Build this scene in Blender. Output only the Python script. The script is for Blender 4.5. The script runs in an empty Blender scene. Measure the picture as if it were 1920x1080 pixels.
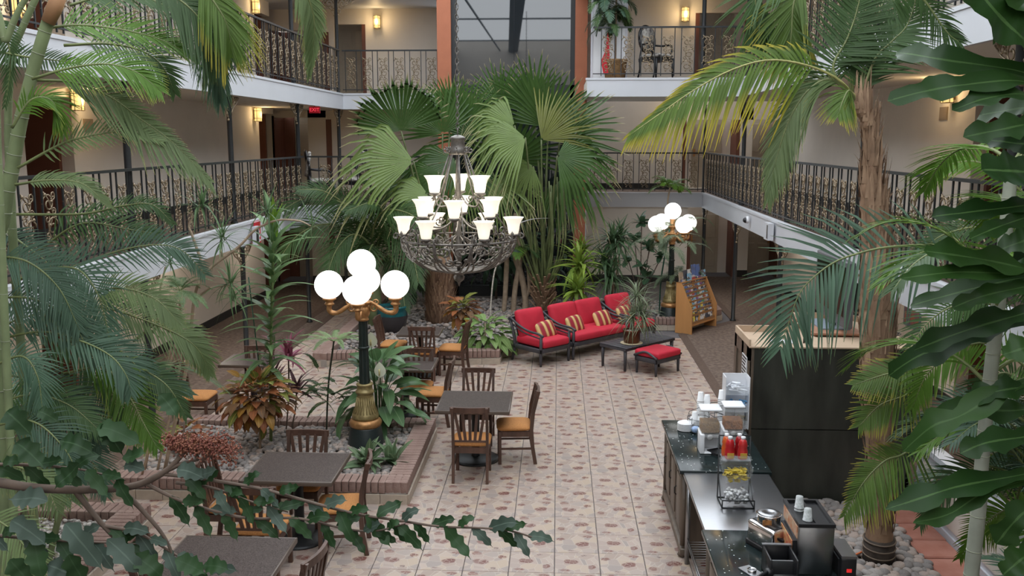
import bpy, bmesh, math, random
from mathutils import Vector as V, Matrix, noise
from math import sin, cos, pi, radians, sqrt, atan2

sc = bpy.context.scene
COL = sc.collection
# ------------------------------------------------------------------ camera
CAM_H = 4.0; FPX = 1728.0
PITCH = math.atan(282 / FPX); YAW = math.atan(87 * cos(PITCH) / FPX)
cd = bpy.data.cameras.new('camera'); cam = bpy.data.objects.new('camera', cd); COL.objects.link(cam)
cd.sensor_width = 36; cd.lens = 36 * FPX / 1920; cd.clip_start = 0.05; cd.clip_end = 200
cam.location = (0, 0, CAM_H); cam.rotation_euler = (pi / 2 - PITCH, 0, YAW)
sc.camera = cam
# ------------------------------------------------------------------ daylight through the glass roof, exposure
w = bpy.data.worlds.new('overcast_sky'); sc.world = w; w.use_nodes = True
bg = w.node_tree.nodes['Background']; bg.inputs[0].default_value = (0.90, 0.95, 1.0, 1); bg.inputs[1].default_value = 3.5
sc.view_settings.view_transform = 'Standard'; sc.view_settings.look = 'None'
sc.view_settings.exposure = 0.0; sc.view_settings.gamma = 1.0; sc.view_settings.use_curve_mapping = False
sc.cycles.max_bounces = 7; sc.cycles.diffuse_bounces = 5; sc.cycles.transparent_max_bounces = 8; sc.cycles.caustics_reflective = False; sc.cycles.caustics_refractive = False
sc.cycles.sample_clamp_indirect = 6.0

# ------------------------------------------------------------------ measuring helpers (photo pixel -> point of the place)
_F = V((-sin(YAW) * cos(PITCH), cos(YAW) * cos(PITCH), -sin(PITCH))); _R = V((cos(YAW), sin(YAW), 0)); _U = _R.cross(_F)
CAMP = V((0, 0, CAM_H))
def _ray(x, y): return _F + _R * ((x - 960) / FPX) - _U * ((y - 540) / FPX)
def PZ(x, y, z=0.0): d = _ray(x, y); return CAMP + d * ((z - CAM_H) / d.z)
def PY(x, y, Y): d = _ray(x, y); return CAMP + d * (Y / d.y)
def PXx(x, y, X): d = _ray(x, y); return CAMP + d * (X / d.x)

rnd = random.Random(7)
# ------------------------------------------------------------------ object helpers
def tag(o, label=None, cat=None, group=None, kind=None):
    if label: o['label'] = label
    if cat: o['category'] = cat
    if group: o['group'] = group
    if kind: o['kind'] = kind
    return o
def empty(name, loc=(0, 0, 0), rz=0.0, parent=None):
    o = bpy.data.objects.new(name, None); COL.objects.link(o); o.location = loc; o.rotation_euler = (0, 0, rz)
    o.empty_display_size = 0.1
    if parent: o.parent = parent
    return o
def thing(name, label, cat, loc=(0, 0, 0), rz=0.0, group=None):
    return tag(empty(name, loc, rz), label, cat, group)
def place(name, me, parent=None, loc=None, rot=None, mat4=None):
    o = bpy.data.objects.new(name, me); COL.objects.link(o)
    if parent: o.parent = parent
    if mat4 is not None: o.matrix_basis = mat4
    else:
        if loc is not None: o.location = loc
        if rot is not None: o.rotation_euler = rot
    return o
def copy_tree(o, parent=None):
    c = o.copy(); COL.objects.link(c); c.parent = parent
    for ch in list(o.children): copy_tree(ch, c)
    return c
def basis(d, n):
    """matrix with local x along d and local z near n"""
    x = V(d).normalized(); z = V(n) - x * x.dot(V(n))
    if z.length < 1e-4: z = x.orthogonal()
    z.normalize(); y = z.cross(x)
    return Matrix((x, y, z)).transposed()
def m4(loc, d=(1, 0, 0), n=(0, 0, 1), s=1.0):
    m = basis(d, n).to_4x4()
    if s != 1.0: m = m @ Matrix.Scale(s, 4)
    m.translation = V(loc); return m
def crom(pts, n):
    P = [V(p) for p in pts]
    if len(P) == 2: return [P[0].lerp(P[1], i / (n - 1)) for i in range(n)]
    P = [P[0] * 2 - P[1]] + P + [P[-1] * 2 - P[-2]]
    m = len(P) - 3; out = []
    for i in range(n):
        u = i / (n - 1) * m; k = min(int(u), m - 1); t = u - k
        a, b, c, d = P[k:k + 4]
        out.append(0.5 * ((2 * b) + (c - a) * t + (2 * a - 5 * b + 4 * c - d) * t * t + (3 * b - a - 3 * c + d) * t ** 3))
    return out

class MB:
    def __init__(s): s.v = []; s.f = []; s.mi = []; s.uv = {}; s.sm = []
    def add(s, vs, fs, mi=0, smooth=False, uvs=None):
        b = len(s.v); s.v += [tuple(p) for p in vs]
        for f in fs: s.f.append([b + i for i in f]); s.mi.append(mi); s.sm.append(smooth)
        if uvs:
            for i, u in enumerate(uvs): s.uv[b + i] = u
        return s
    def bx(s, x0, x1, y0, y1, z0, z1, mi=0):
        vs = [(x, y, z) for z in (z0, z1) for y in (y0, y1) for x in (x0, x1)]
        return s.add(vs, [(0, 2, 3, 1), (4, 5, 7, 6), (0, 1, 5, 4), (2, 6, 7, 3), (0, 4, 6, 2), (1, 3, 7, 5)], mi)
    def obx(s, m, sx, sy, sz, mi=0):
        vs = [m @ V((x * sx / 2, y * sy / 2, z * sz / 2)) for z in (-1, 1) for y in (-1, 1) for x in (-1, 1)]
        return s.add(vs, [(0, 2, 3, 1), (4, 5, 7, 6), (0, 1, 5, 4), (2, 6, 7, 3), (0, 4, 6, 2), (1, 3, 7, 5)], mi)
    def bar(s, a, b, wx, wz, up=(0, 0, 1), mi=0):
        a = V(a); b = V(b); d = b - a
        m = basis(d, up).to_4x4(); m.translation = (a + b) / 2
        return s.obx(m, d.length, wx, wz, mi)
    def prism(s, poly, z0, z1, mi=0, m=None):
        n = len(poly); vs = [V((x, y, z0)) for x, y in poly] + [V((x, y, z1)) for x, y in poly]
        if m: vs = [m @ p for p in vs]
        fs = [list(range(n))[::-1], list(range(n, 2 * n))] + [(i, (i + 1) % n, n + (i + 1) % n, n + i) for i in range(n)]
        return s.add(vs, fs, mi)
    def tube(s, pts, r, n=6, mi=0, cap=True, smooth=True):
        P = [V(p) for p in pts]; k = len(P)
        R = list(r) if hasattr(r, '__len__') else [r] * k
        T = [(P[min(i + 1, k - 1)] - P[max(i - 1, 0)]) for i in range(k)]
        T = [t.normalized() if t.length > 1e-9 else V((0, 0, 1)) for t in T]
        u = T[0].orthogonal().normalized(); vs = []; uvs = []; L = 0
        for i in range(k):
            u = (u - T[i] * T[i].dot(u))
            u = u.normalized() if u.length > 1e-6 else T[i].orthogonal().normalized()
            w_ = T[i].cross(u)
            if i: L += (P[i] - P[i - 1]).length
            for j in range(n):
                a = 2 * pi * j / n; vs.append(P[i] + (u * cos(a) + w_ * sin(a)) * R[i]); uvs.append((j / n, L))
        fs = [(i * n + j, i * n + (j + 1) % n, (i + 1) * n + (j + 1) % n, (i + 1) * n + j) for i in range(k - 1) for j in range(n)]
        if cap: fs += [list(range(n))[::-1], [(k - 1) * n + j for j in range(n)]]
        return s.add(vs, fs, mi, smooth, uvs)
    def lathe(s, prof, n=16, c=(0, 0, 0), mi=0, smooth=True, cap=True, m=None):
        c = V(c); k = len(prof); vs = []
        for r, z in prof:
            for j in range(n):
                a = 2 * pi * j / n; p = V((r * cos(a), r * sin(a), z)); vs.append((m @ p if m else p) + c)
        fs = [(i * n + j, i * n + (j + 1) % n, (i + 1) * n + (j + 1) % n, (i + 1) * n + j) for i in range(k - 1) for j in range(n)]
        if cap: fs += [list(range(n))[::-1], [(k - 1) * n + j for j in range(n)]]
        return s.add(vs, fs, mi, smooth)
    def sphere(s, c, r, n=12, mi=0, sz=1.0, m=3):
        k = n // 2 + 1
        return s.lathe([(max(1e-4, r * sin(pi * i / k)), -r * sz * cos(pi * i / k)) for i in range(k + 1)], n, c, mi)
    def leaf(s, pts, wid, nrm, cup=0.15, mi=0, rows=None, wave=0.0, seed=0):
        """blade along pts, half width wid(t), 3 verts across"""
        n = rows or len(pts); P = crom(pts, n) if rows else [V(p) for p in pts]
        vs = []; uvs = []; nrm = V(nrm)
        for i, p in enumerate(P):
            t = (P[min(i + 1, n - 1)] - P[max(i - 1, 0)]).normalized()
            sd = t.cross(nrm); sd = sd.normalized() if sd.length > 1e-5 else t.orthogonal().normalized()
            nn = sd.cross(t); q = i / (n - 1); hw = wid(q)
            wl = wr = 0
            if wave: wl = wave * sin(q * 23 + seed); wr = wave * sin(q * 19 + seed * 2 + 1)
            vs += [p - sd * hw + nn * (hw * cup + hw * wl), p, p + sd * hw + nn * (hw * cup + hw * wr)]
            uvs += [(0, q), (.5, q), (1, q)]
        fs = []
        for i in range(n - 1):
            a = 3 * i; fs += [(a, a + 1, a + 4, a + 3), (a + 1, a + 2, a + 5, a + 4)]
        return s.add(vs, fs, mi, True, uvs)
    def mesh(s, name, mats):
        me = bpy.data.meshes.new(name); me.from_pydata(s.v, [], s.f); 
        for m in (mats if isinstance(mats, (list, tuple)) else [mats]): me.materials.append(m)
        me.polygons.foreach_set('material_index', s.mi); me.polygons.foreach_set('use_smooth', s.sm)
        if s.uv:
            ul = me.uv_layers.new(name='UVMap'); vi = [0] * len(me.loops); me.loops.foreach_get('vertex_index', vi)
            buf = []
            for i in vi: buf += s.uv.get(i, (0.0, 0.0))
            ul.data.foreach_set('uv', buf)
        me.update(); return me
    def obj(s, name, mats, parent=None, loc=None, rot=None, bevel=0.0, seg=2):
        me = s.mesh(name, mats)
        if bevel: bevel_mesh(me, bevel, seg)
        return place(name, me, parent, loc, rot)
def bevel_mesh(me, w_, seg=2, smooth=True):
    bm = bmesh.new(); bm.from_mesh(me)
    es = [e for e in bm.edges if len(e.link_faces) == 2 and e.calc_face_angle(0) > 0.5]
    bmesh.ops.bevel(bm, geom=es, offset=w_, segments=seg, affect='EDGES', profile=0.6, clamp_overlap=True)
    if smooth:
        for f in bm.faces: f.smooth = True
    bm.to_mesh(me); bm.free(); me.update()
def struct(name, mb, mats, parent=None, loc=None):
    o = mb.obj(name, mats, parent, loc)
    if not parent: o['kind'] = 'structure'
    return o
def text_obj(name, txt, size, mat, parent, m, ext=0.001, align='CENTER'):
    cu = bpy.data.curves.new(name, 'FONT'); cu.body = txt; cu.size = size; cu.extrude = ext; cu.align_x = align; cu.align_y = 'CENTER'
    tmp = bpy.data.objects.new(name + '_tmp', cu); COL.objects.link(tmp)
    dg = bpy.context.evaluated_depsgraph_get(); me = bpy.data.meshes.new_from_object(tmp.evaluated_get(dg))
    bpy.data.objects.remove(tmp); bpy.data.curves.remove(cu)
    me.materials.clear(); me.materials.append(mat); return place(name, me, parent, mat4=m)
def puff(w_, d, h, k=10, p=4.0, e1=2 / 2.6, ez=1.0, mi=0):
    """cushion: superellipsoid-like pillow, centre at origin"""
    mb = MB(); vs = []; n = 4 * k; rows = k + 2
    for i in range(rows + 1):
        ph = -pi / 2 + pi * i / rows
        for j in range(n):
            th = 2 * pi * j / n
            c = lambda a, e: math.copysign(abs(cos(a)) ** e, cos(a)); s_ = lambda a, e: math.copysign(abs(sin(a)) ** e, sin(a))
            e2 = 2 / p
            vs.append((w_ / 2 * c(ph, e1) * c(th, e2), d / 2 * c(ph, e1) * s_(th, e2), h / 2 * s_(ph, ez)))
    fs = [(i * n + j, i * n + (j + 1) % n, (i + 1) * n + (j + 1) % n, (i + 1) * n + j) for i in range(rows) for j in range(n)]
    mb.add(vs, fs, mi, True); return mb
def spiral(c, r0, r1, a0, turns, n=14, u=(1, 0, 0), v=(0, 0, 1)):
    c = V(c); u = V(u); v = V(v); out = []
    for i in range(n):
        t = i / (n - 1); r = r0 + (r1 - r0) * t; a = a0 + turns * 2 * pi * t; out.append(c + u * (r * cos(a)) + v * (r * sin(a)))
    return out

# ------------------------------------------------------------------ materials
MATS = {}
def nodes_of(name):
    m = bpy.data.materials.new(name); m.use_nodes = True; nt = m.node_tree; b = nt.nodes['Principled BSDF']; MATS[name] = m
    return m, nt, b
def mat(name, col, rough=0.5, metal=0.0, var=0.0, scale=6.0, col2=None, bump=0.0, bscale=40.0, emit=None, es=1.0, spec=0.5, detail=4, coords='Object', stretch=None):
    if name in MATS: return MATS[name]
    m, nt, b = nodes_of(name)
    b.inputs['Roughness'].default_value = rough; b.inputs['Metallic'].default_value = metal
    b.inputs['Base Color'].default_value = (*col, 1); b.inputs['Specular IOR Level'].default_value = spec
    if var or col2 or bump:
        tc = nt.nodes.new('ShaderNodeTexCoord'); mp = nt.nodes.new('ShaderNodeMapping'); nt.links.new(tc.outputs[coords], mp.inputs[0])
        if stretch: mp.inputs['Scale'].default_value = stretch
    if var or col2:
        nz = nt.nodes.new('ShaderNodeTexNoise'); nz.inputs['Scale'].default_value = scale; nz.inputs['Detail'].default_value = detail
        nt.links.new(mp.outputs[0], nz.inputs['Vector'])
        cr = nt.nodes.new('ShaderNodeValToRGB'); cr.color_ramp.elements[0].position = .3; cr.color_ramp.elements[1].position = .7
        c2 = col2 if col2 else tuple(min(1, c * (1 + var)) for c in col)
        c1 = col if col2 else tuple(c * (1 - var) for c in col)
        cr.color_ramp.elements[0].color = (*c1, 1); cr.color_ramp.elements[1].color = (*c2, 1)
        nt.links.new(nz.outputs[0], cr.inputs[0]); nt.links.new(cr.outputs[0], b.inputs['Base Color'])
    if bump:
        n2 = nt.nodes.new('ShaderNodeTexNoise'); n2.inputs['Scale'].default_value = bscale; n2.inputs['Detail'].default_value = 3
        nt.links.new(mp.outputs[0], n2.inputs['Vector']); bp = nt.nodes.new('ShaderNodeBump'); bp.inputs['Strength'].default_value = bump; bp.inputs['Distance'].default_value = .02
        nt.links.new(n2.outputs[0], bp.inputs['Height']); nt.links.new(bp.outputs[0], b.inputs['Normal'])
    if emit: b.inputs['Emission Color'].default_value = (*emit, 1); b.inputs['Emission Strength'].default_value = es
    return m
def leafmat(name, col, tip=None, rib=None, tippos=0.8, rough=0.42, col2=None, scale=3.0, trans=0.25, vein=0.0, veincol=None, spec=0.22):
    if name in MATS: return MATS[name]
    m, nt, b = nodes_of(name); N = nt.nodes.new; L = nt.links.new
    uv = N('ShaderNodeUVMap'); sx = N('ShaderNodeSeparateXYZ'); L(uv.outputs[0], sx.inputs[0])
    tc = N('ShaderNodeTexCoord'); nz = N('ShaderNodeTexNoise'); nz.inputs['Scale'].default_value = scale; L(tc.outputs['Object'], nz.inputs['Vector'])
    oi = N('ShaderNodeObjectInfo')
    mx = N('ShaderNodeMix'); mx.data_type = 'RGBA'; mx.inputs[6].default_value = (*[c * .72 for c in col], 1); mx.inputs[7].default_value = (*(col2 or [c * 1.35 for c in col]), 1)
    ad = N('ShaderNodeMath'); ad.operation = 'ADD'; L(nz.outputs[0], ad.inputs[0]); mm = N('ShaderNodeMath'); mm.operation = 'MULTIPLY_ADD'; L(oi.outputs['Random'], mm.inputs[0]); mm.inputs[1].default_value = .7; mm.inputs[2].default_value = -.35
    L(mm.outputs[0], ad.inputs[1]); cl = N('ShaderNodeClamp'); L(ad.outputs[0], cl.inputs[0]); L(cl.outputs[0], mx.inputs[0]); cur = mx.outputs[2]
    if vein:
        wv = N('ShaderNodeTexWave'); wv.inputs['Scale'].default_value = vein; wv.inputs['Distortion'].default_value = 1.0
        ab = N('ShaderNodeMath'); ab.operation = 'SUBTRACT'; L(sx.outputs[0], ab.inputs[0]); ab.inputs[1].default_value = .5
        a2 = N('ShaderNodeMath'); a2.operation = 'ABSOLUTE'; L(ab.outputs[0], a2.inputs[0])
        a3 = N('ShaderNodeMath'); a3.operation = 'MULTIPLY_ADD'; L(a2.outputs[0], a3.inputs[0]); a3.inputs[1].default_value = -.6; L(sx.outputs[1], a3.inputs[2])
        cv = N('ShaderNodeCombineXYZ'); L(a3.outputs[0], cv.inputs[0]); L(cv.outputs[0], wv.inputs['Vector'])
        r2 = N('ShaderNodeValToRGB'); r2.color_ramp.elements[0].position = .55; r2.color_ramp.elements[1].position = .95; L(wv.outputs['Fac'], r2.inputs[0])
        m3 = N('ShaderNodeMix'); m3.data_type = 'RGBA'; L(r2.outputs[0], m3.inputs[0]); L(cur, m3.inputs[6]); m3.inputs[7].default_value = (*(veincol or [c * 1.8 for c in col]), 1); cur = m3.outputs[2]
    if rib:
        ab = N('ShaderNodeMath'); ab.operation = 'SUBTRACT'; L(sx.outputs[0], ab.inputs[0]); ab.inputs[1].default_value = .5
        a2 = N('ShaderNodeMath'); a2.operation = 'ABSOLUTE'; L(ab.outputs[0], a2.inputs[0])
        a3 = N('ShaderNodeMath'); a3.operation = 'LESS_THAN'; L(a2.outputs[0], a3.inputs[0]); a3.inputs[1].default_value = .035
        m2 = N('ShaderNodeMix'); m2.data_type = 'RGBA'; L(a3.outputs[0], m2.inputs[0]); L(cur, m2.inputs[6]); m2.inputs[7].default_value = (*rib, 1); cur = m2.outputs[2]
    if tip:
        ra = N('ShaderNodeMapRange'); ra.inputs[1].default_value = tippos; ra.inputs[2].default_value = 1.0; L(sx.outputs[1], ra.inputs[0])
        m2 = N('ShaderNodeMix'); m2.data_type = 'RGBA'; L(ra.outputs[0], m2.inputs[0]); L(cur, m2.inputs[6]); m2.inputs[7].default_value = (*tip, 1); cur = m2.outputs[2]
    L(cur, b.inputs['Base Color']); b.inputs['Roughness'].default_value = rough; b.inputs['Specular IOR Level'].default_value = spec
    if trans:
        tr = N('ShaderNodeBsdfTranslucent'); L(cur, tr.inputs[0]); ms = N('ShaderNodeMixShader'); ms.inputs[0].default_value = trans
        L(b.outputs[0], ms.inputs[1]); L(tr.outputs[0], ms.inputs[2]); L(ms.outputs[0], nt.nodes['Material Output'].inputs[0])
    return m
def glowmat(name, col, s):
    if name in MATS: return MATS[name]
    m, nt, b = nodes_of(name); b.inputs['Base Color'].default_value = (*col, 1); b.inputs['Emission Color'].default_value = (*col, 1); b.inputs['Emission Strength'].default_value = s; return m
def glassmat(name, col=(.9, .95, 1), alpha=0.25, rough=0.05):
    """clear plastic / glass sheet: mostly see-through with a gloss"""
    if name in MATS: return MATS[name]
    m, nt, b = nodes_of(name); tr = nt.nodes.new('ShaderNodeBsdfTransparent'); ms = nt.nodes.new('ShaderNodeMixShader'); ms.inputs[0].default_value = alpha
    b.inputs['Base Color'].default_value = (*col, 1); b.inputs['Roughness'].default_value = rough
    nt.links.new(tr.outputs[0], ms.inputs[1]); nt.links.new(b.outputs[0], ms.inputs[2]); nt.links.new(ms.outputs[0], nt.nodes['Material Output'].inputs[0]); return m

WALL = mat('cream_wall_paint', (.74, .675, .60), .8, var=.03, scale=2)
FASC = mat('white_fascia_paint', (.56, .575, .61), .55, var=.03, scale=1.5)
SOFF = mat('soffit_paint', (.74, .69, .62), .85)
BROWN = mat('brown_door_paint', (.145, .05, .03), .55, var=.08, scale=3)
DOORM = mat('beige_door_paint', (.40, .34, .26), .6, var=.04)
ORANGE = mat('terracotta_column_paint', (.42, .145, .075), .75, var=.05, scale=4)
BLACKM = mat('black_painted_metal', (.022, .024, .026), .45, .2)
IRON = mat('wrought_iron_bronze', (.26, .20, .13), .4, .5, var=.3, scale=30)
BASEB = mat('dark_baseboard', (.018, .016, .014), .6)
WOOD = mat('dark_stained_wood', (.080, .040, .027), .4, var=.35, scale=12, stretch=(1, 1, .15))
ORSEAT = mat('orange_woven_seat', (.46, .20, .06), .85, var=.18, scale=90, bump=.25, bscale=220)
GRAN = mat('brown_speckled_laminate', (.030, .022, .020), .38, col2=(.12, .094, .085), scale=120, detail=2, spec=.12)
GRANG = mat('dark_green_granite', (.014, .022, .022), .16, col2=(.035, .05, .05), scale=25)
STEEL = mat('brushed_steel', (.36, .365, .38), .28, .95, var=.05, scale=10, stretch=(1, 20, 1))
CHROME = mat('polished_chrome', (.75, .75, .76), .1, 1.0)
RED = mat('red_cushion_cloth', (.50, .013, .036), .75, var=.08, scale=5, bump=.15, bscale=9)
GREYW = mat('charcoal_painted_wood', (.045, .043, .05), .5, var=.15, scale=8)
WHITE = mat('white_plastic', (.78, .79, .82), .4)
BLACKP = mat('black_plastic', (.015, .015, .017), .35)
GOLD = mat('antique_gold', (.42, .215, .085), .38, .55, var=.25, scale=25)
GOLDG = mat('aged_olive_brass', (.30, .235, .105), .4, .5, var=.25, scale=25)
GLOBE = glowmat('lit_white_globe', (1, .985, .95), 1.6)
SHADE = glowmat('lit_opal_glass', (.95, .88, .74), .72)
SCON = glowmat('lit_amber_sconce', (1, .70, .26), 1.0)
MDF = mat('raw_mdf_board', (.50, .37, .26), .75, var=.06, scale=5)
BOOTH = mat('black_stained_panel', (.034, .036, .029), .42, var=.5, scale=5, stretch=(1, 1, .25))
CARPET = mat('brown_patterned_carpet', (.078, .050, .038), .95, col2=(.19, .14, .11), scale=15, detail=6, bump=.3, bscale=120)
CARPETB = mat('carpet_border', (.10, .065, .048), .95, var=.2, scale=40)
BRICK = mat('planter_brick', (.20, .115, .095), .85, col2=(.31, .22, .185), scale=7, bump=.4, bscale=50)
PAVER = mat('terracotta_paver', (.34, .125, .085), .8, col2=(.42, .19, .14), scale=6)
SKIRT = mat('beige_skirt_tile', (.42, .35, .28), .6, var=.15, scale=9)
GROUT = mat('dark_grout', (.13, .12, .125), .9)
MORTAR = mat('grey_mortar', (.30, .27, .24), .9, var=.1, scale=20)
SOIL = mat('dark_soil', (.10, .085, .075), .95, var=.3, scale=15)
STONE = [mat('river_stone_' + k, c, .75, var=.18, scale=9) for k, c in (('grey', (.31, .28, .26)), ('pink', (.36, .29, .25)), ('dark', (.21, .19, .18)))]
GRAVEL = mat('white_gravel', (.50, .47, .44), .85, var=.15, scale=12)
TRUNKG = mat('ringed_green_trunk', (.20, .25, .12), .6, var=.2, scale=5)
TRUNKP = mat('ringed_grey_trunk', (.30, .32, .26), .65, var=.2, scale=5)
BARK = mat('fibrous_palm_bark', (.33, .205, .125), .9, col2=(.20, .12, .075), scale=9, bump=.6, bscale=25, stretch=(1, 1, .3))
TWIG = mat('tan_branch_bark', (.36, .27, .19), .85, var=.2, scale=12)
TWIGD = mat('grey_brown_twig', (.12, .085, .065), .8, var=.25, scale=15)
# ================================================================== THE BUILDING
XL, XR = -5.4, 3.85            # balcony edges
WL, WR = -7.4, 5.9             # corridor walls
F2 = 2.55; F3L = 5.09; F3R = 5.25; TH = .39; TOP = 7.4
YN = -4.0                      # near end of the atrium
# --- floor
struct('floor', MB().bx(-9, 8, YN, 28, -.25, -.012), GROUT)
FLOOR = bpy.data.objects['floor']
def carpet(name, poly, z0, z1, bord=None):
    o = struct(name, MB().prism(poly, z0, z1), CARPET); 
    if bord:
        b = MB()
        for a, c in bord: b.bar((a[0], a[1], z1 + .001), (c[0], c[1], z1 + .001), .16, .006)
        b.obj('carpet_border', CARPETB, o)
    return o
carpet('floor', [(2.5, YN), (WR, YN), (WR, 26.8), (3.86, 26.8), (3.86, 20.2), (2.5, 18.7)], -.012, .004, [((2.58, 9), (2.58, 18.66)), ((2.56, 18.68), (3.92, 20.18)), ((3.94, 20.2), (3.94, 26))])
carpet('floor', [(WL - 1, YN), (-5.05, YN), (-5.05, 15.7), (-5.05, 25.3), (WL - 1, 25.3)], -.012, .004, [((-5.13, 5), (-5.13, 25)), ((-5.55, 5), (-5.55, 25))])
# --- tiles
def tilemat():
    m, nt, b = nodes_of('flagstone_print_tile'); N = nt.nodes.new; L = nt.links.new
    uv = N('ShaderNodeUVMap')
    nz = N('ShaderNodeTexNoise'); nz.inputs['Scale'].default_value = 3.5; nz.inputs['Detail'].default_value = 2; L(uv.outputs[0], nz.inputs['Vector'])
    v1 = N('ShaderNodeTexVoronoi'); v1.inputs['Scale'].default_value = 4.2; L(uv.outputs[0], v1.inputs['Vector'])
    v2 = N('ShaderNodeTexVoronoi'); v2.feature = 'DISTANCE_TO_EDGE'; v2.inputs['Scale'].default_value = 4.2; L(uv.outputs[0], v2.inputs['Vector'])
    v3 = N('ShaderNodeTexVoronoi'); v3.feature = 'DISTANCE_TO_EDGE'; v3.inputs['Scale'].default_value = 10.; L(uv.outputs[0], v3.inputs['Vector'])
    v4 = N('ShaderNodeTexVoronoi'); v4.inputs['Scale'].default_value = 10.; L(uv.outputs[0], v4.inputs['Vector'])
    s1 = N('ShaderNodeSeparateColor'); L(v1.outputs['Color'], s1.inputs[0])
    cr = N('ShaderNodeValToRGB'); e = cr.color_ramp.elements; e[0].color = (.335, .255, .21, 1); e[1].color = (.42, .325, .24, 1)
    for pos, c in ((.3, (.39, .30, .255)), (.55, (.30, .25, .225)), (.75, (.42, .33, .28))):
        q = e.new(pos); q.color = (*c, 1)
    L(s1.outputs[0], cr.inputs[0])
    ed = N('ShaderNodeMapRange'); ed.inputs[1].default_value = .0; ed.inputs[2].default_value = .035; L(v2.outputs[0], ed.inputs[0])
    m1 = N('ShaderNodeMix'); m1.data_type = 'RGBA'; L(ed.outputs[0], m1.inputs[0]); m1.inputs[6].default_value = (.46, .39, .33, 1); L(cr.outputs[0], m1.inputs[7])
    fr = N('ShaderNodeVectorMath'); fr.operation = 'FRACTION'; L(uv.outputs[0], fr.inputs[0])
    wp = N('ShaderNodeVectorMath'); wp.operation = 'MULTIPLY_ADD'; L(nz.outputs['Color'], wp.inputs[0]); wp.inputs[1].default_value = (.22, .22, 0); L(fr.outputs[0], wp.inputs[2])
    cur = m1.outputs[2]
    for c, r, col in (((.47, .66), (.19, .125), (.145, .045, .034)), ((.95, .40), (.10, .09), (.17, .065, .048)), ((.32, .24), (.13, .07), (.20, .09, .07)), ((.76, .98), (.06, .04), (.16, .10, .09))):
        sb = N('ShaderNodeVectorMath'); sb.operation = 'SUBTRACT'; L(wp.outputs[0], sb.inputs[0]); sb.inputs[1].default_value = (c[0] + .0, c[1] + .0, 0)
        dv = N('ShaderNodeVectorMath'); dv.operation = 'DIVIDE'; L(sb.outputs[0], dv.inputs[0]); dv.inputs[1].default_value = (r[0], r[1], 1e6)
        ln = N('ShaderNodeVectorMath'); ln.operation = 'LENGTH'; L(dv.outputs[0], ln.inputs[0])
        mr = N('ShaderNodeMapRange'); mr.inputs[1].default_value = 1.05; mr.inputs[2].default_value = .85; L(ln.outputs['Value'], mr.inputs[0])
        e2 = N('ShaderNodeMapRange'); e2.inputs[1].default_value = .02; e2.inputs[2].default_value = .05; L(v3.outputs[0], e2.inputs[0])
        mu = N('ShaderNodeMath'); mu.operation = 'MULTIPLY'; L(mr.outputs[0], mu.inputs[0]); L(e2.outputs[0], mu.inputs[1])
        s4 = N('ShaderNodeSeparateColor'); L(v4.outputs['Color'], s4.inputs[0])
        r4 = N('ShaderNodeMapRange'); L(s4.outputs[1], r4.inputs[0]); r4.inputs[1].default_value = .1; r4.inputs[2].default_value = .5; r4.inputs[3].default_value = .7
        mv = N('ShaderNodeMath'); mv.operation = 'MULTIPLY'; L(mu.outputs[0], mv.inputs[0]); L(r4.outputs[0], mv.inputs[1])
        mx = N('ShaderNodeMix'); mx.data_type = 'RGBA'; L(mv.outputs[0], mx.inputs[0]); L(cur, mx.inputs[6]); mx.inputs[7].default_value = (*col, 1); cur = mx.outputs[2]
    L(cur, b.inputs['Base Color']); b.inputs['Roughness'].default_value = .38; return m
TILEM = tilemat()
TW = .4296; g = TW - .007
TY0 = PZ(1046, 1074).y; TX0 = -.005
P1 = [(-5.0, 9.6), (-1.63, 9.6), (-1.63, 11.98), (-5.0, 11.98)]
P2 = [(-4.3, 15.65), (-1.65, 15.95), (-1.02, 16.02), (-1.0, 16.5), (-.75, 16.78), (1.72, 19.1), (2.62, 19.1), (3.65, 20.3), (3.65, 24.9), (.74, 24.9), (.74, 22.4), (-4.3, 22.4)]
P3 = [(-7.2, 4.2), (-4.2, 4.2), (-4.2, 8.9), (-7.2, 8.9)]
def inside(p, poly):
    r = False; n = len(poly)
    for i in range(n):
        a = poly[i]; c = poly[i - 1]
        if (a[1] > p[1]) != (c[1] > p[1]) and p[0] < (c[0] - a[0]) * (p[1] - a[1]) / (c[1] - a[1]) + a[0]: r = not r
    return r
def tile_mb(mb, cx, cy, k, z=0.0):
    h = g / 2; q = .004
    vs = [(cx + a * h, cy + c * h, z - .012) for a, c in ((-1, -1), (1, -1), (1, 1), (-1, 1))] + [(cx + a * h, cy + c * h, z - .003) for a, c in ((-1, -1), (1, -1), (1, 1), (-1, 1))] + [(cx + a * (h - q), cy + c * (h - q), z) for a, c in ((-1, -1), (1, -1), (1, 1), (-1, 1))]
    fs = [(8, 9, 10, 11)] + [(i, (i + 1) % 4, 4 + (i + 1) % 4, 4 + i) for i in range(4)] + [(4 + i, 4 + (i + 1) % 4, 8 + (i + 1) % 4, 8 + i) for i in range(4)]
    cs = [(0, 0), (1, 0), (1, 1), (0, 1)]; fx = k & 1; fy = (k >> 1) & 1
    uu = [((1 - u if fx else u) * .998 + k * 3 + .001, (1 - v_ if fy else v_) * .998 + k * 5 + .001) for u, v_ in cs]
    mb.add(vs, fs, 0, False, uu * 3)
tiles = []
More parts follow.
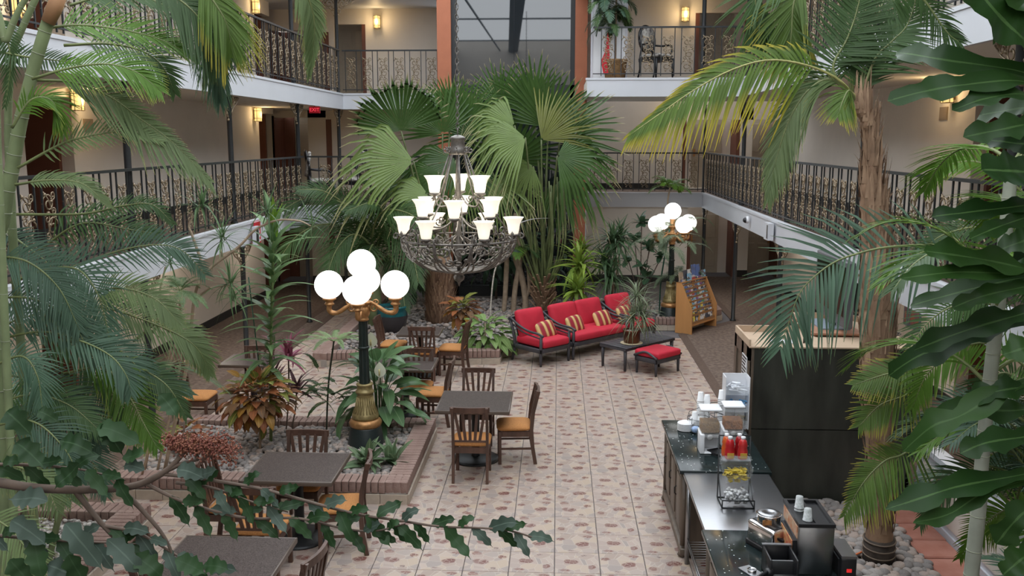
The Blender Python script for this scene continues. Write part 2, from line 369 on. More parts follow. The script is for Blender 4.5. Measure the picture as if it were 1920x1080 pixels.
for i in range(-12, 6):
    for j in range(-4, 44):
        x0 = TX0 + i * TW; y0 = TY0 + j * TW; c = (x0 + TW / 2, y0 + TW / 2)
        if c[0] > 2.45 or c[0] < -5.0 or y0 < 5.6: continue
        if any(inside(c, P) and all(inside((c[0] + a, c[1] + b_), P) for a in (-.2, .2) for b_ in (-.2, .2)) for P in (P1, P2, P3)): continue
        if c[0] > -4.35 and (c[1] > 18.5 or (c[1] > 16.2 and c[1] > c[0] + 17.6)): continue
        # covered ones: under the buffet
        hid = (1.45 < c[0] < 2.0 and c[1] < 9.8) or (c[0] > 2.2 and c[1] < 11)
        tiles.append((c[1] + (50 if hid else 0) + (20 if (c[0] < -3 and c[1] < 7) else 0), c))
tiles.sort()
TV_ = []
for k in range(4):
    mb = MB(); tile_mb(mb, 0, 0, k); TV_.append(mb.mesh('tile', TILEM))
far = MB()
for n_, (s_, c) in enumerate(tiles):
    k = rnd.randrange(4)
    if n_ < 300: place('tile', TV_[k], FLOOR, (c[0], c[1], 0))
    else: tile_mb(far, c[0], c[1], k)
tag(far.obj('tiles', TILEM, FLOOR), kind='stuff')

# --- walls (recesses with brown returns), doors
def door(n, m, w_=.86, h=2.02, lock=1):
    """panel door in local x(width) z(up), facing -y"""
    o = struct('door_%d' % n, MB().bx(-w_ / 2, w_ / 2, 0, .045, 0, h), DOORM); o.matrix_basis = m
    p = MB()
    for x0, x1, z0, z1 in ((-.34, -.05, .2, .9), (.05, .34, .2, .9), (-.34, -.05, 1.05, 1.85), (.05, .34, 1.05, 1.85)):
        p.bx(x0, x1, -.012, 0, z0, z1)
    me = p.mesh('door_panel', DOORM); bevel_mesh(me, .01, 1, False); place('door_panels', me, o)
    k = MB().bx(lock * .36 - .03, lock * .36 + .03, -.03, 0, .9, 1.12); k.tube([(lock * .36, -.04, .98), (lock * .3, -.05, .98), (lock * .24, -.05, .98)], .012)
    k.obj('door_lock', GOLD, o); return o
wl = MB()
for y0, y1 in ((YN, 12.6), (13.9, 22.8)): wl.bx(WL - .2, WL, y0, y1, -.01, TOP + .3)
for z in (F2 - TH, F3L - TH, TOP - .35):
    for y0, y1 in ((12.6, 13.9), (22.8, 24.0)): wl.bx(WL - .2, WL, y0, y1, z - (.1 if z < TOP - 1 else 0), z + (.39 if z < TOP - 1 else .65))
wl.bx(WL - 1.05, WL - .95, 12.5, 25.5, -.01, TOP + .3)
struct('wall_left', wl, WALL)
wr_ = MB()
for y0, y1 in ((YN, 12.3), (13.6, 24.5)): wr_.bx(WR, WR + .2, y0, y1, -.01, TOP + .3)
wr_.bx(WR + .95, WR + 1.05, 12.2, 27, -.01, TOP + .3)
for z in (F2 - TH - .1, F3R - TH - .1, TOP - .35):
    wr_.bx(WR, WR + .2, 12.3, 13.6, z, z + .6)
struct('wall_right', wr_, WALL)
ret = MB()
ret.bx(WL - .95, WL - .2, 13.82, 13.9, -.01, TOP); ret.bx(WL - .95, WL - .2, 23.92, 24.0, -.01, TOP); 
ret.bx(WL - .95, WL - .2, 12.6, 12.66, -.01, TOP); ret.bx(WR + .2, WR + .95, 13.52, 13.6, -.01, TOP); ret.bx(WR + .2, WR + .95, 12.3, 12.36, -.01, TOP)
struct('trim_1', ret, BROWN)
wb = MB()
# left end wall, with door recess between x -7.85 and -6.85; upper one also at -6.0..-5.25
yb = 25.3
wb.bx(-8.4, -7.8, yb, yb + .2, 0, TOP); wb.bx(-6.85, -6.35, yb, yb + .2, 0, F3L)
for z in (F2, F3L, TOP): wb.bx(-7.8, -6.35, yb, yb + .2, z - .55 if z > F2 else z - .6, z + .02)
wb.bx(-6.35, -6.05, yb, yb + .2, 0, TOP); wb.bx(-6.05, -5.2, yb, yb + .2, 0, F3L); wb.bx(-6.05, -5.2, yb, yb + .2, TOP - .4, TOP)
wb.bx(-5.2, -2.9, yb, yb + .2, 0, TOP); wb.bx(-8.4, -2.9, yb + 1.0, yb + 1.1, 0, TOP)
# F2 left landing back wall
# right: ground and second floor
yr = 26.8
for z0, z1 in ((0, F2), (F2, F3R)):
    wb.bx(5.15, 5.5, yr, yr + .2, z0, z1); wb.bx(6.35, 6.9, yr, yr + .2, z0, z1); wb.bx(3.5, 6.9, yr, yr + .2, z1 - .75, z1)
wb.bx(.6, 3.5, 25.0, 25.2, 0, F2 - TH); wb.bx(.6, 3.5, yr - .3, yr - .1, F2, F3R); wb.bx(3.5, 6.9, yr + .9, yr + 1, 0, F3R)
# third floor right landing back wall with door recess 3.3..4.65
y3 = 23.3
wb.bx(.6, 3.3, y3, y3 + .2, F3R, TOP); wb.bx(4.75, 6.0, y3, y3 + .2, F3R, TOP); wb.bx(3.3, 4.75, y3, y3 + .2, TOP - .42, TOP); wb.bx(3.2, 4.85, y3 + .9, y3 + 1, F3R, TOP)
struct('wall_back', wb, WALL)
r2 = MB()
for z0, z1 in ((0, F2), (F2, F3R)): r2.bx(3.5, 3.62, 25.2 if z0 == 0 else yr - .1, yr + .9, z0, z1 - .75); r2.bx(5.05, 5.15, yr, yr + .9, z0, z1 - .75); r2.bx(6.3, 6.36, yr, yr + .9, z0, z1 - .75)
r2.bx(3.3, 3.4, y3, y3 + .9, F3R, TOP - .42); r2.bx(4.66, 4.75, y3, y3 + .9, F3R, TOP - .42)
for z0, z1 in ((0, F2), (F2, F3L), (F3L, TOP)): r2.bx(-7.85, -7.78, yb, yb + 1, z0, z1 - .5); r2.bx(-7.78, -7.5, yb + .94, yb + .99, z0, z1 - .5); r2.bx(-6.35, -6.2, yb - .02, yb, z0, z1 - .6)
r2.bx(-5.3, -5.2, yb + .01, yb + 1, F3L, TOP - .4)
struct('trim_2', r2, BROWN)
wn = MB().bx(-9, 8, YN - .2, YN, 0, 9); struct('wall_near', wn, WALL)
I3 = lambda x, y, z: Matrix.Translation((x, y, z))
dn = 0
for x, y, z, lk in ((4.35, yr + .84, .004, -1), (5.9, yr + .84, .004, 1), (4.35, yr + .84, F2, -1), (5.9, yr + .84, F2, 1), (3.95, y3 + .84, F3R, -1), (-7.05, yb + .94, F2, -1), (-7.05, yb + .94, F3L, -1), (-5.72, yb + .94, F3L, 1), (-7.05, yb + .94, .004, -1)):
    dn += 1; door(dn, I3(x, y, z), lock=lk)
bb = MB().bx(WL, WL + .02, YN, 22.8, .004, .17).bx(-6.85, -5.2, yb - .02, yb, .004, .17); struct('baseboard_left', bb, BASEB)
bb = MB().bx(WR - .02, WR, YN, 24.5, .004, .17); struct('baseboard_right', bb, BASEB)
bb = MB().bx(.6, 3.5, 24.98, 25.0, .0, .3).bx(5.15, 5.5, yr - .02, yr, 0, .2).bx(5.13, 5.15, yr, yr + .84, 0, .2).bx(.6, 3.5, yr - .32, yr - .3, F2, F2 + .17).bx(5.15, 5.5, yr - .02, yr, F2, F2 + .17)
struct('baseboard_back', bb, BASEB)
for z, s in ((F2, 1), (F3L, 1)):
    bb = MB().bx(WL, WL + .02, YN, 22.8, z, z + .15); struct('baseboard_left', bb, BASEB)
for z in (F2, F3R):
    bb = MB().bx(WR - .02, WR, YN, 24.5, z, z + .15); struct('baseboard_right', bb, BASEB)

# --- balcony slabs: carpeted deck, plastered soffit, white fascia with lip
tr = [3]
def slab(poly, z, fascia):
    o = struct('ceiling', MB().prism(poly, z - TH + .03, z - .02), SOFF)
    struct('floor', MB().prism(poly, z - .02, z), CARPET)
    for a, b in fascia:
        a = V((a[0], a[1], 0)); b = V((b[0], b[1], 0)); d = (b - a).normalized(); n = V((d.y, -d.x, 0))
        tr[0] += 1
        t = MB().bar(a + n * .02 + V((0, 0, z - TH / 2)), b + n * .02 + V((0, 0, z - TH / 2)), .05, TH)
        t.bar(a + n * .035 + V((0, 0, z - .02)) - d * .03, b + n * .035 + V((0, 0, z - .02)) + d * .03, .11, .045)
        t.bar(a + n * .03 + V((0, 0, z - TH + .015)), b + n * .03 + V((0, 0, z - TH + .015)), .065, .03)
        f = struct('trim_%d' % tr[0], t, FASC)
        L = (b - a).length; k = int(L / 3.9)
        for i in range(1, k + 1):
            p = a + d * (i * 3.9) + n * .048 + V((0, 0, z - TH / 2)); MB().bar(p - d * .05, p + d * .05, .012, TH - .06).obj('fascia_joint', FASC, f)
Y2L, Y2R, Y3L, Y3R = 19.7, 24.9, 23.3, 20.1
slab([(WL - 1, YN), (XL, YN), (XL, Y2L), (-2.85, Y2L), (-2.85, 25.3), (WL - 1, 25.3)], F2, [((XL, Y2L), (XL, YN)), ((-2.85, Y2L), (XL, Y2L))])
slab([(XR, YN), (WR + 1, YN), (WR + 1, 26.9), (.62, 26.9), (.62, Y2R), (XR, Y2R)], F2, [((XR, YN), (XR, Y2R)), ((XR, Y2R), (.62, Y2R))])
slab([(WL - 1, YN), (XL, YN), (XL, Y3L), (-2.85, Y3L), (-2.85, 25.3), (WL - 1, 25.3)], F3L, [((XL, Y3L), (XL, YN)), ((-2.85, Y3L), (XL, Y3L))])
slab([(XR, YN), (WR + 1, YN), (WR + 1, 23.6), (.6, 23.6), (.6, Y3R), (XR, Y3R)], F3R, [((XR, YN), (XR, Y3R)), ((XR, Y3R), (.6, Y3R))])
# top floor ceilings, roof light with its beams (mirrored in the lift glass)
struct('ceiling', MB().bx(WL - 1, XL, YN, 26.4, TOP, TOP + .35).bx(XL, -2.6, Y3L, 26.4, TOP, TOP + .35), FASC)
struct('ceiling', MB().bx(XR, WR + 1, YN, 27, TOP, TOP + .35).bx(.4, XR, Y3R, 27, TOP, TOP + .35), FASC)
bm_ = MB()
for y in (1.0, 9.0, 17.0): bm_.bar((XL, y, TOP + 1.1), (XR, y, TOP + 1.1), .12, .05)
bm_.bar((-2.4, YN, TOP + 1.1), (-.9, 22.6, TOP + 1.1), .5, .1)
for x in (-3.1, 1.6): bm_.bar((x, YN, TOP + 1.1), (x, 22.6, TOP + 1.1), .06, .05)
bm_.bx(XL - .1, XL, YN, 23.3, TOP + .35, TOP + 1.2).bx(XR, XR + .1, YN, 23.3, TOP + .35, TOP + 1.2)
struct('trim_roof_beams', bm_, mat('grey_roof_steel', (.16, .17, .18), .6))

# --- lift shaft: terracotta columns, dark glass
YE = 22.6
struct('trim_20', MB().bx(-2.92, -2.59, YE, YE + .35, 0, TOP + .35), ORANGE); struct('trim_21', MB().bx(.38, .67, YE, YE + .35, 0, TOP + .35).bx(.67, .69, YE, YE + .3, 0, F3R - TH, 1), [ORANGE, FASC])
SHAFT = mat('dark_lift_shaft', (.02, .022, .026), .8)
struct('wall_shaft', MB().bx(-2.6, .39, YE + 2.3, YE + 2.4, 0, TOP + 1).bx(-2.62, -2.56, YE + .3, YE + 2.4, 0, TOP + 1).bx(.36, .42, YE + .3, YE + 2.4, 0, TOP + 1), SHAFT)
def pane_mat():
    m, nt, b = nodes_of('dark_reflective_glass'); b.inputs['Base Color'].default_value = (.012, .016, .02, 1); b.inputs['Roughness'].default_value = .02
    b.inputs['IOR'].default_value = 1.9; b.inputs['Specular IOR Level'].default_value = .5; return m
PANE = pane_mat()
win = struct('window_1', MB().bx(-2.59, .38, YE + .1, YE + .2, -.01, .35).bx(-2.59, -2.47, YE + .1, YE + .24, 0, TOP + .35).bx(.27, .38, YE + .1, YE + .24, 0, TOP + .35).bx(-2.59, .38, YE + .1, YE + .24, 4.95, 5.25).bx(-2.59, .38, YE + .1, YE + .24, 2.55, 2.8).bx(-2.59, .38, YE + .1, YE + .24, TOP + .2, TOP + .35), BLACKM)
for z0, z1 in ((.35, 2.55), (2.8, 4.95), (5.25, TOP + .2)):
    for x0, x1 in ((-2.47, -1.085), (-1.075, .27)):
        MB().bx(x0, x1, YE + .16, YE + .172, z0, z1).obj('pane', PANE, win)

# --- railings
def scroll_mesh(w_=.25, h=.75):
    mb = MB(); r = .0100
    hw = w_ / 2 - .012
    for k, z in enumerate((.12, .37, .62)):
        s = 1 if k % 2 == 0 else -1
        mb.tube(spiral((s * .03, 0, z), .115, .022, pi * (0 if s > 0 else 1), 1.35 * s, 16), r, 4)
        mb.tube(spiral((-s * .065, 0, z + .085), .055, .014, -s * .6, -1.3 * s, 10), r * .9, 4)
        mb.tube(spiral((-s * .07, 0, z - .09), .045, .012, s * .8, 1.3 * s, 10), r * .9, 4)
        for a, b in ((s * .09, z + .1), (-s * .03, z + .02), (s * .04, z - .1)): mb.sphere((a, 0, b), .021, 6, sz=1.0)
    mb.tube([(-hw, 0, 0), (-hw * .3, 0, .18), (hw * .5, 0, .32), (-hw * .5, 0, .5), (hw * .2, 0, .66), (hw, 0, h)], r * .9, 4)
    return mb.mesh('scroll_panel', IRON)
SCROLL = scroll_mesh()
BALM = MB().bx(-.009, .009, -.009, .009, .04, 1.03).mesh('baluster', BLACKM)
POSTH = {}
def railing(label, a, b, z, lo=0.0, pitch=.42):
    a = V((a[0], a[1], z)); b = V((b[0], b[1], z)); d = b - a; L = d.length; d.normalize(); ang = atan2(d.y, d.x)
    t = thing('railing', label, 'railing', a, ang, 'balcony railings')
    m = MB().bar((0, 0, 1.045), (L, 0, 1.045), .045, .035); m.obj('top_rail', BLACKM, t)
    MB().bar((0, 0, .09), (L, 0, .09), .02, .02).obj('bottom_rail', BLACKM, t)
    n = int(L / pitch); off = (L - n * pitch) / 2
    for i in range(n):
        x = off + i * pitch
        place('baluster', BALM, t, (x + .06, 0, 0)); place('baluster', BALM, t, (x + .34, 0, 0))
        place('scroll_panel', SCROLL, t, (x + .2, 0, .13))
    return t
e_ = .06
railing('black iron railing with scroll panels along the second-floor left balcony', (XL - e_, Y2L), (XL - e_, 5.5), F2)
railing('black iron railing with scroll panels in front of the second-floor left landing', (-2.95, Y2L + e_), (XL, Y2L + e_), F2)
railing('black iron railing with scroll panels along the second-floor right balcony', (XR + e_, 5.5), (XR + e_, Y2R), F2)
railing('short black iron railing on the second floor at the back right', (XR, Y2R + e_), (.72, Y2R + e_), F2, pitch=.43)
railing('black iron railing with scroll panels along the third-floor left balcony', (XL - e_, Y3L), (XL - e_, 7.5), F3L)
railing('short black iron railing on the third floor beside the left terracotta column', (-2.95, Y3L + e_), (XL, Y3L + e_), F3L, pitch=.405)
railing('black iron railing with scroll panels along the third-floor right balcony', (XR + e_, 7.5), (XR + e_, Y3R), F3R)
railing('black iron railing with scroll panels in front of the third-floor right landing', (XR, Y3R + e_), (.72, Y3R + e_), F3R)
# --- posts with scroll brackets
def bracket_mesh():
    mb = MB(); r = .011
    mb.tube(spiral((.17, 0, -.12), .11, .02, pi, -1.4, 14), r, 4); mb.tube(spiral((.35, 0, -.07), .065, .015, pi, -1.3, 12), r, 4)
    mb.tube(spiral((.08, 0, -.30), .07, .015, pi / 2, 1.3, 12), r, 4); mb.tube([(0, 0, -.45), (.06, 0, -.33), (.2, 0, -.2), (.36, 0, -.13), (.5, 0, -.02)], r, 4); mb.tube([(0, 0, -.01), (.5, 0, -.01)], r, 4)
    for a, b in ((.27, -.1), (.1, -.2), (.42, -.03), (.05, -.4)): mb.sphere((a, 0, b), .025, 6)
    return mb.mesh('scroll_bracket', IRON)
BRK = bracket_mesh()
def post(label, x, y, z0, z1, ang=pi / 2, br=(1, -1), r=.045):
    t = thing('post', label, 'post', (x, y, z0), 0, 'black balcony posts')
    h = z1 - z0
    MB().lathe([(r * 1.5, 0), (r * 1.5, .02), (r, .05), (r, h - .05), (r * 1.3, h - .03), (r * 1.3, h)], 10).obj('shaft', BLACKM, t)
    for s in br: place('scroll_bracket', BRK, t, (0, 0, h - .005), (0, 0, ang + (pi if s < 0 else 0)))
ordw = ['nearest', 'second', 'third', 'fourth', 'fifth']
for k, y in enumerate((11.7, 15.5, 19.6, 23.2)):
    post('%s black post from the camera on the ground floor under the left balcony' % ordw[k], XL - .02, y, .004, F2 - TH)
for k, y in enumerate((7.9, 11.7, 15.5, 19.6)):
    post('%s black post from the camera on the second floor left balcony' % ordw[k], XL - .13, y, F2, F3L - TH)
post('black post standing behind the medallion chairs of the second-floor left landing', XL - .13, Y3L + .02, F2, F3L - TH)
post('black corner post of the third-floor left balcony beside the short railing', XL - .13, Y3L + .1, F3L, TOP, 0, (1, -1))
post('second black post of the third-floor left balcony', XL - .13, 19.4, F3L, TOP)
for k, y in enumerate((12.0, 16.1, 20.2, 24.6)):
    post('%s black post from the camera on the ground floor under the right balcony' % ordw[k], XR + .03, y, .005, F2 - TH)
for k, y in enumerate((8.4, 12.4, 16.2, 20.3)):
    post('%s black post from the camera on the second floor right balcony' % ordw[k], XR + .14, y, F2, F3R - TH)
post('slim black corner post of the second floor where the back right railing ends', XR + .03, Y2R + .12, F2, F3R - TH, r=.03, br=())
for k, y in enumerate((12.2, 16.2)): post('%s black post from the camera on the third floor right balcony' % ordw[k], XR + .14, y, F3R, TOP)
post('black corner post of the third-floor right landing beside the railing corner', XR + .12, Y3R + .12, F3R, TOP)
post('black post with scroll bracket on the third-floor right landing near the empty armchair', 3.05, Y3R + .18, F3R, TOP, 0, (-1,))
# --- wall sconces
SC0 = {}
def sconce(label, x, y, z, ang, k=1.0):
    t = thing('wall_sconce', label, 'wall lamp', (x, y, z), ang, 'amber wall sconces'); t.scale = (k, k, k)
    if not SC0:
        SC0['g'] = MB().lathe([(.03, -.16), (.085, -.15), (.085, .15), (.03, .16)], 10, (0, -.1, 0)).mesh('glass', SCON)
        f = MB().bx(-.05, .05, -.03, 0, -.12, .12)
        for a in range(6):
            x_, y_ = .092 * cos(a * pi / 3), -.1 + .092 * sin(a * pi / 3); f.tube([(x_, y_, -.16), (x_, y_, .16)], .006, 4)
        for z_ in (-.16, -.09, .09, .16): f.tube(spiral((0, -.1, z_), .093, .093, 0, 1, 13, (1, 0, 0), (0, 1, 0)), .006, 4)
        SC0['f'] = f.mesh('cage', IRON)
    place('glass', SC0['g'], t); place('cage', SC0['f'], t)
    l = bpy.data.lights.new('sconce_bulb', 'POINT'); l.energy = 10; l.color = (1, .72, .38); l.shadow_soft_size = .09
    lo = bpy.data.objects.new('sconce_bulb', l); COL.objects.link(lo); lo.parent = t; lo.location = (0, -.26, .0)
q = PXx(133, 187, WL); sconce('lit amber sconce on the second-floor left wall nearest the camera', WL, q.y, q.z, pi / 2)
q = PXx(476, 215, WL); sconce('lit amber sconce on the second-floor left wall beside the brown door recess', WL, q.y, q.z, pi / 2)
q = PXx(472, 12, WL); sconce('lit amber sconce on the third-floor left wall behind the palm leaves', WL, q.y, q.z, pi / 2)
q = PY(708, 42, yb); sconce('lit amber sconce on the third-floor back wall left of the lift', q.x, yb, q.z, 0)
q = PY(1284, 28, y3); sconce('lit amber sconce on the third-floor back wall above the landing chair', q.x, y3, q.z, 0)
q = PY(1275, 213, yr - .3); sconce('lit amber sconce on the second-floor back wall behind the yellow palm leaf', q.x, yr - .3, q.z, 0)
q = PXx(1790, 172, WR); sconce('lit amber sconce on the second-floor right wall behind the broad leaves', WR, q.y, q.z, -pi / 2)
q = PXx(20, 10, WL); sconce('lit amber sconce on the third-floor left wall at the picture corner', WL, q.y, q.z, pi / 2)
# --- small wall things
t = thing('exit_sign', 'small red lit exit sign hanging under the third-floor left balcony', 'sign', PY(590, 206, 21.5)); t.scale = (.75, .75, .75)
MB().bx(-.17, .17, -.03, .03, -.1, .1).obj('housing', mat('exit_red', (.35, .01, .02), .4, emit=(1, .02, .05), es=.12), t)
MB().bx(-.015, .015, -.015, .015, .1, .28).obj('hanger', BLACKM, t)
text_obj('lettering', 'EXIT', .15, glowmat('exit_letters', (1, .06, .10), 1.0), t, Matrix.Translation((0, -.032, 0)) @ Matrix.Rotation(pi / 2, 4, 'X'))
SIGNR = mat('red_sign', (.5, .02, .03), .5)
q = PXx(481, 437, XL + .05)
t = thing('warning_sign', 'upright red sign with white lettering on the left balcony fascia', 'sign', (XL + .062, q.y, q.z), pi / 2)
MB().bx(-.17, .17, -.008, .0, -.22, .22).obj('plate', SIGNR, t)
m_ = MB()
for z, w_ in ((.1, .1), (.02, .07), (-.06, .09), (-.14, .11)): m_.bx(.03, .03 + w_, -.012, -.008, z - .018, z + .018)
m_.bx(-.17, .17, -.011, -.008, .2, .212).bx(-.17, .17, -.011, -.008, -.212, -.2); m_.obj('lettering', WHITE, t)
t = thing('alarm_box', 'white alarm box with dark window fixed on the left balcony fascia', 'alarm', (XL + .062, q.y - .2, q.z - .01), pi / 2)
MB().bx(-.1, .1, -.07, -.012, -.17, .15).obj('housing', FASC, t); MB().bx(-.06, .06, -.075, -.07, -.12, .1).obj('lens', BLACKP, t)
q = PXx(1402, 412, XR - .06)
t = thing('security_camera', 'small round white security camera on the right balcony fascia', 'camera', (XR - .045, q.y, q.z), -pi / 2)
MB().lathe([(.075, 0), (.075, .03), (.06, .05)], 14, m=Matrix.Rotation(pi / 2, 3, 'X')).obj('base', WHITE, t); MB().sphere((0, -.06, -.01), .055, 12).obj('dome', BLACKP, t)
q = PXx(1446, 434, XR - .06)
t = thing('wall_speaker', 'white box with dark front panel on the right balcony fascia', 'speaker', (XR - .045, q.y, q.z), -pi / 2)
MB().bx(-.2, .12, -.1, 0, -.15, .15).obj('housing', FASC, t); MB().bx(.02, .1, -.106, -.1, -.12, .12).obj('front_panel', BLACKP, t)
for lab, q, ang, s_ in (('small dark room number plaque on the second-floor left wall', PXx(165, 235, WL), pi / 2, (.3, .2)), ('small tan room number plaque on the second-floor right wall', PXx(1770, 213, WR), -pi / 2, (.3, .2))):
    o = MB().bx(-s_[0] / 2, s_[0] / 2, -.012, 0, -s_[1] / 2, s_[1] / 2); o.bx(-s_[0] / 2 + .02, s_[0] / 2 - .02, -.016, -.012, -s_[1] / 2 + .02, s_[1] / 2 - .02)
    o = o.obj('room_plaque', mat('plaque_tan', (.28, .21, .14), .5), None, q, (0, 0, ang)); tag(o, lab, 'sign')

# --- added unseen fill lamps under the second-floor soffits, brightening the dark ground-floor walkways
FLM_ = [MB().lathe([(.17, 0), (.17, -.03), (.16, -.045)], 20).mesh('rim', BLACKM), MB().lathe([(.155, -.04), (.13, -.07), (.06, -.085), (.01, -.088)], 20).mesh('diffuser', glowmat('fill_diffuser', (1, .9, .75), 2.0))]
for side_, x, ys in (('left', -6.4, (9.8, 13.6, 16.6, 21.2)), ('right', 4.9, (10.0, 14.0, 18.2, 22.4)), ('back', 2.0, (25.9,))):
    for k, y in enumerate(ys):
        if side_ == 'back': continue
        t = thing('fill_lamp', '%s added round fill lamp from the camera under the %s second-floor balcony' % (ordw[k], side_), 'ceiling lamp', (x, y, F2 - TH + .03), 0, 'added walkway fill lamps')
        place('rim', FLM_[0], t); place('diffuser', FLM_[1], t)
        l = bpy.data.lights.new('walkway_fill', 'POINT'); l.energy = 20; l.color = (1, .9, .78); l.shadow_soft_size = .14; lo = bpy.data.objects.new('walkway_fill', l); COL.objects.link(lo); lo.parent = t; lo.location = (0, 0, -.25)
# ================================================================== PLANTERS, STONES, PAVERS
BRKM = [MB().bx(-.037, .037, -.125, .125, -.065, .065).mesh('brick', BRICK) for _ in range(1)]
for me in BRKM: bevel_mesh(me, .006, 1, False)
SKM = MB().bx(-.152, .152, -.012, .012, -.055, .055).mesh('skirt_tile', SKIRT)
def edge_bricks(par, path, ztop=.25, skirt=True):
    for a, b in zip(path[:-1], path[1:]):
        a = V((*a, 0)); b = V((*b, 0)); d = b - a; L = d.length; d.normalize(); n = V((-d.y, d.x, 0)); ang = atan2(d.y, d.x)
        k = max(1, int(round(L / .083)))
        for i in range(k):
            p = a + d * ((i + .5) * L / k) + n * .125
            o = place('brick', BRKM[0], par, (p.x, p.y, ztop - .065 + rnd.uniform(-.003, .003)), (0, 0, ang + rnd.uniform(-.01, .01))); o.scale.x = L / k / .083
        if skirt:
            k = max(1, int(round(L / .31)))
            for i in range(k):
                p = a + d * ((i + .5) * L / k) - n * .004; o = place('skirt_tile', SKM, par, (p.x, p.y, .055), (0, 0, ang)); o.scale.x = L / k / .31
def planter(label, poly, path, ztop=.25, fill=.14, skirt=True, fmat=SOIL):
    t = thing('brick_planter', label, 'planter')
    ins = []
    c = V((sum(p[0] for p in poly) / len(poly), sum(p[1] for p in poly) / len(poly)))
    MB().prism([tuple(c + (V(p) - c) * .985) for p in poly], -.01, fill).obj('bed', fmat, t)
    edge_bricks(t, path, ztop, skirt)
    core = MB()
    for a, b in zip(path[:-1], path[1:]):
        d = (V((*b, 0)) - V((*a, 0))).normalized(); n = V((-d.y, d.x, 0)); z = V((0, 0, (ztop - .12) / 2))
        core.bar(V((*a, 0)) + n * .13 + z, V((*b, 0)) + n * .13 + z, .23, ztop - .12)
    core.obj('mortar_core', MORTAR, t)
    return t
planter('low brick planter with river stones around the nearer globe lamp', P1, [(-5.0, 9.6), (-1.63, 9.6), (-1.63, 11.98), (-5.0, 11.98)])
planter('long low brick planter of palms behind the red sofa', P2, [(-4.3, 22.4), (-4.3, 15.65), (-1.65, 15.95), (-1.02, 16.02), (-1.0, 16.5), (-.75, 16.78), (1.72, 19.1), (2.62, 19.1), (3.65, 20.3), (3.65, 24.5)])
planter('brick edged bed of white gravel at the lower left', P3, [(-4.2, 4.2), (-4.2, 8.9), (-7.2, 8.9)], fmat=GRAVEL)
def ico(sub=1):
    bm = bmesh.new(); bmesh.ops.create_icosphere(bm, subdivisions=sub, radius=1); vs = [v.co.copy() for v in bm.verts]; fs = [[v.index for v in f.verts] for f in bm.faces]; bm.free(); return vs, fs
ICO1 = ico(1); ICO2 = ico(2)
def stone_into(mb, p, r, src=ICO1, mi=0):
    sx, sy, sz = rnd.uniform(.75, 1.25), rnd.uniform(.65, 1.0), rnd.uniform(.45, .7)
    R = Matrix.Rotation(rnd.uniform(0, 6.3), 3, 'Z') @ Matrix.Rotation(rnd.uniform(-.35, .35), 3, 'X')
    vs = [R @ V((v.x * sx * r * rnd.uniform(.93, 1.07), v.y * sy * r, v.z * sz * r)) + V(p) for v in src[0]]
    mb.add(vs, src[1], mi, True)
def stones(name, label, n, test, box, z, r0, r1, mats, layers=1, src=ICO1):
    mb = MB(); k = 0; x0, x1, y0, y1 = box
    while k < n:
        x = rnd.uniform(x0, x1); y = rnd.uniform(y0, y1)
        if not test((x, y)): continue
        stone_into(mb, (x, y, z + rnd.uniform(0, .04) * layers), rnd.uniform(r0, r1), src, rnd.randrange(len(mats))); k += 1
    o = mb.obj(name, mats); return tag(o, label, 'stones', kind='stuff')
inb = lambda P, e: (lambda p: inside(p, [(V(q) + (V((sum(a[0] for a in P) / len(P), sum(a[1] for a in P) / len(P))) - V(q)).normalized() * e)[:] for q in P]))
stones('river_stones', 'grey river stones filling the brick planter around the nearer lamp', 3000, lambda p: -4.98 < p[0] < -1.9 and 9.87 < p[1] < 11.72, (-4.98, -1.9, 9.87, 11.72), .15, .032, .062, STONE)
stones('river_stones', 'grey and pinkish stones covering the long planter behind the sofa', 3800, lambda p: inside((p[0] - .25, p[1] - .3), P2) and inside((p[0] + .3, p[1]), P2) and inside((p[0] + .3, p[1] - .5), P2) and inside((p[0] + .32, p[1] - .32), P2), (-4.0, 3.4, 16.2, 21.8), .14, .035, .075, STONE)
stones('white_gravel', 'fine white gravel in the brick edged bed at the lower left', 5000, lambda p: True, (-6.9, -4.46, 4.9, 8.64), .14, .02, .034, [GRAVEL, GRAVEL, STONE[0]])
# single river stones by the foot of the right palm
bedp = [(2.1, 7.2), (3.52, 7.2), (3.52, 9.7), (2.1, 9.7)]
struct('floor', MB().bx(2.05, 3.55, 4.0, 9.78, -.012, .03), SOIL)
SMS = []
for i in range(7):
    mb = MB(); stone_into(mb, (0, 0, 0), 1.0, ICO2, 0); SMS.append([mb.mesh('river_stone', m) for m in STONE])
spots = []
for y in range(30):
    for x in range(17):
        px_, py_ = 2.12 + x * .086 + (y % 2) * .04 + rnd.uniform(-.015, .015), 9.72 - y * .088 + rnd.uniform(-.012, .012)
        if px_ < 3.5 and (V((px_, py_)) - V((3.08, 8.4))).length > .2: spots.append((px_, py_))
spots.sort(key=lambda p: -p[0] - .3 * p[1])
for n_, p in enumerate(spots):
    if n_ < 290:
        r = rnd.uniform(.048, .07)
        o = place('river_stone', SMS[rnd.randrange(7)][rnd.randrange(3)], None, (p[0], p[1], .03 + r * .5), (0, 0, rnd.uniform(0, 6.3))); o.scale = (r, r, r)
        tag(o, 'smooth grey river stone in the bed at the foot of the right palm', 'stone', 'river stones at the foot of the right palm')
stones('river_stones', 'small grey pebbles under the single river stones of the right bed', 900, lambda p: True, (2.1, 3.5, 7.1, 9.72), .03, .025, .045, STONE)
PV = MB().bx(-.19, .19, -.19, .19, 0, .06).mesh('paver', PAVER); bevel_mesh(PV, .012, 1, False)
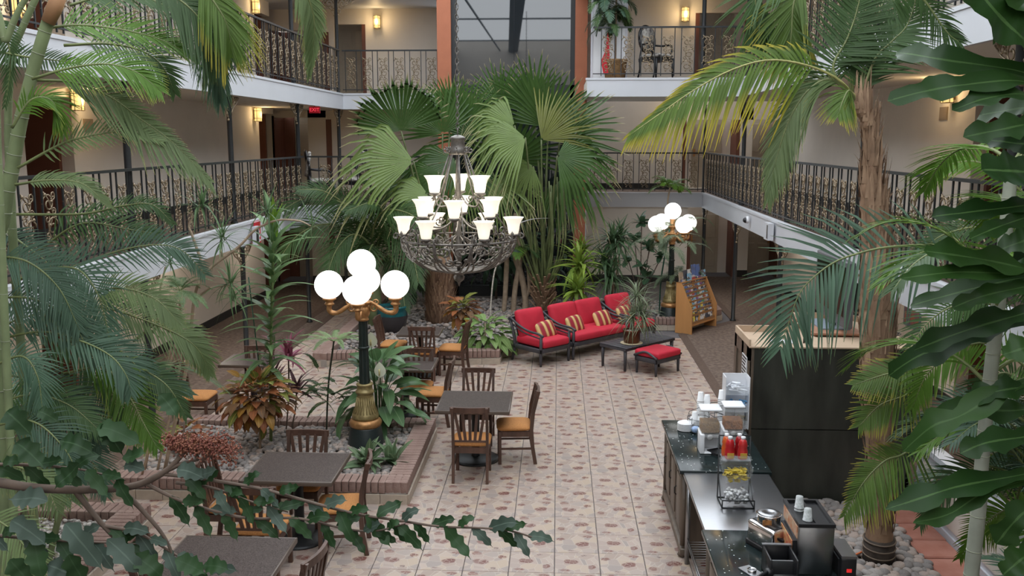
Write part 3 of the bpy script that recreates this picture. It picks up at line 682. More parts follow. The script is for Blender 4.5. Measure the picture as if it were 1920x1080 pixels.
for k, (n_, y) in enumerate((('farthest', 9.45), ('second farthest', 9.05), ('second nearest', 8.65), ('nearest', 8.24))):
    tag(place('paver', PV, None, (3.70, y, -.01), (0, 0, rnd.uniform(-.05, .05))), '%s square terracotta paver in the row beside the low white wall' % n_, 'paver', 'terracotta pavers by the low wall')
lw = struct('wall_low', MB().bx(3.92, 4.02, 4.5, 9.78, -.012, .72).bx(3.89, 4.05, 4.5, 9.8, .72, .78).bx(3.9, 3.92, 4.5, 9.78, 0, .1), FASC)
for y0, y1 in ((8.25, 9.6), (6.8, 8.15), (5.4, 6.7)): MB().bx(3.91, 3.92, y0, y1, .16, .62).obj('panel', WALL, lw)
t = [V((3.42, 9.3, .42)), V((3.40, 9.25, .3)), V((3.36, 9.1, .14)), V((3.28, 8.9, .1)), V((3.1, 8.66, .1)), V((2.95, 8.45, .1)), V((2.7, 8.25, .1)), V((2.5, 8.0, .1))]
ext = MB().tube(crom(t, 30), .009, 6)
ext.tube([V((3.42 + .035 * cos(a), 9.3 + .02 * sin(a), .34 + a * .006)) for a in [i * .7 for i in range(40)]], .009, 5)
tag(ext.obj('extension_cord', mat('orange_cord', (.65, .16, .05), .5)), 'orange extension cord lying over the river stones', 'cord')

# ================================================================== DINING FURNITURE
def chair_parts():
    d = {}
    s = MB(); s.add(*[(lambda m: (m.v, m.f))(puff(.46, .44, .1, 6, 7))][0], 0, True); d['seat'] = s.mesh('seat', ORSEAT)
    l = MB().prism([(-.02, -.02), (.02, -.02), (.02, .02), (-.02, .02)], 0, .42); d['leg'] = l.mesh('leg', WOOD); bevel_mesh(d['leg'], .005, 1, False)
    r = MB(); pts = [(0, -.05, 0), (0, -.015, .22), (0, 0, .44), (0, -.02, .66), (0, -.085, .93)]
    for a, b in zip(pts[:-1], pts[1:]): r.bar(a, b, .032, .045, (0, 1, 0))
    d['back_leg'] = r.mesh('back_leg', WOOD)
    a = MB().bx(-.20, .20, -.012, .012, -.035, .035); d['apron'] = a.mesh('apron', WOOD)
    tr_ = MB()
    P = [V((-.225 + .45 * i / 8, .02 - .03 * sin(pi * i / 8), 0)) for i in range(9)]
    for p, q in zip(P[:-1], P[1:]): tr_.bar(p, q + (q - p) * .1, .028, .065)
    d['top_rail'] = tr_.mesh('top_rail', WOOD)
    st = MB().bx(-.2, .2, -.009, .009, -.012, .012); d['stretcher'] = st.mesh('stretcher', WOOD)
    return d
CP = chair_parts()
SLATS = []
for i in range(5):
    x0 = (i - 2) * .055; x1 = (i - 2) * .088
    SLATS.append(MB().bar((x0, -.005, .50), (x1, -.072, .89), .012, .03, (1, 0, 0)).mesh('slat', WOOD))
SLATS = [MB().bar(((i - 2) * .055, -.005, .50), ((i - 2) * .088, -.07, .89), .034, .014, (0, 1, 0)).mesh('slat', WOOD) for i in range(5)]
def chair(x, y, rz, label, z=0.0):
    """faces local +y; origin at the floor under the seat centre"""
    t = thing('dining_chair', label, 'chair', (x, y, z), rz, 'slat back dining chairs')
    place('seat', CP['seat'], t, (0, 0.01, .455))
    for s in (-1, 1):
        place('leg', CP['leg'], t, (s * .195, .19, 0)); place('back_leg', CP['back_leg'], t, (s * .2, -.2, 0))
        place('stretcher', CP['stretcher'], t, (s * .197, 0, .2), (0, 0, pi / 2)); place('apron', CP['apron'], t, (s * .197, 0, .39), (0, 0, pi / 2))
    place('apron', CP['apron'], t, (0, .19, .39)); place('apron', CP['apron'], t, (0, -.2, .39))
    place('lower_back_rail', CP['stretcher'], t, (0, -.205, .5)); place('top_rail', CP['top_rail'], t, (0, -.29, .90))
    for m_ in SLATS: place('slat', m_, t, (0, -.2, 0))
    return t
TB = {}
def table(x, y, label, s=.9, rz=0.0, sy=None):
    t = thing('dining_table', label, 'table', (x, y, 0), rz, 'square dining tables')
    sy = sy or s
    MB().bx(-s / 2 + .012, s / 2 - .012, -sy / 2 + .012, sy / 2 - .012, .72, .755).obj('tabletop', GRAN, t)
    e = MB().bx(-s / 2, s / 2, -sy / 2, -sy / 2 + .018, .712, .757).bx(-s / 2, s / 2, sy / 2 - .018, sy / 2, .712, .757).bx(-s / 2, -s / 2 + .018, -sy / 2 + .018, sy / 2 - .018, .712, .757).bx(s / 2 - .018, s / 2, -sy / 2 + .018, sy / 2 - .018, .712, .757)
    e.obj('edge_band', mat('table_edge', (.10, .075, .06), .35), t, bevel=.004, seg=1)
    MB().lathe([(.06, .03), (.05, .06), (.05, .7), (.16, .712)], 16).obj('pedestal', BLACKM, t)
    MB().lathe([(.30, 0), (.30, .012), (.27, .03), (.06, .045)], 28).obj('base', BLACKM, t)
def Sq(px_, py_, z=.45): p = PZ(px_, py_, z); return p.x, p.y
table(-1.01, 11.1, 'dark speckled square table standing free on the tiles, three chairs around it')
table(-2.2, 12.98, 'dark table half hidden behind the peace lily beside the lamp', .88, 0, .75)
table(-2.32, 15.28, 'farthest dark table standing by the stone planter and the teal pot', .72, 0, .68)
table(-2.58, 8.69, 'dark table in front of the stone planter, with four chairs around it', .9, 0, .84)
table(-2.58, 6.6, 'nearest dark table at the bottom edge of the picture', .93, 0, .9)
table(-4.5, 13.1, 'dark table at the left behind the red croton', .8, 0, .7)
chair(-1.0, 10.5, 0, 'slat back chair turned away from us in front of the free-standing table')
chair(-.52, 11.12, radians(95), 'slat back chair on the right side of the free-standing table')
chair(-1.05, 11.78, pi, 'slat back chair behind the free-standing table, facing us')
x, y = Sq(812, 735); chair(x, y, radians(88), 'slat back chair left of the free-standing table, seen from its side')
x, y = PZ(786, 655, .92)[:2]; chair(x, y - .28, pi, 'slat back chair facing us behind the table half hidden by the peace lily')
x, y = PZ(786, 705, .42)[:2]
x, y = Sq(849, 652); chair(x, y, radians(85), 'slat back chair right of the farthest table, beside the light green hosta')
x, y = PZ(790, 614, .92)[:2]; chair(x, y + .28, 0, 'slat back chair turned away from us in front of the farthest table')
x, y = Sq(737, 645); chair(x, y, radians(-92), 'slat back chair left of the farthest table in front of the teal pot')
x, y = PZ(577, 808, .92)[:2]; chair(x, y - .28, pi, 'slat back chair between the stone planter and the table before it')
x, y = Sq(640, 945); chair(x, y, radians(98), 'slat back chair with orange seat right of the table before the planter')
x, y = Sq(440, 945); chair(x, y, radians(-90), 'slat back chair left of the table before the planter, behind leaves')
x, y = Sq(492, 985); chair(x, y, 0, 'slat back chair between the two nearest tables, behind the leafy twigs')
x, y = PZ(605, 1010, .92)[:2]; chair(x - .26, y - .2, radians(80), 'slat back chair at the bottom edge right of the nearest table')
x, y = PZ(258, 1000, .92)[:2]; chair(x + .32, y - .1, radians(-85), 'slat back chair left of the nearest table beside the white gravel')
x, y = PZ(487, 650, .92)[:2]; chair(x, y - .28, pi, 'slat back chair facing us behind the left table near the black post')
x, y = Sq(370, 742); chair(x, y, radians(-90), 'slat back chair left of the left table, half behind palm leaves')
# ================================================================== RED LOUNGE SET (turned 45 degrees)
A45 = radians(45)
def uv45(o, u, v_): return V((o[0] + u * cos(A45) + v_ * sin(A45), o[1] + u * sin(A45) - v_ * cos(A45), 0))   # u along sofa, v to the front
def striped():
    m, nt, b = nodes_of('striped_pillow_cloth'); N = nt.nodes.new; L = nt.links.new
    tc = N('ShaderNodeTexCoord'); sx = N('ShaderNodeSeparateXYZ'); L(tc.outputs['Generated'], sx.inputs[0]); cr = N('ShaderNodeValToRGB'); cr.color_ramp.interpolation = 'CONSTANT'
    e = cr.color_ramp.elements; R_ = (.30, .012, .03, 1); T_ = (.62, .42, .17, 1); Dk = (.30, .15, .05, 1)
    seq = [(0, T_), (.1, Dk), (.13, R_), (.3, Dk), (.33, T_), (.44, Dk), (.47, R_), (.62, Dk), (.65, T_), (.76, Dk), (.79, R_), (.92, T_)]
    e[0].color = T_; e[1].position = .1; e[1].color = Dk
    for p_, c in seq[2:]: q_ = e.new(p_); q_.color = c
    L(sx.outputs[0], cr.inputs[0]); L(cr.outputs[0], b.inputs['Base Color']); b.inputs['Roughness'].default_value = .6; return m
STRIPE = striped()
def lounge(label, origin, W, nseat, cat, name):
    """origin: front left foot; local x along the front, local y to the back"""
    t = thing(name, label, cat, (origin[0], origin[1], 0), A45)
    D = .72
    fr = MB().bx(0, W, 0, .05, .24, .32).bx(0, W, D - .05, D, .24, .32).bx(0, .05, 0, D, .24, .32).bx(W - .05, W, 0, D, .24, .32).bx(.05, W - .05, .05, D - .05, .27, .3)
    fr.obj('seat_frame', GREYW, t, bevel=.008, seg=1)
    for x in (0.03, W - .03):
        MB().tube([(x, .03, 0), (x, .03, .1), (x, .03, .32), (x, .02, .56)], [.02, .027, .03, .024], 8).obj('front_leg', GREYW, t)
        MB().tube([(x, D + .06, 0), (x, D, .2), (x, D - .01, .4), (x, D + .06, .62), (x, D + .12, .74)], [.02, .028, .03, .026, .02], 8).obj('back_leg', GREYW, t)
        a = MB(); a.tube(crom([(x, -.03, .55), (x, .1, .585), (x, .35, .6), (x, .58, .66), (x, D + .12, .78)], 14), .022, 8); a.tube(crom([(x, .02, .5), (x, .2, .52), (x, .45, .55), (x, D + .05, .66)], 10), .014, 6)
        a.obj('armrest', GREYW, t)
    b = MB().bar((0, D + .12, .76), (W, D + .12, .76), .03, .05)
    for k in range(int(W / .09)): b.bar((.06 + k * .09, D - .01, .34), (.06 + k * .09, D + .12, .75), .03, .012, (0, 1, 0))
    b.obj('back_frame', GREYW, t)
    sw = (W - .12)
    c = puff(sw + .02, D + .02, .16, 10, 16, .28, .5); me = c.mesh('seat_cushion', RED); place('seat_cushion', me, t, (W / 2, D / 2 - .02, .395))
    bw = sw / nseat
    for k in range(nseat):
        me = puff(bw + .01, .54, .19, 8, 10, .5, .8).mesh('back_cushion', RED); place('back_cushion', me, t, (.06 + bw * (k + .5), D - .06, .66), (radians(72), 0, rnd.uniform(-.04, .04)))
    return t
lo1 = (-.28, 15.80)
lounge('single red-cushioned lounge chair at the left end of the sofa row', lo1, .76, 1, 'armchair', 'lounge_chair')
s0 = uv45(lo1, .82, 0); lounge('red two-seat sofa with charcoal frame in the middle of the row', s0, 1.52, 2, 'sofa', 'sofa')
s1 = uv45(lo1, 2.42, 0); lounge('red-cushioned lounge chair at the right end, behind the potted spider plant', s1, .76, 1, 'armchair', 'lounge_chair')
PIL = puff(.42, .34, .14, 8, 5).mesh('throw_pillow', STRIPE)
for lab, u, v_, tilt in (('red and gold striped pillow leaning on the left lounge chair', .42, -.30, 64), ('striped red and gold pillow at the left end of the sofa', 1.17, -.30, 66), ('striped red and gold pillow in the middle of the sofa', 1.93, -.30, 62), ('striped pillow on the right lounge chair, partly behind the plant', 2.62, -.34, 66)):
    p = uv45(lo1, u, v_); o = place('throw_pillow', PIL, None, (p.x, p.y, .575), (radians(tilt), radians(rnd.uniform(-8, 2)), A45 + radians(rnd.uniform(-6, 6)))); tag(o, lab, 'pillow', 'striped throw pillows')
# coffee table
t = thing('coffee_table', 'charcoal slatted coffee table carrying the potted spider plant', 'table', (.76, 15.98, 0), A45)
W, D = 1.36, .60
MB().bx(0, W, -D, 0, .36, .40).obj('apron_frame', GREYW, t)
for k in range(12): MB().bx(.012 + k * (W - .02) / 12, .012 + (k + 1) * (W - .02) / 12 - .014, -D - .02, .02, .40, .42).obj('slat', GREYW, t, bevel=.004, seg=1)
for x in (.04, W - .04):
    for y in (-.04, -D + .04): MB().tube([(x, y, 0), (x, y, .2), (x, y, .37)], [.022, .027, .034], 8).obj('leg', GREYW, t)
o = thing('ottoman', 'low charcoal ottoman with a red cushion in front of the coffee table', 'ottoman', (1.34, 15.56, 0), A45)
W, D = .66, .48
MB().bx(0, W, -D, -D + .05, .22, .3).bx(0, W, -.05, 0, .22, .3).bx(0, .05, -D, 0, .22, .3).bx(W - .05, W, -D, 0, .22, .3).bx(.04, W - .04, -D + .04, -.04, .26, .29).obj('frame', GREYW, o, bevel=.006, seg=1)
for x in (.03, W - .03):
    for y in (-.03, -D + .03): MB().tube([(x, y, 0), (x, y, .15), (x, y, .33)], [.02, .026, .03], 8).obj('leg', GREYW, o)
for x in (.0, W): MB().tube(crom([(x, -D - .01, .31), (x, -D / 2, .40), (x, .01, .31)], 10), .02, 8).obj('side_rail', GREYW, o)
place('cushion', puff(W - .03, D + .06, .13, 9, 16, .28, .5).mesh('cushion', RED), o, (W / 2, -D / 2, .355))
pp = PZ(1184, 642, .43)
mt = MB().lathe([(.02, 0), (.19, .0), (.2, .005), (.19, .01), (.02, .01)], 24); tag(mt.obj('woven_mat', mat('straw_mat', (.52, .43, .28), .9, bump=.4, bscale=90), None, (pp.x, pp.y, .421)), 'round woven straw mat under the plant pot', 'mat')
# brochure rack
CB = [((.10, .17, .42), 'blue'), ((.45, .06, .05), 'red'), ((.70, .70, .70), 'white'), ((.62, .32, .07), 'orange'), ((.10, .30, .17), 'green'), ((.06, .07, .10), 'black'), ((.25, .50, .72), 'pale blue'), ((.42, .33, .25), 'tan'), ((.30, .10, .30), 'purple'), ((.72, .60, .10), 'yellow')]
def paper(i):
    c, nm = CB[i]; n = 'leaflet_print_' + nm.replace(' ', '_')
    if n in MATS: return MATS[n]
    m, nt, b = nodes_of(n); N = nt.nodes.new; L = nt.links.new
    tc = N('ShaderNodeTexCoord'); v = N('ShaderNodeTexVoronoi'); v.inputs['Scale'].default_value = 16; oi = N('ShaderNodeObjectInfo')
    va = N('ShaderNodeVectorMath'); va.operation = 'ADD'; L(tc.outputs['Object'], va.inputs[0]); L(oi.outputs['Location'], va.inputs[1]); L(va.outputs[0], v.inputs['Vector'])
    se = N('ShaderNodeSeparateColor'); L(v.outputs['Color'], se.inputs[0]); cr = N('ShaderNodeValToRGB'); cr.color_ramp.interpolation = 'CONSTANT'
    e = cr.color_ramp.elements; e[0].color = (*c, 1); e[1].position = .55; e[1].color = (*[x * .5 + .05 for x in c], 1); q = e.new(.75); q.color = (.6, .6, .62, 1); q = e.new(.88); q.color = (.12, .12, .14, 1)
    L(se.outputs[0], cr.inputs[0]); L(cr.outputs[0], b.inputs['Base Color']); b.inputs['Roughness'].default_value = .4; return m
RW = mat('honey_oak_veneer', (.48, .235, .085), .45, var=.12, scale=5, stretch=(1, 1, .12))
r0 = V((2.76, 18.69, 0)); r1 = V((3.47, 20.11, 0))
RL = 1.12; ra = radians(54)
t = thing('brochure_rack', 'honey-coloured wooden rack full of leaflets beside the carpet edge', 'rack', (r0.x, r0.y, 0), ra)
prof = [(0, 0), (.38, 0), (.38, 1.06), (.27, 1.06), (0, .5)]
for x in (0, RL - .03):
    mb = MB(); M_ = Matrix(((0, 0, 1, 0), (1, 0, 0, 0), (0, 1, 0, 0), (0, 0, 0, 1))); mb.prism(prof, x, x + .03, 0, M_); mb.obj('side_panel', RW, t)
mb = MB().bx(.03, RL - .03, .35, .38, .1, 1.04); mb.obj('back_panel', RW, t)
MB().bx(.03, RL - .03, .02, .35, .16, .19).obj('bottom_shelf', RW, t)
rows = 9
for r in range(rows):
    f_ = r / (rows - 1); y = .03 + .24 * f_; z = .22 + (.0 if r == 0 else .16 + .61 * (r - 1) / (rows - 2))
    MB().bx(.03, RL - .03, y - .004, y, z - .02, z + (.018 if r else .03)).obj('clear_pocket', mat('rack_lip', (.30, .16, .07), .5), t)
    MB().bx(.03, RL - .03, y, y + .07, z - .03, z - .02).obj('tier', RW, t)
bw = .105; nb = int((RL - .08) / (bw + .004))
rname = ['bottom', 'second', 'third', 'fourth', 'fifth', 'sixth', 'seventh', 'eighth', 'top']
nth = ['first', 'second', 'third', 'fourth', 'fifth', 'sixth', 'seventh', 'eighth', 'ninth', 'tenth', 'eleventh', 'twelfth', 'thirteenth', 'fourteenth', 'fifteenth']
R4 = Matrix.Translation((r0.x, r0.y, 0)) @ Matrix.Rotation(ra, 4, 'Z')
LF = [MB().bx(-.05, .05, -.004, .004, 0, .22).mesh('leaflet', paper(i)) for i in range(10)]
for r in range(rows):
    f_ = r / (rows - 1); y = .03 + .24 * f_; z = .22 + (.0 if r == 0 else .16 + .61 * (r - 1) / (rows - 2))
    for c in range(nb):
        i = rnd.choice((0, 0, 1, 2, 2, 3, 4, 5, 5, 6, 7, 8, 9))
        M_ = R4 @ Matrix.Translation((.05 + bw / 2 + c * (bw + .004), y + .022, z - .017 + rnd.uniform(0, .008))) @ Matrix.Rotation(radians(-7 + rnd.uniform(-3, 2)), 4, 'X')
        o = place('leaflet', LF[i], None, mat4=M_); o.scale = (.97, 1, 1.0 if r == 0 else .58)
        tag(o, '%s leaflet, %s from the left in the %s row of the rack' % (CB[i][1], nth[min(c, 14)], rname[r]), 'leaflet', 'leaflets in the wooden rack')
for k, (lab, i, x, y, h) in enumerate((('tan map booklet standing on top of the rack at its left end', 7, .0, .31, .2), ('dark booklet standing second from the left on top of the rack', 5, .19, .315, .22), ('white guide booklet standing third on top of the rack', 2, .38, .32, .22), ('large blue guide booklet standing on top of the rack', 0, .57, .325, .3), ('right hand blue booklet standing on top of the rack', 0, .77, .33, .28), ('low pale blue booklet in front on top of the rack', 6, .28, .27, .15), ('small pale blue booklet at the right on top of the rack', 6, .96, .30, .15))):
    M_ = R4 @ Matrix.Translation((x + .08, y, 1.063)) @ Matrix.Rotation(radians(-6), 4, 'X'); o = place('booklet', LF[i], None, mat4=M_); o.scale = (1.7, 2, h / .22); tag(o, lab, 'booklet', 'booklets on top of the rack')
MB().bx(.0, RL, .25, .37, 1.045, 1.06).obj('top_panel', RW, t)
# turquoise pot by the farthest table
pt = PZ(736, 622, .15)
t = thing('glazed_pot', 'large dark pot with a turquoise glazed rim among the stones', 'pot', (pt.x, pt.y, .13))
MB().lathe([(.2, 0), (.22, .02), (.29, .2), (.31, .34), (.29, .47), (.27, .5)], 24).obj('body', mat('dark_glaze', (.035, .03, .032), .25), t)
MB().lathe([(.308, .37), (.305, .42), (.295, .5), (.31, .53), (.30, .56), (.27, .55), (.25, .5), (.1, .48)], 24, cap=False).obj('glazed_rim', mat('turquoise_glaze', (.012, .085, .095), .12, var=.3, scale=8), t)
# medallion armchairs on the landings
MED = mat('patterned_upholstery', (.06, .05, .05), .7, col2=(.55, .52, .47), scale=14, detail=1)
def medallion(label, x, y, z, rz):
    t = thing('medallion_armchair', label, 'armchair', (x, y, z), rz, 'black medallion armchairs'); t.scale = (1.12, 1.12, 1.12)
    Mx = Matrix.Rotation(radians(80), 3, 'X')
    MB().lathe([(.001, .03), (.2, .03), (.21, 0), (.2, -.03), (.001, -.03)], 20, (0, -.27, .78), m=Matrix(((1, 0, 0), (0, 1, 0), (0, 0, 1))) @ Mx @ Matrix.Diagonal((.95, 1.2, 1))).obj('back_pad', MED, t)
    MB().tube([V((.21 * cos(a), -.27 - .04 * sin(a), .78 + .26 * sin(a))) for a in [i * pi / 12 for i in range(25)]], .026, 6).obj('back_frame', BLACKP, t)
    place('seat', puff(.52, .5, .12, 6, 6).mesh('seat', MED), t, (0, 0, .44))
    MB().bx(-.25, .25, -.24, .24, .34, .40).obj('seat_frame', BLACKP, t)
    for s in (-1, 1):
        MB().tube([(s * .23, .22, 0), (s * .225, .22, .2), (s * .23, .22, .38)], [.016, .024, .03], 6).obj('leg', BLACKP, t); MB().tube([(s * .21, -.3, 0), (s * .21, -.23, .2), (s * .21, -.24, .4), (s * .15, -.27, .58)], [.016, .024, .026, .02], 6).obj('leg', BLACKP, t)
        MB().tube(crom([(s * .2, -.27, .68), (s * .27, -.1, .66), (s * .29, .08, .66), (s * .27, .15, .58), (s * .24, .12, .42)], 12), .02, 6).obj('armrest', BLACKP, t)
q = PY(1225, 120, 20.9); medallion('black armchair with patterned oval back on the third-floor right landing', q.x + .05, 20.75, F3R, radians(-140))
q = PY(612, 330, 20.5); medallion('left black armchair with patterned oval back on the second-floor landing', q.x - .1, 20.5, F2, radians(-70))
q = PY(640, 330, 20.9); medallion('right black armchair with patterned oval back on the second-floor landing', q.x + .25, 21.2, F2, radians(150))
# ================================================================== GLOBE LAMPS AND CHANDELIER
LAMPM = {}
def lamp(label, x, y, z0, rot, k=1.0):
    t = thing('globe_lamp', label, 'lamp', (x, y, z0), rot, 'five-globe lamp posts'); t.scale = (k, k, k)
    if not LAMPM:
        LAMPM['base'] = MB().lathe([(.24, 0), (.235, .02), (.195, .27), (.19, .28)], 20).mesh('base', mat('lamp_black', (.012, .02, .02), .4))
        LAMPM['collar'] = MB().lathe([(.19, .28), (.20, .3), (.205, .33), (.19, .36), (.165, .38)], 20).mesh('collar', GOLD)
        pr = [(.165, .38), (.17, .41), (.16, .45), (.125, .52), (.105, .6), (.098, .68), (.10, .70), (.115, .71), (.115, .735), (.10, .745), (.095, .80), (.105, .81), (.105, .825), (.07, .83)]
        mb = MB(); mb.lathe(pr, 24)
        for j in range(24):
            a = 2 * pi * j / 24; mb.tube([(.155 * cos(a), .155 * sin(a), .455), (.122 * cos(a), .122 * sin(a), .53), (.1 * cos(a), .1 * sin(a), .66)], .007, 4)
        LAMPM['flare'] = mb.mesh('flare', GOLDG)
        mb = MB(); n = 24; vs = []
        for i, z in enumerate((.82, 1.64)):
            for j in range(n): a = 2 * pi * j / n; r = (.066 - .012 * i) * (1 if j % 2 else .9); vs.append((r * cos(a), r * sin(a), z))
        mb.add(vs, [(j, (j + 1) % n, n + (j + 1) % n, n + j) for j in range(n)]); mb.lathe([(.07, 1.27), (.074, 1.285), (.07, 1.3)], 20)
        LAMPM['shaft'] = mb.mesh('shaft', mat('lamp_green_black', (.010, .02, .018), .35))
        LAMPM['capital'] = MB().lathe([(.055, 1.76), (.075, 1.77), (.075, 1.79), (.06, 1.80), (.085, 1.84), (.095, 1.88), (.08, 1.93), (.065, 1.95), (.11, 1.985), (.12, 2.0), (.07, 2.01), (.04, 2.06), (.07, 2.13), (.085, 2.14), (.06, 2.15), (.05, 2.16), (.05, 2.32)], 16).mesh('capital', GOLD)
        arm = MB().tube(crom([(.06, 0, 1.97), (.12, 0, 1.985), (.2, 0, 1.93), (.29, 0, 1.87), (.37, 0, 1.86), (.41, 0, 1.90), (.405, 0, 1.97)], 18), [.022] * 6 + [.028] * 5 + [.034] * 7, 8)
        arm.tube(spiral((.14, 0, 1.92), .055, .012, pi / 2, 1.4, 14), .012, 6); arm.tube(spiral((.17, 0, 1.99), .04, .01, pi, -1.2, 10), .01, 6)
        arm.lathe([(.03, 1.95), (.06, 1.965), (.06, 1.98), (.045, 1.99), (.05, 2.01), (.085, 2.03), (.085, 2.045), (.05, 2.05)], 14, (.405, 0, 0))
        LAMPM['arm'] = arm.mesh('arm', GOLD)
        LAMPM['globe'] = MB().lathe([(.04, -.178), (.04, -.16)] , 12).sphere((0, 0, 0), .176, 28).mesh('globe', GLOBE)
    for p in ('base', 'collar', 'flare', 'shaft', 'capital'): place(p, LAMPM[p], t, (0, 0, -.14 if p == 'capital' else 0))
    for j in range(4):
        a = j * pi / 2; place('arm', LAMPM['arm'], t, (0, 0, -.14), (0, 0, a)); place('globe', LAMPM['globe'], t, (.405 * cos(a), .405 * sin(a), 2.07))
    place('globe', LAMPM['globe'], t, (0, 0, 2.33))
    return t
p = PZ(672, 836, .16); lamp('five-globe lamp post standing in the nearer stone planter', p.x + .10, p.y, .15, radians(4))
p = PZ(1256, 598, .15); lamp('five-globe lamp post beside the leaflet rack at the back', p.x, p.y, .14, radians(28))
# chandelier
CI = mat('dark_wrought_iron', (.17, .155, .14), .4, .5, var=.3, scale=20)
t = thing('chandelier', 'large wrought-iron chandelier with bell shades hanging over the tables', 'chandelier', (-1.19, 11.0, 0))
RB = .69
bk = MB()
for z, r in ((2.80, .69), (2.415, .22)): bk.tube(spiral((0, 0, z), r, r, 0, 1, 41, (1, 0, 0), (0, 1, 0)), .013, 5)
bk.obj('basket_rings', CI, t)
prof = lambda s: (RB * cos(s * pi / 2) ** .82, 2.80 - .40 * sin(s * pi / 2))
ribm = MB(); ribm.tube([(prof(s)[0], 0, prof(s)[1]) for s in [i / 12 * .98 for i in range(13)]], .012, 5)
# scrolls lying on the basket surface, built in (angle, s)
def bp(a, s): r, z = prof(max(0, min(1, s))); return V((r * cos(a), r * sin(a), z))
scm = MB()
def bq(u, v): r_, z_ = prof(min(1, max(0, v / .86))); return bp(u / max(.24, r_) + pi / 10, v / .86)
for sg in (-1, 1):
    for (cu, cv), r0_, r1_, a0_, tn in (((.105, .12), .085, .018, pi * .5, 1.35), ((.055, .33), .065, .014, pi * 1.5, -1.3), ((.16, .27), .04, .01, 0, 1.2)):
        scm.tube([bq(sg * (cu + (r0_ + (r1_ - r0_) * q) * cos(a0_ + tn * 2 * pi * q)), cv + (r0_ + (r1_ - r0_) * q) * sin(a0_ + tn * 2 * pi * q)) for q in [i / 17 for i in range(18)]], .0115, 5)
    scm.tube(crom([bq(sg * .205, .0), bq(sg * .19, .2), bq(sg * .10, .42), bq(sg * .05, .62), bq(sg * .03, .86)], 14), .0115, 5)
scm.tube(crom([bq(0, .0) + V((0, 0, .11)), bq(0, .0) + V((0, 0, .04)), bq(0, .05)], 6), [.004, .02, .01, .012, .02, .008], 6)
RIBM = ribm.mesh('rib', CI); SCM = scm.mesh('scrollwork', CI)
for j in range(10):
    place('rib', RIBM, t, None, (0, 0, j * pi / 5)); place('scrollwork', SCM, t, None, (0, 0, j * pi / 5))
fl = MB().tube(spiral((.64, 0, 2.86), .06, .015, -pi / 2, 1.3, 12), .01, 4).tube(spiral((.75, 0, 2.83), .045, .012, pi, -1.2, 10), .01, 4)
FLM = fl.mesh('rim_scroll', CI)
for j in range(10): place('rim_scroll', FLM, t, None, (0, 0, j * pi / 5 + .05))
MB().lathe([(.15, 2.41), (.1, 2.39), (.05, 2.36), (.07, 2.34), (.06, 2.30), (.02, 2.27), (.005, 2.22)], 14).obj('bottom_finial', CI, t)
MB().lathe([(.02, 2.4), (.035, 2.6), (.06, 2.7), (.035, 2.76), (.04, 2.85), (.018, 3.0), (.016, 3.35), (.028, 3.4), (.014, 3.5), (.014, 3.95)], 10).obj('stem', CI, t)
cr = MB().lathe([(.09, 3.80), (.11, 3.83), (.085, 3.87), (.08, 3.97), (.10, 3.99), (.08, 4.01), (.03, 4.03)], 14)
for j in range(8): a = j * pi / 4; cr.tube(spiral((.15 * cos(a), .15 * sin(a), 3.85), .04, .01, pi / 2, 1.2, 9, (cos(a), sin(a), 0)), .009, 4)
cr.obj('crown', CI, t)
rodm = MB().tube([(.10, 0, 3.80), (.30, 0, 3.28)], .011, 5).tube([(.30, 0, 3.28), (.67, 0, 2.80)], .009, 5); rodm.sphere((.30, 0, 3.28), .024, 8); RODM = rodm.mesh('rod', CI)
for j in range(8): place('rod', RODM, t, None, (0, 0, j * pi / 4 + .2))
shp = MB().lathe([(.055, .0), (.06, .01), (.068, .05), (.075, .10), (.09, .15), (.118, .19), (.125, .2), (.115, .19), (.085, .145), (.07, .1), (.06, .04), (.02, .02)], 18, cap=False).mesh('shade', SHADE)
cup = MB().lathe([(.012, -.05), (.03, -.04), (.07, -.02), (.07, -.005), (.05, 0)], 12).mesh('bobeche', CI)
for ring, r, z, n, a0 in (('lower', .66, 2.86, 6, radians(62)), ('middle', .46, 3.085, 6, radians(30)), ('upper', .31, 3.36, 3, radians(-28))):
    for j in range(n):
        a = a0 + j * 2 * pi / n; x, y = r * cos(a), r * sin(a)
        b = MB(); b.tube(crom([(.03 * cos(a), .03 * sin(a), z - .02), (r * .4 * cos(a), r * .4 * sin(a), z - .14), (r * .85 * cos(a), r * .85 * sin(a), z - .16), (x, y, z - .03)], 12), .011, 5); b.tube(spiral((r * .55 * cos(a), r * .55 * sin(a), z - .07), .055, .012, pi, 1.3, 11, (cos(a), sin(a), 0)), .009, 4)
        ar = b.obj('arm', CI, t); place('bobeche', cup, ar, (x, y, z)); place('shade', shp, ar, (x, y, z))
ch = MB(); z = 4.03; k = 0
while z < 8.45:
    ch.tube([V(((.018 * cos(a)) if k % 2 else 0, 0 if k % 2 else .018 * cos(a), z + .04 + .042 * sin(a))) for a in [i * pi / 5 for i in range(11)]], .006, 4); z += .062; k += 1
ch.obj('chain', CI, t)
l = bpy.data.lights.new('chandelier_bulbs', 'POINT'); l.energy = 25; l.color = (1, .9, .75); l.shadow_soft_size = .4; lo = bpy.data.objects.new('chandelier_bulbs', l); COL.objects.link(lo); lo.parent = t; lo.location = (0, 0, 3.25)
# thin wire running from the chandelier to the lift column
tag(MB().tube(crom([(-.5, 11.1, 2.97), PY(1005, 410, 16.5), PY(1045, 409, 22.58)], 24), .008, 4).obj('guy_wire', mat('wire_grey', (.4, .4, .4), .5)), 'thin grey wire stretched from the chandelier to the lift column', 'wire')
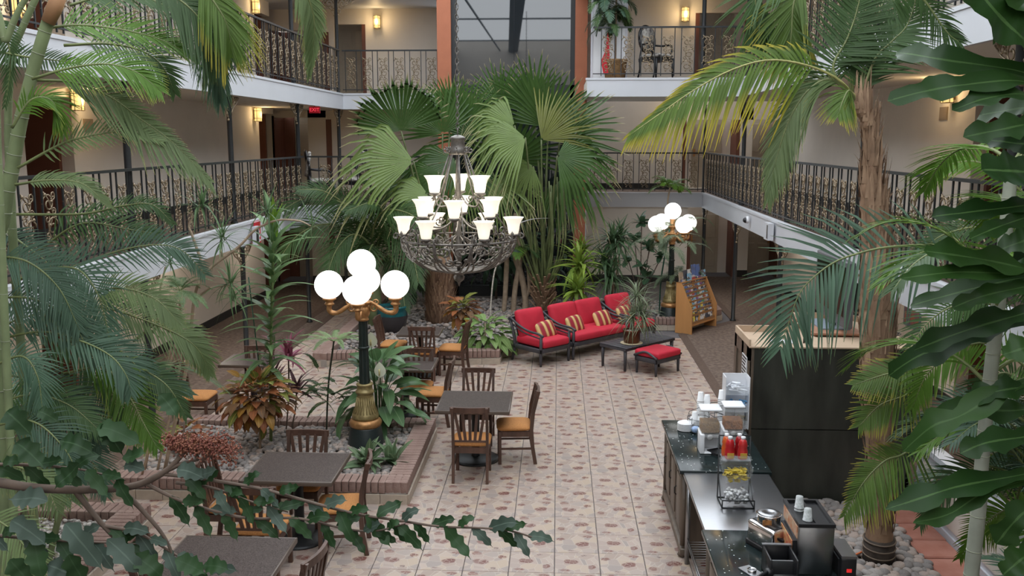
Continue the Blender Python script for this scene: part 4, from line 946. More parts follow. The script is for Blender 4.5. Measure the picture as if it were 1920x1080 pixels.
# ================================================================== BUFFET AND BOOTH
def granmat():
    m, nt, b = nodes_of('green_fleck_granite'); N = nt.nodes.new; L = nt.links.new
    tc = N('ShaderNodeTexCoord'); v = N('ShaderNodeTexVoronoi'); v.inputs['Scale'].default_value = 26; L(tc.outputs['Object'], v.inputs['Vector'])
    lt = N('ShaderNodeMath'); lt.operation = 'LESS_THAN'; lt.inputs[1].default_value = .16; L(v.outputs['Distance'], lt.inputs[0]); se = N('ShaderNodeSeparateColor'); L(v.outputs['Color'], se.inputs[0])
    g2 = N('ShaderNodeMath'); g2.operation = 'GREATER_THAN'; g2.inputs[1].default_value = .6; L(se.outputs[0], g2.inputs[0]); mu = N('ShaderNodeMath'); mu.operation = 'MULTIPLY'; L(lt.outputs[0], mu.inputs[0]); L(g2.outputs[0], mu.inputs[1])
    nz = N('ShaderNodeTexNoise'); nz.inputs['Scale'].default_value = 9; L(tc.outputs['Object'], nz.inputs['Vector']); cr = N('ShaderNodeValToRGB'); cr.color_ramp.elements[0].color = (.006, .010, .011, 1); cr.color_ramp.elements[1].color = (.022, .034, .034, 1); L(nz.outputs[0], cr.inputs[0])
    mx = N('ShaderNodeMix'); mx.data_type = 'RGBA'; L(mu.outputs[0], mx.inputs[0]); L(cr.outputs[0], mx.inputs[6]); mx.inputs[7].default_value = (.55, .57, .55, 1); L(mx.outputs[2], b.inputs['Base Color']); b.inputs['Roughness'].default_value = .14; b.inputs['Specular IOR Level'].default_value = .3; return m
GR = granmat()
CABW = mat('carved_cabinet_wood', (.125, .094, .07), .45, var=.25, scale=10, stretch=(1, 1, .2))
def cabinet(label, y0, y1, nd):
    t = thing('buffet_cabinet', label, 'cabinet', (1.2, y0, 0))
    L = y1 - y0
    MB().bx(.04, .80, .02, L - .02, .1, .855).obj('body', CABW, t)
    MB().bx(.0, .82, .0, L, .03, .1).obj('plinth', CABW, t, bevel=.015)
    for y in (.06, L - .06): MB().lathe([(.03, 0), (.05, .02), (.04, .05)], 10, (.03, y, -.0)).obj('foot', CABW, t)
    dw = (L - .2) / nd
    for k in range(nd):
        a, b = .1 + k * dw + .015, .1 + (k + 1) * dw - .015
        d = MB().bx(.022, .04, a, b, .16, .82).obj('door', CABW, t, bevel=.004, seg=1)
        MB().bx(.012, .022, a + .05, b - .05, .22, .72).obj('door_panel', CABW, d, bevel=.008, seg=1)
        MB().tube(crom([(.018, a + .05, .72), (.018, (a + b) / 2, .79), (.018, b - .05, .72)], 8), .008, 5).obj('arch_moulding', CABW, d)
        MB().tube([(.02, b - .03, .45), (-.005, b - .03, .47), (-.005, b - .03, .53), (.02, b - .03, .55)], .006, 5).obj('door_handle', BLACKM, d)
    for y in (.05, L - .05): MB().tube([(.03, y, .12), (.03, y, .84)], .03, 10).obj('corner_column', CABW, t)
    return t
cabinet('carved dark cabinet under the far granite top', 8.40, 9.93, 3)
cabinet('carved dark cabinet under the near granite top', 4.9, 7.02, 4)
for lab, y0, y1 in (('dark green granite worktop carrying the cereal dispensers', 8.37, 9.96), ('dark green granite worktop carrying the toaster', 4.85, 7.05)):
    tag(MB().bx(1.17, 2.03, y0, y1, .86, .90).obj('granite_worktop', GR, None, bevel=.008), lab, 'worktop')
t = thing('steel_table', 'stainless steel table between the two granite worktops', 'table', (1.2, 7.06, 0))
MB().bx(0, .80, 0, 1.30, .85, .885).obj('tabletop', STEEL, t, bevel=.01)
for x in (.05, .75):
    for y in (.06, 1.24): MB().tube([(x, y, 0), (x, y, .86)], .022, 10).obj('leg', STEEL, t)
ws = MB()
for k in range(24): ws.tube([(.05, .06 + k * .0513, .22), (.75, .06 + k * .0513, .22)], .004, 4)
for x in (.05, .4, .75): ws.tube([(x, .05, .215), (x, 1.25, .215)], .007, 4)
ws.tube([(.05, .05, .26), (.05, 1.25, .26)], .007, 4); ws.obj('wire_shelf', STEEL, t)
# booth with MDF top
BT = 1.78; X0, X1, Y0_, Y1_ = 2.07, 3.86, 9.82, 11.45
t = thing('media_booth', 'tall black panelled booth with raw board top behind the buffet', 'booth', (0, 0, 0))
MB().bx(X0 + .06, X1, Y0_, Y0_ + .04, .86, BT - .015).obj('front_panel', BOOTH, t); MB().bx(X0 + .06, X1, Y0_, Y0_ + .04, .005, .85).obj('front_panel', BOOTH, t)
MB().bx(X0 + .02, X0 + .06, Y0_, 10.6, .005, BT - .015).bx(X0, X0 + .03, Y0_ + .0, Y0_ + .1, .005, BT - .01).bx(X0, X0 + .03, 10.5, 10.62, .005, BT - .01).bx(X0, X0 + .03, 10.1, 10.2, .005, BT - .01).bx(X0, X0 + .025, Y0_, 10.6, BT - .16, BT - .01).bx(X0, X0 + .025, Y0_, 10.6, .005, .14).obj('side_panel', CABW, t)
MB().bx(X0 + .06, 2.85, 10.56, 10.6, .005, BT - .015).bx(2.85, 2.89, 10.56, Y1_, .005, BT - .015).bx(2.85, X1, Y1_ - .04, Y1_, .005, BT - .015).bx(X1 - .04, X1, Y0_, Y1_, .005, BT - .015).obj('back_panel', BOOTH, t)
MB().prism([(X0, Y0_ - .02), (X1, Y0_ - .02), (X1, Y1_), (2.95, Y1_), (2.95, 11.0), (2.75, 10.62), (X0, 10.62)], BT - .015, BT).obj('top_board', MDF, t)
rm = MB()
pts = [(X0 + .01, Y0_), (X0 + .01, 10.6), (2.74, 10.6), (2.94, 11.0), (2.94, Y1_ - .01), (3.5, Y1_ - .01), (X1 - .01, 11.0)]
for a, b in zip(pts[:-1], pts[1:]): rm.bar((a[0], a[1], BT + .035), (b[0], b[1], BT + .035), .022, .075)
rm.obj('rim', MDF, t)
rm = MB().bx(2.35, 2.62, 9.95, 10.12, BT, BT + .012); rm.obj('white_plate', WHITE, t)
MB().tube([(2.7, 10.0, BT), (2.7, 10.0, BT + .08)], .01, 6).obj('peg', BLACKM, t)
o = thing('notice_sheet', 'white printed notice on the left side of the booth', 'notice', (X0 - .004, 10.0, 1.48), -pi / 2)
MB().bx(-.13, .13, -.003, .003, -.16, .16).obj('sheet', mat('notice_paper', (.7, .7, .72), .6), o); m_ = MB()
for k in range(8): m_.bx(-.11, .11 - .03 * (k % 3), -.005, -.003, .13 - k * .037, .148 - k * .037)
m_.obj('printed_lines', BLACKP, o)
# television
t = thing('television', 'flat television on wooden blocks on top of the booth, facing left', 'television', (3.22, 10.82, BT), 0)
MB().bx(-.03, .06, -.62, .62, .12, .86).obj('housing', mat('tv_grey', (.10, .10, .11), .4), t, bevel=.015); MB().bx(-.036, -.03, -.55, .55, .24, .80).obj('screen', mat('tv_screen', (.012, .010, .010), .12), t)
MB().bx(.0, .03, -.1, .1, .06, .13).obj('neck', BLACKP, t); MB().bx(-.2, .14, -.3, .3, .045, .06).obj('stand', mat('tv_stand', (.22, .27, .33), .3), t)
t = thing('plank_stand', 'reddish wooden plank on two blocks under the television', 'plank', (3.15, 10.82, BT)); MB().bx(-.25, .3, -.5, .4, .022, .044).obj('plank', mat('red_plank', (.36, .17, .10), .6, var=.15, scale=5), t)
for y in (-.42, .3): MB().bx(-.32, .3, y, y + .1, 0, .022).obj('block', MATS['red_plank'], t)
cb = MB()
for k in range(7): c = (3.62 + .1 * rnd.random(), 10.0 + .25 * rnd.random(), BT + .012 + .012 * k); cb.tube(spiral(c, .07, .05 + .03 * rnd.random(), rnd.uniform(0, 6), 1.6, 20, (1, 0, .1), (0, 1, 0)), .006, 4)
tag(cb.obj('cable_coil', BLACKP), 'tangle of black cables on top of the booth', 'cable')
tag(MB().bx(-.05, .05, -.03, .03, 0, .035).bx(-.045, .045, -.025, .025, .035, .04).obj('power_adapter', WHITE, None, (3.52, 10.1, BT), (0, 0, .5)), 'white power adapter lying beside the cables on the booth', 'adapter')
# cereal dispensers
CLEAR = glassmat('clear_acrylic', (.85, .9, .95), .16, .06)
CER = [mat('bran_cereal', (.33, .20, .09), .9, var=.4, scale=70, bump=.8, bscale=120), mat('raisin_cereal', (.36, .15, .05), .9, var=.5, scale=45, bump=.8, bscale=80)]
DG = mat('dispenser_grey', (.42, .42, .42), .5)
for k, (lab, px_, py_) in enumerate((('clear cereal dispenser with fine brown cereal, left of the pair', 1327, 845), ('clear cereal dispenser with orange-brown flakes, right of the pair', 1370, 838))):
    p = PZ(px_, py_, .9); t = thing('cereal_dispenser', lab, 'dispenser', (p.x + .01, p.y, .9), 0, 'cereal dispensers')
    MB().bx(-.105, -.06, -.11, .12, 0, .2).bx(-.105, .1, .06, .12, 0, .2).bx(-.105, .09, -.11, .12, 0, .018).bx(-.10, .10, -.05, .12, .15, .205).obj('stand', WHITE, t, bevel=.01)
    MB().bx(-.095, .095, -.085, .11, .205, .43).obj('hopper', CLEAR, t, bevel=.012); MB().bx(-.088, .088, -.078, .10, .207, .315 if k == 0 else .30).obj('cereal', CER[k], t, bevel=.01)
    MB().bx(-.105, .105, -.095, .12, .43, .455).obj('lid', WHITE, t, bevel=.012); MB().lathe([(.028, 0), (.028, .03), (.015, .035)], 12, (-.01, -.09, .175), m=Matrix.Rotation(pi / 2, 3, 'X')).obj('knob', DG, t)
    MB().bx(-.015, .075, -.10, -.085, .17, .195).obj('knob_handle', DG, t)
p = PZ(1349, 848, .9); tag(MB().bx(-.10, .10, -.08, .08, 0, .02).bx(-.1, .1, -.08, -.07, .02, .03).bx(-.1, .1, .07, .08, .02, .03).bx(-.1, -.09, -.08, .08, .02, .03).bx(.09, .1, -.08, .08, .02, .03).obj('drip_tray', BLACKP, None, (p.x, p.y - .03, .9), (0, 0, .5)), 'black drip tray in front of the cereal dispensers', 'tray')
# cups: stacks of single cups
def cup_mesh(r, h, m): return MB().lathe([(r * .75, 0), (r * .98, h * .93), (r * 1.06, h * .94), (r * 1.06, h), (r * .96, h), (r * .72, .006), (.004, .006)], 16).mesh('cup', m)
FOAM = mat('white_foam', (.80, .81, .82), .6); CUPW = cup_mesh(.038, .10, FOAM)
def stack(px_, py_, n, lab, me=CUPW, z=.9, dz=.021, flip=True):
    p = PZ(px_, py_, z)
    for k in range(n):
        o = place('foam_cup', me, None, (p.x, p.y, z + k * dz + (.1 if flip else 0)), (pi if flip else 0, 0, 0)); tag(o, ('%s white foam cup up in the stack %s' % (nth[k], lab)), 'cup', 'stacked foam cups')
stack(1312, 797, 14, 'farthest left on the worktop')
stack(1324, 795, 12, 'second from the left')
stack(1351, 797, 15, 'inside the wire rack')
stack(1302, 803, 5, 'lowest of all')
pl = MB().lathe([(.05, 0), (.055, .004), (.085, .016), (.088, .02), (.083, .02), (.05, .008), (.004, .008)], 24).mesh('foam_plate', FOAM)
for nm, px_, py_, n, k in (('left', 1285, 806, 7, 1.0), ('right', 1307, 800, 8, 1.05)):
    p = PZ(px_, py_, .9)
    for i in range(n):
        o = place('foam_bowl', pl, None, (p.x, p.y, .9 + .026 * k + i * .012), (pi, 0, 0)); o.scale = (k,) * 3; tag(o, '%s white foam bowl from the bottom in the %s upturned stack' % (nth[i], nm), 'bowl', 'upturned foam bowls')
t = thing('wire_caddy', 'black wire caddy around the upturned foam bowls', 'caddy', (*PZ(1309, 805, .9)[:2], .9)); m_ = MB()
for z in (.01, .07, .13): m_.tube(spiral((0, 0, z), .115, .115, 0, 1, 25, (1, 0, 0), (0, 1, 0)), .004, 4)
m_.obj('ring', BLACKM, t)
for j in range(8): a = j * pi / 4; MB().tube([(.115 * cos(a), .115 * sin(a), 0), (.115 * cos(a), .115 * sin(a), .15)], .004, 4).obj('upright', BLACKM, t)
MB().tube([(.115, 0, .13), (.1, 0, .2), (0, 0, .24), (-.1, 0, .2), (-.115, 0, .13)], .004, 4).obj('handle', BLACKM, t)
t = thing('wire_rack', 'black wire rack holding foam cups and lids behind the dispensers', 'rack', (*PZ(1352, 797, .9)[:2], .9), .3); m_ = MB()
for x in (-.12, .12):
    for y in (-.07, .07): m_.tube([(x, y, 0), (x, y, .24)], .005, 5)
for z in (.01, .12, .24): m_.tube([(-.12, -.07, z), (.12, -.07, z), (.12, .07, z), (-.12, .07, z), (-.12, -.07, z)], .005, 5)
m_.obj('frame', BLACKM, t); MB().tube([(-.15, -.09, .2), (.18, -.09, .06)], .006, 5).obj('front_bar', BLACKM, t)
LID = MB().lathe([(.042, 0), (.045, .004), (.042, .01), (.036, .014), (.004, .014)], 16).mesh('foam_lid', FOAM)  # lid for the foam cups
for k in range(5):
    p = PZ(1346 - k * 2, 815 + k, .9); tag(place('foam_lid', LID, None, (p.x + .03, p.y + .0, 1.0 - k * .015), (1.1, .3, .2)), '%s white cup lid leaning in the row before the wire rack' % nth[k], 'saucer', 'leaning cup lids')
tag(MB().add(*(lambda m: (m.v, m.f))(puff(.09, .08, .07, 5, 3)), 0, True).obj('packet_pile', mat('pale_blue_packets', (.35, .48, .75), .6, var=.4, scale=30), None, (*PZ(1304, 812, .9)[:2], .94)), 'small pale blue packet in the wire caddy', 'packet')
# tiered clear bin at the far end
p = PZ(1377, 800, .9); t = thing('tiered_bin', 'clear three-tier bin of wrapped cutlery at the far end of the worktop', 'bin', (p.x, p.y, .9)); t.scale = (1, 1, 1.25)
MB().bx(-.13, -.122, -.1, .1, 0, .46).bx(.122, .13, -.1, .1, 0, .46).bx(-.13, .13, .092, .1, 0, .46).obj('shell', WHITE, t)
for k, (z, c, nm) in enumerate(((.02, (.35, .28, .12), 'straw_packets'), (.17, (.12, .35, .62), 'blue_packets'), (.32, (.7, .72, .76), 'white_packets'))):
    MB().bx(-.122, .122, -.1, .092, z - .015, z - .008).obj('tier', CLEAR, t); MB().bx(-.122, .122, -.106, -.1, z - .015, z + .06).obj('front_lip', CLEAR, t)
    m_ = MB()
    for i in range(26): m_.obx(Matrix.Translation((rnd.uniform(-.09, .09), rnd.uniform(-.07, .06), z + rnd.uniform(.005, .07))) @ Matrix.Rotation(rnd.uniform(0, 3), 4, 'Z') @ Matrix.Rotation(rnd.uniform(-.5, .5), 4, 'X'), .09, .022, .006)
    tag(m_.obj('packets', mat(nm, c, .5, var=.25, scale=20), t), kind='stuff')
# condiment rack with tilted clear bins
p = PZ(1382, 952, .885); t = thing('condiment_rack', 'black wire rack with three tilted clear condiment bins on the steel table', 'rack', (p.x, p.y, .885)); m_ = MB()
for x in (-.13, .14): m_.tube([(x, -.02, .005), (x, .22, .005), (x, .22, .2), (x, .24, .56)], .006, 5); m_.tube([(x, -.02, .005), (x, -.02, .07), (x, .05, .05), (x, .2, .2), (x, .22, .4)], .006, 5)
for y, z in ((-.02, .005), (.22, .005), (-.02, .07), (.22, .3), (.24, .56)): m_.tube([(-.13, y, z), (.14, y, z)], .006, 5)
m_.obj('wire_frame', BLACKM, t)
for k, (y, z, c, nm) in enumerate(((.05, .03, (.66, .67, .70), 'creamer_cups'), (.1, .20, (.55, .42, .05), 'yellow_condiments'))):
    b = MB(); w0, w1 = .09, .13
    for s in (-1, 1): b.add([(s * w1, y - .09, z + .13), (s * w0, y - .05, z), (s * w0, y + .07, z), (s * w1, y + .1, z + .17), (s * w1, y - .1, z + .1)], [(0, 1, 2, 3)])
    b.add([(-w1, y - .09, z + .1), (w1, y - .09, z + .1), (w0, y - .05, z), (-w0, y - .05, z), (w0, y + .07, z), (-w0, y + .07, z), (w1, y + .1, z + .17), (-w1, y + .1, z + .17)], [(0, 1, 2, 3), (3, 2, 4, 5), (5, 4, 6, 7)])
    bi = b.obj('clear_bin', CLEAR, t)
    m2 = MB()
    for i in range(90):
        q = V((rnd.uniform(-.085, .085), y + rnd.uniform(-.05, .07), z + .012 + .09 * rnd.random()))
        if k == 0: m2.lathe([(.012, 0), (.018, .016), (.018, .018)], 7, q, m=Matrix.Rotation(rnd.uniform(0, 3), 3, 'X'))
        else: m2.obx(Matrix.Translation(q) @ Matrix.Rotation(rnd.uniform(0, 3), 4, 'Z') @ Matrix.Rotation(rnd.uniform(-.7, .7), 4, 'X'), .05, .03, .006)
    tag(m2.obj(nm, mat(nm, c, .45, var=.5, scale=35), t), kind='stuff')
MB().bx(-.12, .12, .08, .25, .385, .392).bx(-.12, .12, .08, .085, .392, .43).obj('top_tray', CLEAR, t)
for k, (dx, dy, lab, c) in enumerate(((-.055, .13, 'red syrup bottle with white cap, left front of the rack', (.45, .015, .02)), (.055, .13, 'red syrup bottle with white cap, right front of the rack', (.5, .03, .03)), (.04, .21, 'dark red syrup bottle behind the front pair on the rack', (.3, .01, .015)), (-.07, .205, 'orange-red bottle standing behind on the left of the rack', (.55, .10, .02)))):
    b = thing('syrup_bottle', lab, 'bottle', (p.x + dx, p.y + dy, .885 + .393), 0, 'syrup bottles on the rack')
    MB().lathe([(.04, 0), (.043, .01), (.043, .07), (.035, .1), (.04, .12), (.03, .16), (.018, .175)], 14).obj('bottle', mat('syrup_%d' % k, c, .2), b); MB().lathe([(.02, .172), (.02, .195), (.004, .197)], 12).obj('cap', WHITE, b)
    if k < 2: MB().bx(-.028, .028, -.046, -.041, .015, .06).obj('label_patch', mat('syrup_label', (.55, .33, .05), .5), b)
# toaster
p = PZ(1440, 1030, .9); t = thing('toaster', 'chrome two-slot toaster on the near granite worktop', 'toaster', (p.x, p.y + .02, .9), radians(28))
MB().bx(-.085, .085, -.15, .15, .03, .2).obj('body', CHROME, t, bevel=.03, seg=3); MB().bx(-.09, .09, -.155, .155, .0, .04).obj('base', BLACKP, t, bevel=.01)
MB().bx(-.055, .055, -.12, .12, .198, .203).obj('top_plate', BLACKP, t)
for x in (-.03, .03): MB().bx(x - .012, x + .012, -.11, .11, .2, .206).obj('slot', mat('toaster_slot', (.2, .2, .2), .3, .8), t)
MB().bx(-.02, .02, -.185, -.15, .12, .14).obj('lever', BLACKP, t); MB().lathe([(.018, 0), (.018, .02)], 12, (-.085, -.08, .08), m=Matrix.Rotation(-pi / 2, 3, 'Y')).obj('knob', BLACKP, t)
# kettle
p = PZ(1473, 1022, .9); t = thing('soup_kettle', 'tall chrome kettle with flat lid behind the toaster', 'kettle', (1.635, 6.78, .9)); t.scale = (.9, .9, 1.0)
MB().lathe([(.085, 0), (.09, .01), (.09, .13), (.1, .14)], 22).obj('body', CHROME, t); MB().lathe([(.1, .14), (.104, .15), (.104, .25), (.108, .26), (.1, .262), (.085, .25)], 22).obj('well', CHROME, t)
MB().lathe([(.1, .262), (.09, .27), (.04, .274), (.035, .27), (.004, .27)], 22).obj('lid', STEEL, t); MB().bx(-.075, .0, -.107, -.1, .16, .24).obj('label_plate', mat('kettle_label', (.40, .18, .06), .5, var=.4, scale=30), t)
tag(MB().bx(-.09, .09, -.06, .06, 0, .004).bx(-.088, .088, -.058, .058, .004, .006).obj('paper_card', WHITE, None, (p.x - .07, p.y - .05, .903), (0, 0, .6)), 'white paper card lying under the kettle', 'card')
# steel cup dispenser
t = thing('cup_dispenser', 'tall brushed steel cup dispenser at the end of the worktop', 'dispenser', (1.862, 6.30, .9)); t.scale = (.93, 1, 1)
MB().bx(-.135, .135, 0, .46, 0, .36).obj('body', STEEL, t, bevel=.006, seg=1)
rm = MB().bx(-.14, .14, -.005, .02, .36, .385).bx(-.14, .14, .445, .47, .36, .385).bx(-.14, -.115, .02, .445, .36, .385).bx(.115, .14, .02, .445, .36, .385).bx(.0, .02, .02, .445, .36, .38).bx(-.115, .115, .02, .445, .361, .363); rm.obj('rim', BLACKP, t)
MB().bx(-.141, -.135, .03, .43, .26, .35).obj('upper_label', mat('orange_print', (.6, .22, .1), .5, col2=(.65, .55, .4), scale=25), t)
MB().bx(-.165, -.135, .04, .4, .0, .24).obj('brochure_pocket', BLACKP, t); MB().bx(-.17, -.165, .06, .38, .08, .23).obj('printed_card', mat('food_print', (.6, .10, .06), .5, col2=(.65, .50, .2), scale=22), t)
MB().bx(-.17, -.165, .06, .38, .0, .07).obj('printed_card', mat('blue_print', (.12, .15, .5), .5, col2=(.6, .3, .4), scale=30), t)
CUP2 = cup_mesh(.034, .09, mat('printed_paper_cup', (.62, .63, .64), .6, col2=(.35, .38, .37), scale=60))
for k, (dx, dy, dz, lab) in enumerate(((-.06, .30, 0, 'lower grey printed paper cup standing at the back of the dispenser'), (-.06, .30, .02, 'upper grey printed paper cup standing at the back of the dispenser'), (-.045, .12, 0, 'upturned grey printed paper cup at the front of the dispenser'))):
    tag(place('paper_cup', CUP2, None, (1.87 + dx, 6.30 + dy, 1.263 + .09 + dz), (pi, 0, 0)), lab, 'cup', 'printed paper cups')
# waffle machine and timer
t = thing('waffle_iron', 'black and steel waffle maker with open well at the bottom edge', 'waffle iron', (1.60, 6.12, .9))
MB().bx(-.1, -.085, 0, .26, 0, .19).bx(.085, .1, 0, .26, 0, .19).bx(-.1, .1, .245, .26, 0, .19).bx(-.1, .1, 0, .015, 0, .08).bx(-.1, .1, 0, .26, 0, .02).obj('well', BLACKP, t, bevel=.004, seg=1)
MB().bx(-.1, .1, .1, .115, .02, .14).obj('divider', STEEL, t); MB().bx(-.105, .105, .235, .265, .19, .2).obj('rim', STEEL, t)
MB().tube([(-.1, .02, .1), (-.18, -.06, .1), (-.26, -.16, .1)], .014, 8).obj('handle', BLACKP, t); MB().lathe([(.03, 0), (.035, .03), (.02, .05)], 12, (-.1, .02, .07)).obj('hinge', BLACKP, t)
o = thing('drip_plate', 'small steel plate with a round cup holder beside the waffle maker', 'plate', (1.42, 6.32, .9), .5); MB().bx(-.05, .05, -.09, .09, 0, .008).obj('plate', STEEL, o); MB().lathe([(.032, .008), (.034, .025), (.03, .025), (.028, .01)], 16, cap=False).obj('cup_ring', CHROME, o)
t = thing('batter_machine', 'black machine with red digits and steel top behind the cup dispenser', 'machine', (2.09, 6.25, .55))
MB().bx(-.06, .05, 0, .3, .0, .5).obj('body', BLACKP, t, bevel=.01); MB().bx(-.06, .05, .0, .3, .5, .52).obj('top_plate', STEEL, t); MB().bx(-.068, -.06, .04, .26, .3, .48).obj('front_panel', BLACKP, t)
MB().bx(-.02, .015, -.004, .0, .40, .425).obj('red_digits', glowmat('red_led', (.8, .03, .03), .5), t); MB().bx(-.055, .045, -.2, .0, .0, .03).obj('foot_plate', STEEL, t)
MB().bx(-.06, -.02, .0, .28, -.555, 0).bx(.02, .05, .0, .28, -.555, 0).obj('leg', BLACKP, t)
# picture on the right ground-floor wall, little potted things on the third floor landing
q = PXx(1712, 565, WR - .02); t = thing('wall_poster', 'orange and blue framed poster on the right ground-floor wall', 'poster', (WR - .005, q.y, q.z), -pi / 2)
MB().bx(-.35, .35, -.02, 0, -.45, .45).obj('frame', mat('poster_frame', (.12, .16, .25), .4), t); MB().bx(-.3, .3, -.024, -.02, -.4, .4).obj('print', mat('poster_print', (.5, .16, .05), .5, col2=(.07, .10, .2), scale=4), t)
t = thing('notice_board', 'tall white board with dark dotted edge behind the third-floor basket plant', 'board', (*PY(1142, 80, 20.95)[:2], F3R), 0)
MB().bx(-.38, .38, .0, .03, .05, 1.95).obj('board', WHITE, t)
for s in (-1, 1): MB().bx(s * .38 - .02, s * .38 + .02, -.02, .04, 0, 2.0).obj('edge_strip', mat('silver_strip', (.6, .6, .66), .4), t)
# ================================================================== PLANTS
PGD = leafmat('palm_leaf_dark', (.050, .095, .032), tip=(.12, .15, .04), tippos=.9)
PGB = leafmat('palm_leaf_blue_green', (.068, .122, .078), tip=(.13, .17, .06), tippos=.92)
PGL = leafmat('palm_leaf_grey_green', (.125, .175, .070), tip=(.30, .26, .08), tippos=.88)
PGY = leafmat('palm_leaf_yellow_tip', (.085, .145, .022), tip=(.50, .38, .025), tippos=.45)
PGW = leafmat('palm_leaf_weak_yellow_tip', (.085, .145, .028), tip=(.42, .35, .05), tippos=.68)
PGG = leafmat('palm_leaf_bright', (.080, .165, .020), tip=(.26, .28, .04), tippos=.8)
FANM = leafmat('fan_palm_leaf', (.060, .122, .030), tip=(.55, .45, .26), tippos=.8, rough=.3, spec=.4)
FANL = leafmat('fan_palm_leaf_light', (.14, .205, .055), tip=(.60, .50, .30), tippos=.72, rough=.3, spec=.4)
FANY = leafmat('fan_palm_leaf_yellow', (.17, .19, .03), tip=(.45, .36, .10), tippos=.8, rough=.3, spec=.4)
RACH = mat('frond_rib', (.16, .19, .07), .5, var=.2, scale=8)
RACHY = mat('frond_rib_yellow', (.34, .33, .12), .5, var=.15, scale=8)
PET = mat('palm_petiole', (.11, .135, .05), .5, var=.3, scale=6)
def mpp(Y): return Y / FPX          # metres per photo pixel at depth Y
def frond(par, pts, L, n, m, nrm=(0, -.75, .66), droop=.22, ang=(68, 28), w=.0095, split=False, side=(1, 1), start=.14, rr=.012, rm=None, up=.12, seed=0, name='frond'):
    R_ = random.Random(seed or rnd.randrange(9999)); N_ = V(nrm).normalized()
    P = crom(pts, 26); fo = MB().tube(P, [rr * (1 - .8 * i / 25) for i in range(26)], 5).obj(name, rm or RACH, par)
    lm = MB()
    for i in range(n):
        t = start + (1 - start) * (i + .5) / n; u = t * 25; k = min(int(u), 24); p = P[k].lerp(P[k + 1], u - k); T = (P[min(k + 2, 25)] - P[max(0, k - 1)]).normalized()
        S = T.cross(N_); S = S.normalized() if S.length > 1e-4 else T.orthogonal(); NN = S.cross(T)
        le = L * (.5 + .5 * sin(pi * min(1, .15 + t * .95))) * (1.0 if t < .8 else 1 - (t - .8) * 2.2)
        a = radians(ang[0] + (ang[1] - ang[0]) * t)
        for s in (1, -1):
            sc_ = side[0] if s > 0 else side[1]
            if sc_ <= 0: continue
            l = le * sc_ * R_.uniform(.88, 1.1); d = T * cos(a + R_.uniform(-.08, .08)) + S * (s * sin(a)) + NN * (up + R_.uniform(-.1, .1)); d.normalize()
            q = [p + d * (l * x) + V((0, 0, -droop * l * x * x)) + V((R_.uniform(-1, 1), R_.uniform(-1, 1), R_.uniform(-1, 1))) * (.02 * l * x) for x in (0, .3, .65, 1)]
            if split:
                lf = MB(); lf.leaf([v - p for v in q], lambda x: w * (1 - x) ** .6 * (.55 + .9 * min(1, x * 3)) if x < 1 else .0008, NN, .25); o = lf.obj('leaflet', m, fo, p)
            else: lm.leaf(q, lambda x: w * (1 - x) ** .6 * (.55 + .9 * min(1, x * 3)) if x < 1 else .0008, NN, .25)
    if not split: tag(lm.obj('leaflets', m, fo), kind='stuff')
    return fo
def fr(par, pix, Y0, Y1, Lpx, n, m, **kw):
    k = len(pix); pts = [PY(x, y, Y0 + (Y1 - Y0) * i / (k - 1)) for i, (x, y) in enumerate(pix)]; s = mpp((Y0 + Y1) / 2)
    kw.setdefault('w', 2.0 * s); n = int(n * .9); kw.setdefault('rr', 3.0 * s)
    return frond(par, pts, Lpx * s, n, m, **kw)
def arch(par, base, az, el, L, lf, n, m, bend=1.1, **kw):
    pts = [V(base)]; d = V((cos(az) * cos(el), sin(az) * cos(el), sin(el)))
    for i in range(5): pts.append(pts[-1] + d * (L / 5)); d = (d + V((0, 0, -bend * .2 * (1 + i * .25)))).normalized()
    kw.setdefault('nrm', (cos(az) * -.3, sin(az) * -.3, 1)); return frond(par, pts, lf, n, m, **kw)
def trunk(par, pix, Y0, Y1, rad, m, name='trunk', ring=.12, n=10, ground=None, rough=0):
    k = len(pix); pts = [PY(x, y, Y0 + (Y1 - Y0) * i / (k - 1)) for i, (x, y) in enumerate(pix)]
    if ground is not None: pts.append(V(ground)); rad = list(rad) + [rad[-1]]
    c = 60; P = crom(pts, c); R_ = []
    for i in range(c):
        u = i / (c - 1) * (len(rad) - 1); j = min(int(u), len(rad) - 2); R_.append(rad[j] + (rad[j + 1] - rad[j]) * (u - j) + (rnd.uniform(-rough, rough) if rough else 0))
    o = MB().tube(P, R_, n).obj(name, m, par)
    if ring:
        L = 0
        for i in range(1, c):
            L += (P[i] - P[i - 1]).length
            if L > ring: L = 0; T = (P[i] - P[i - 1]).normalized(); u = T.orthogonal().normalized(); MB().tube(spiral(P[i], R_[i] * 1.03, R_[i] * 1.03, 0, 1, 13, u, T.cross(u)), R_[i] * .06, 4).obj('ring_scar', mat('pale_ring_scar', (.36, .38, .28), .7), o)
    return o, (P, R_)
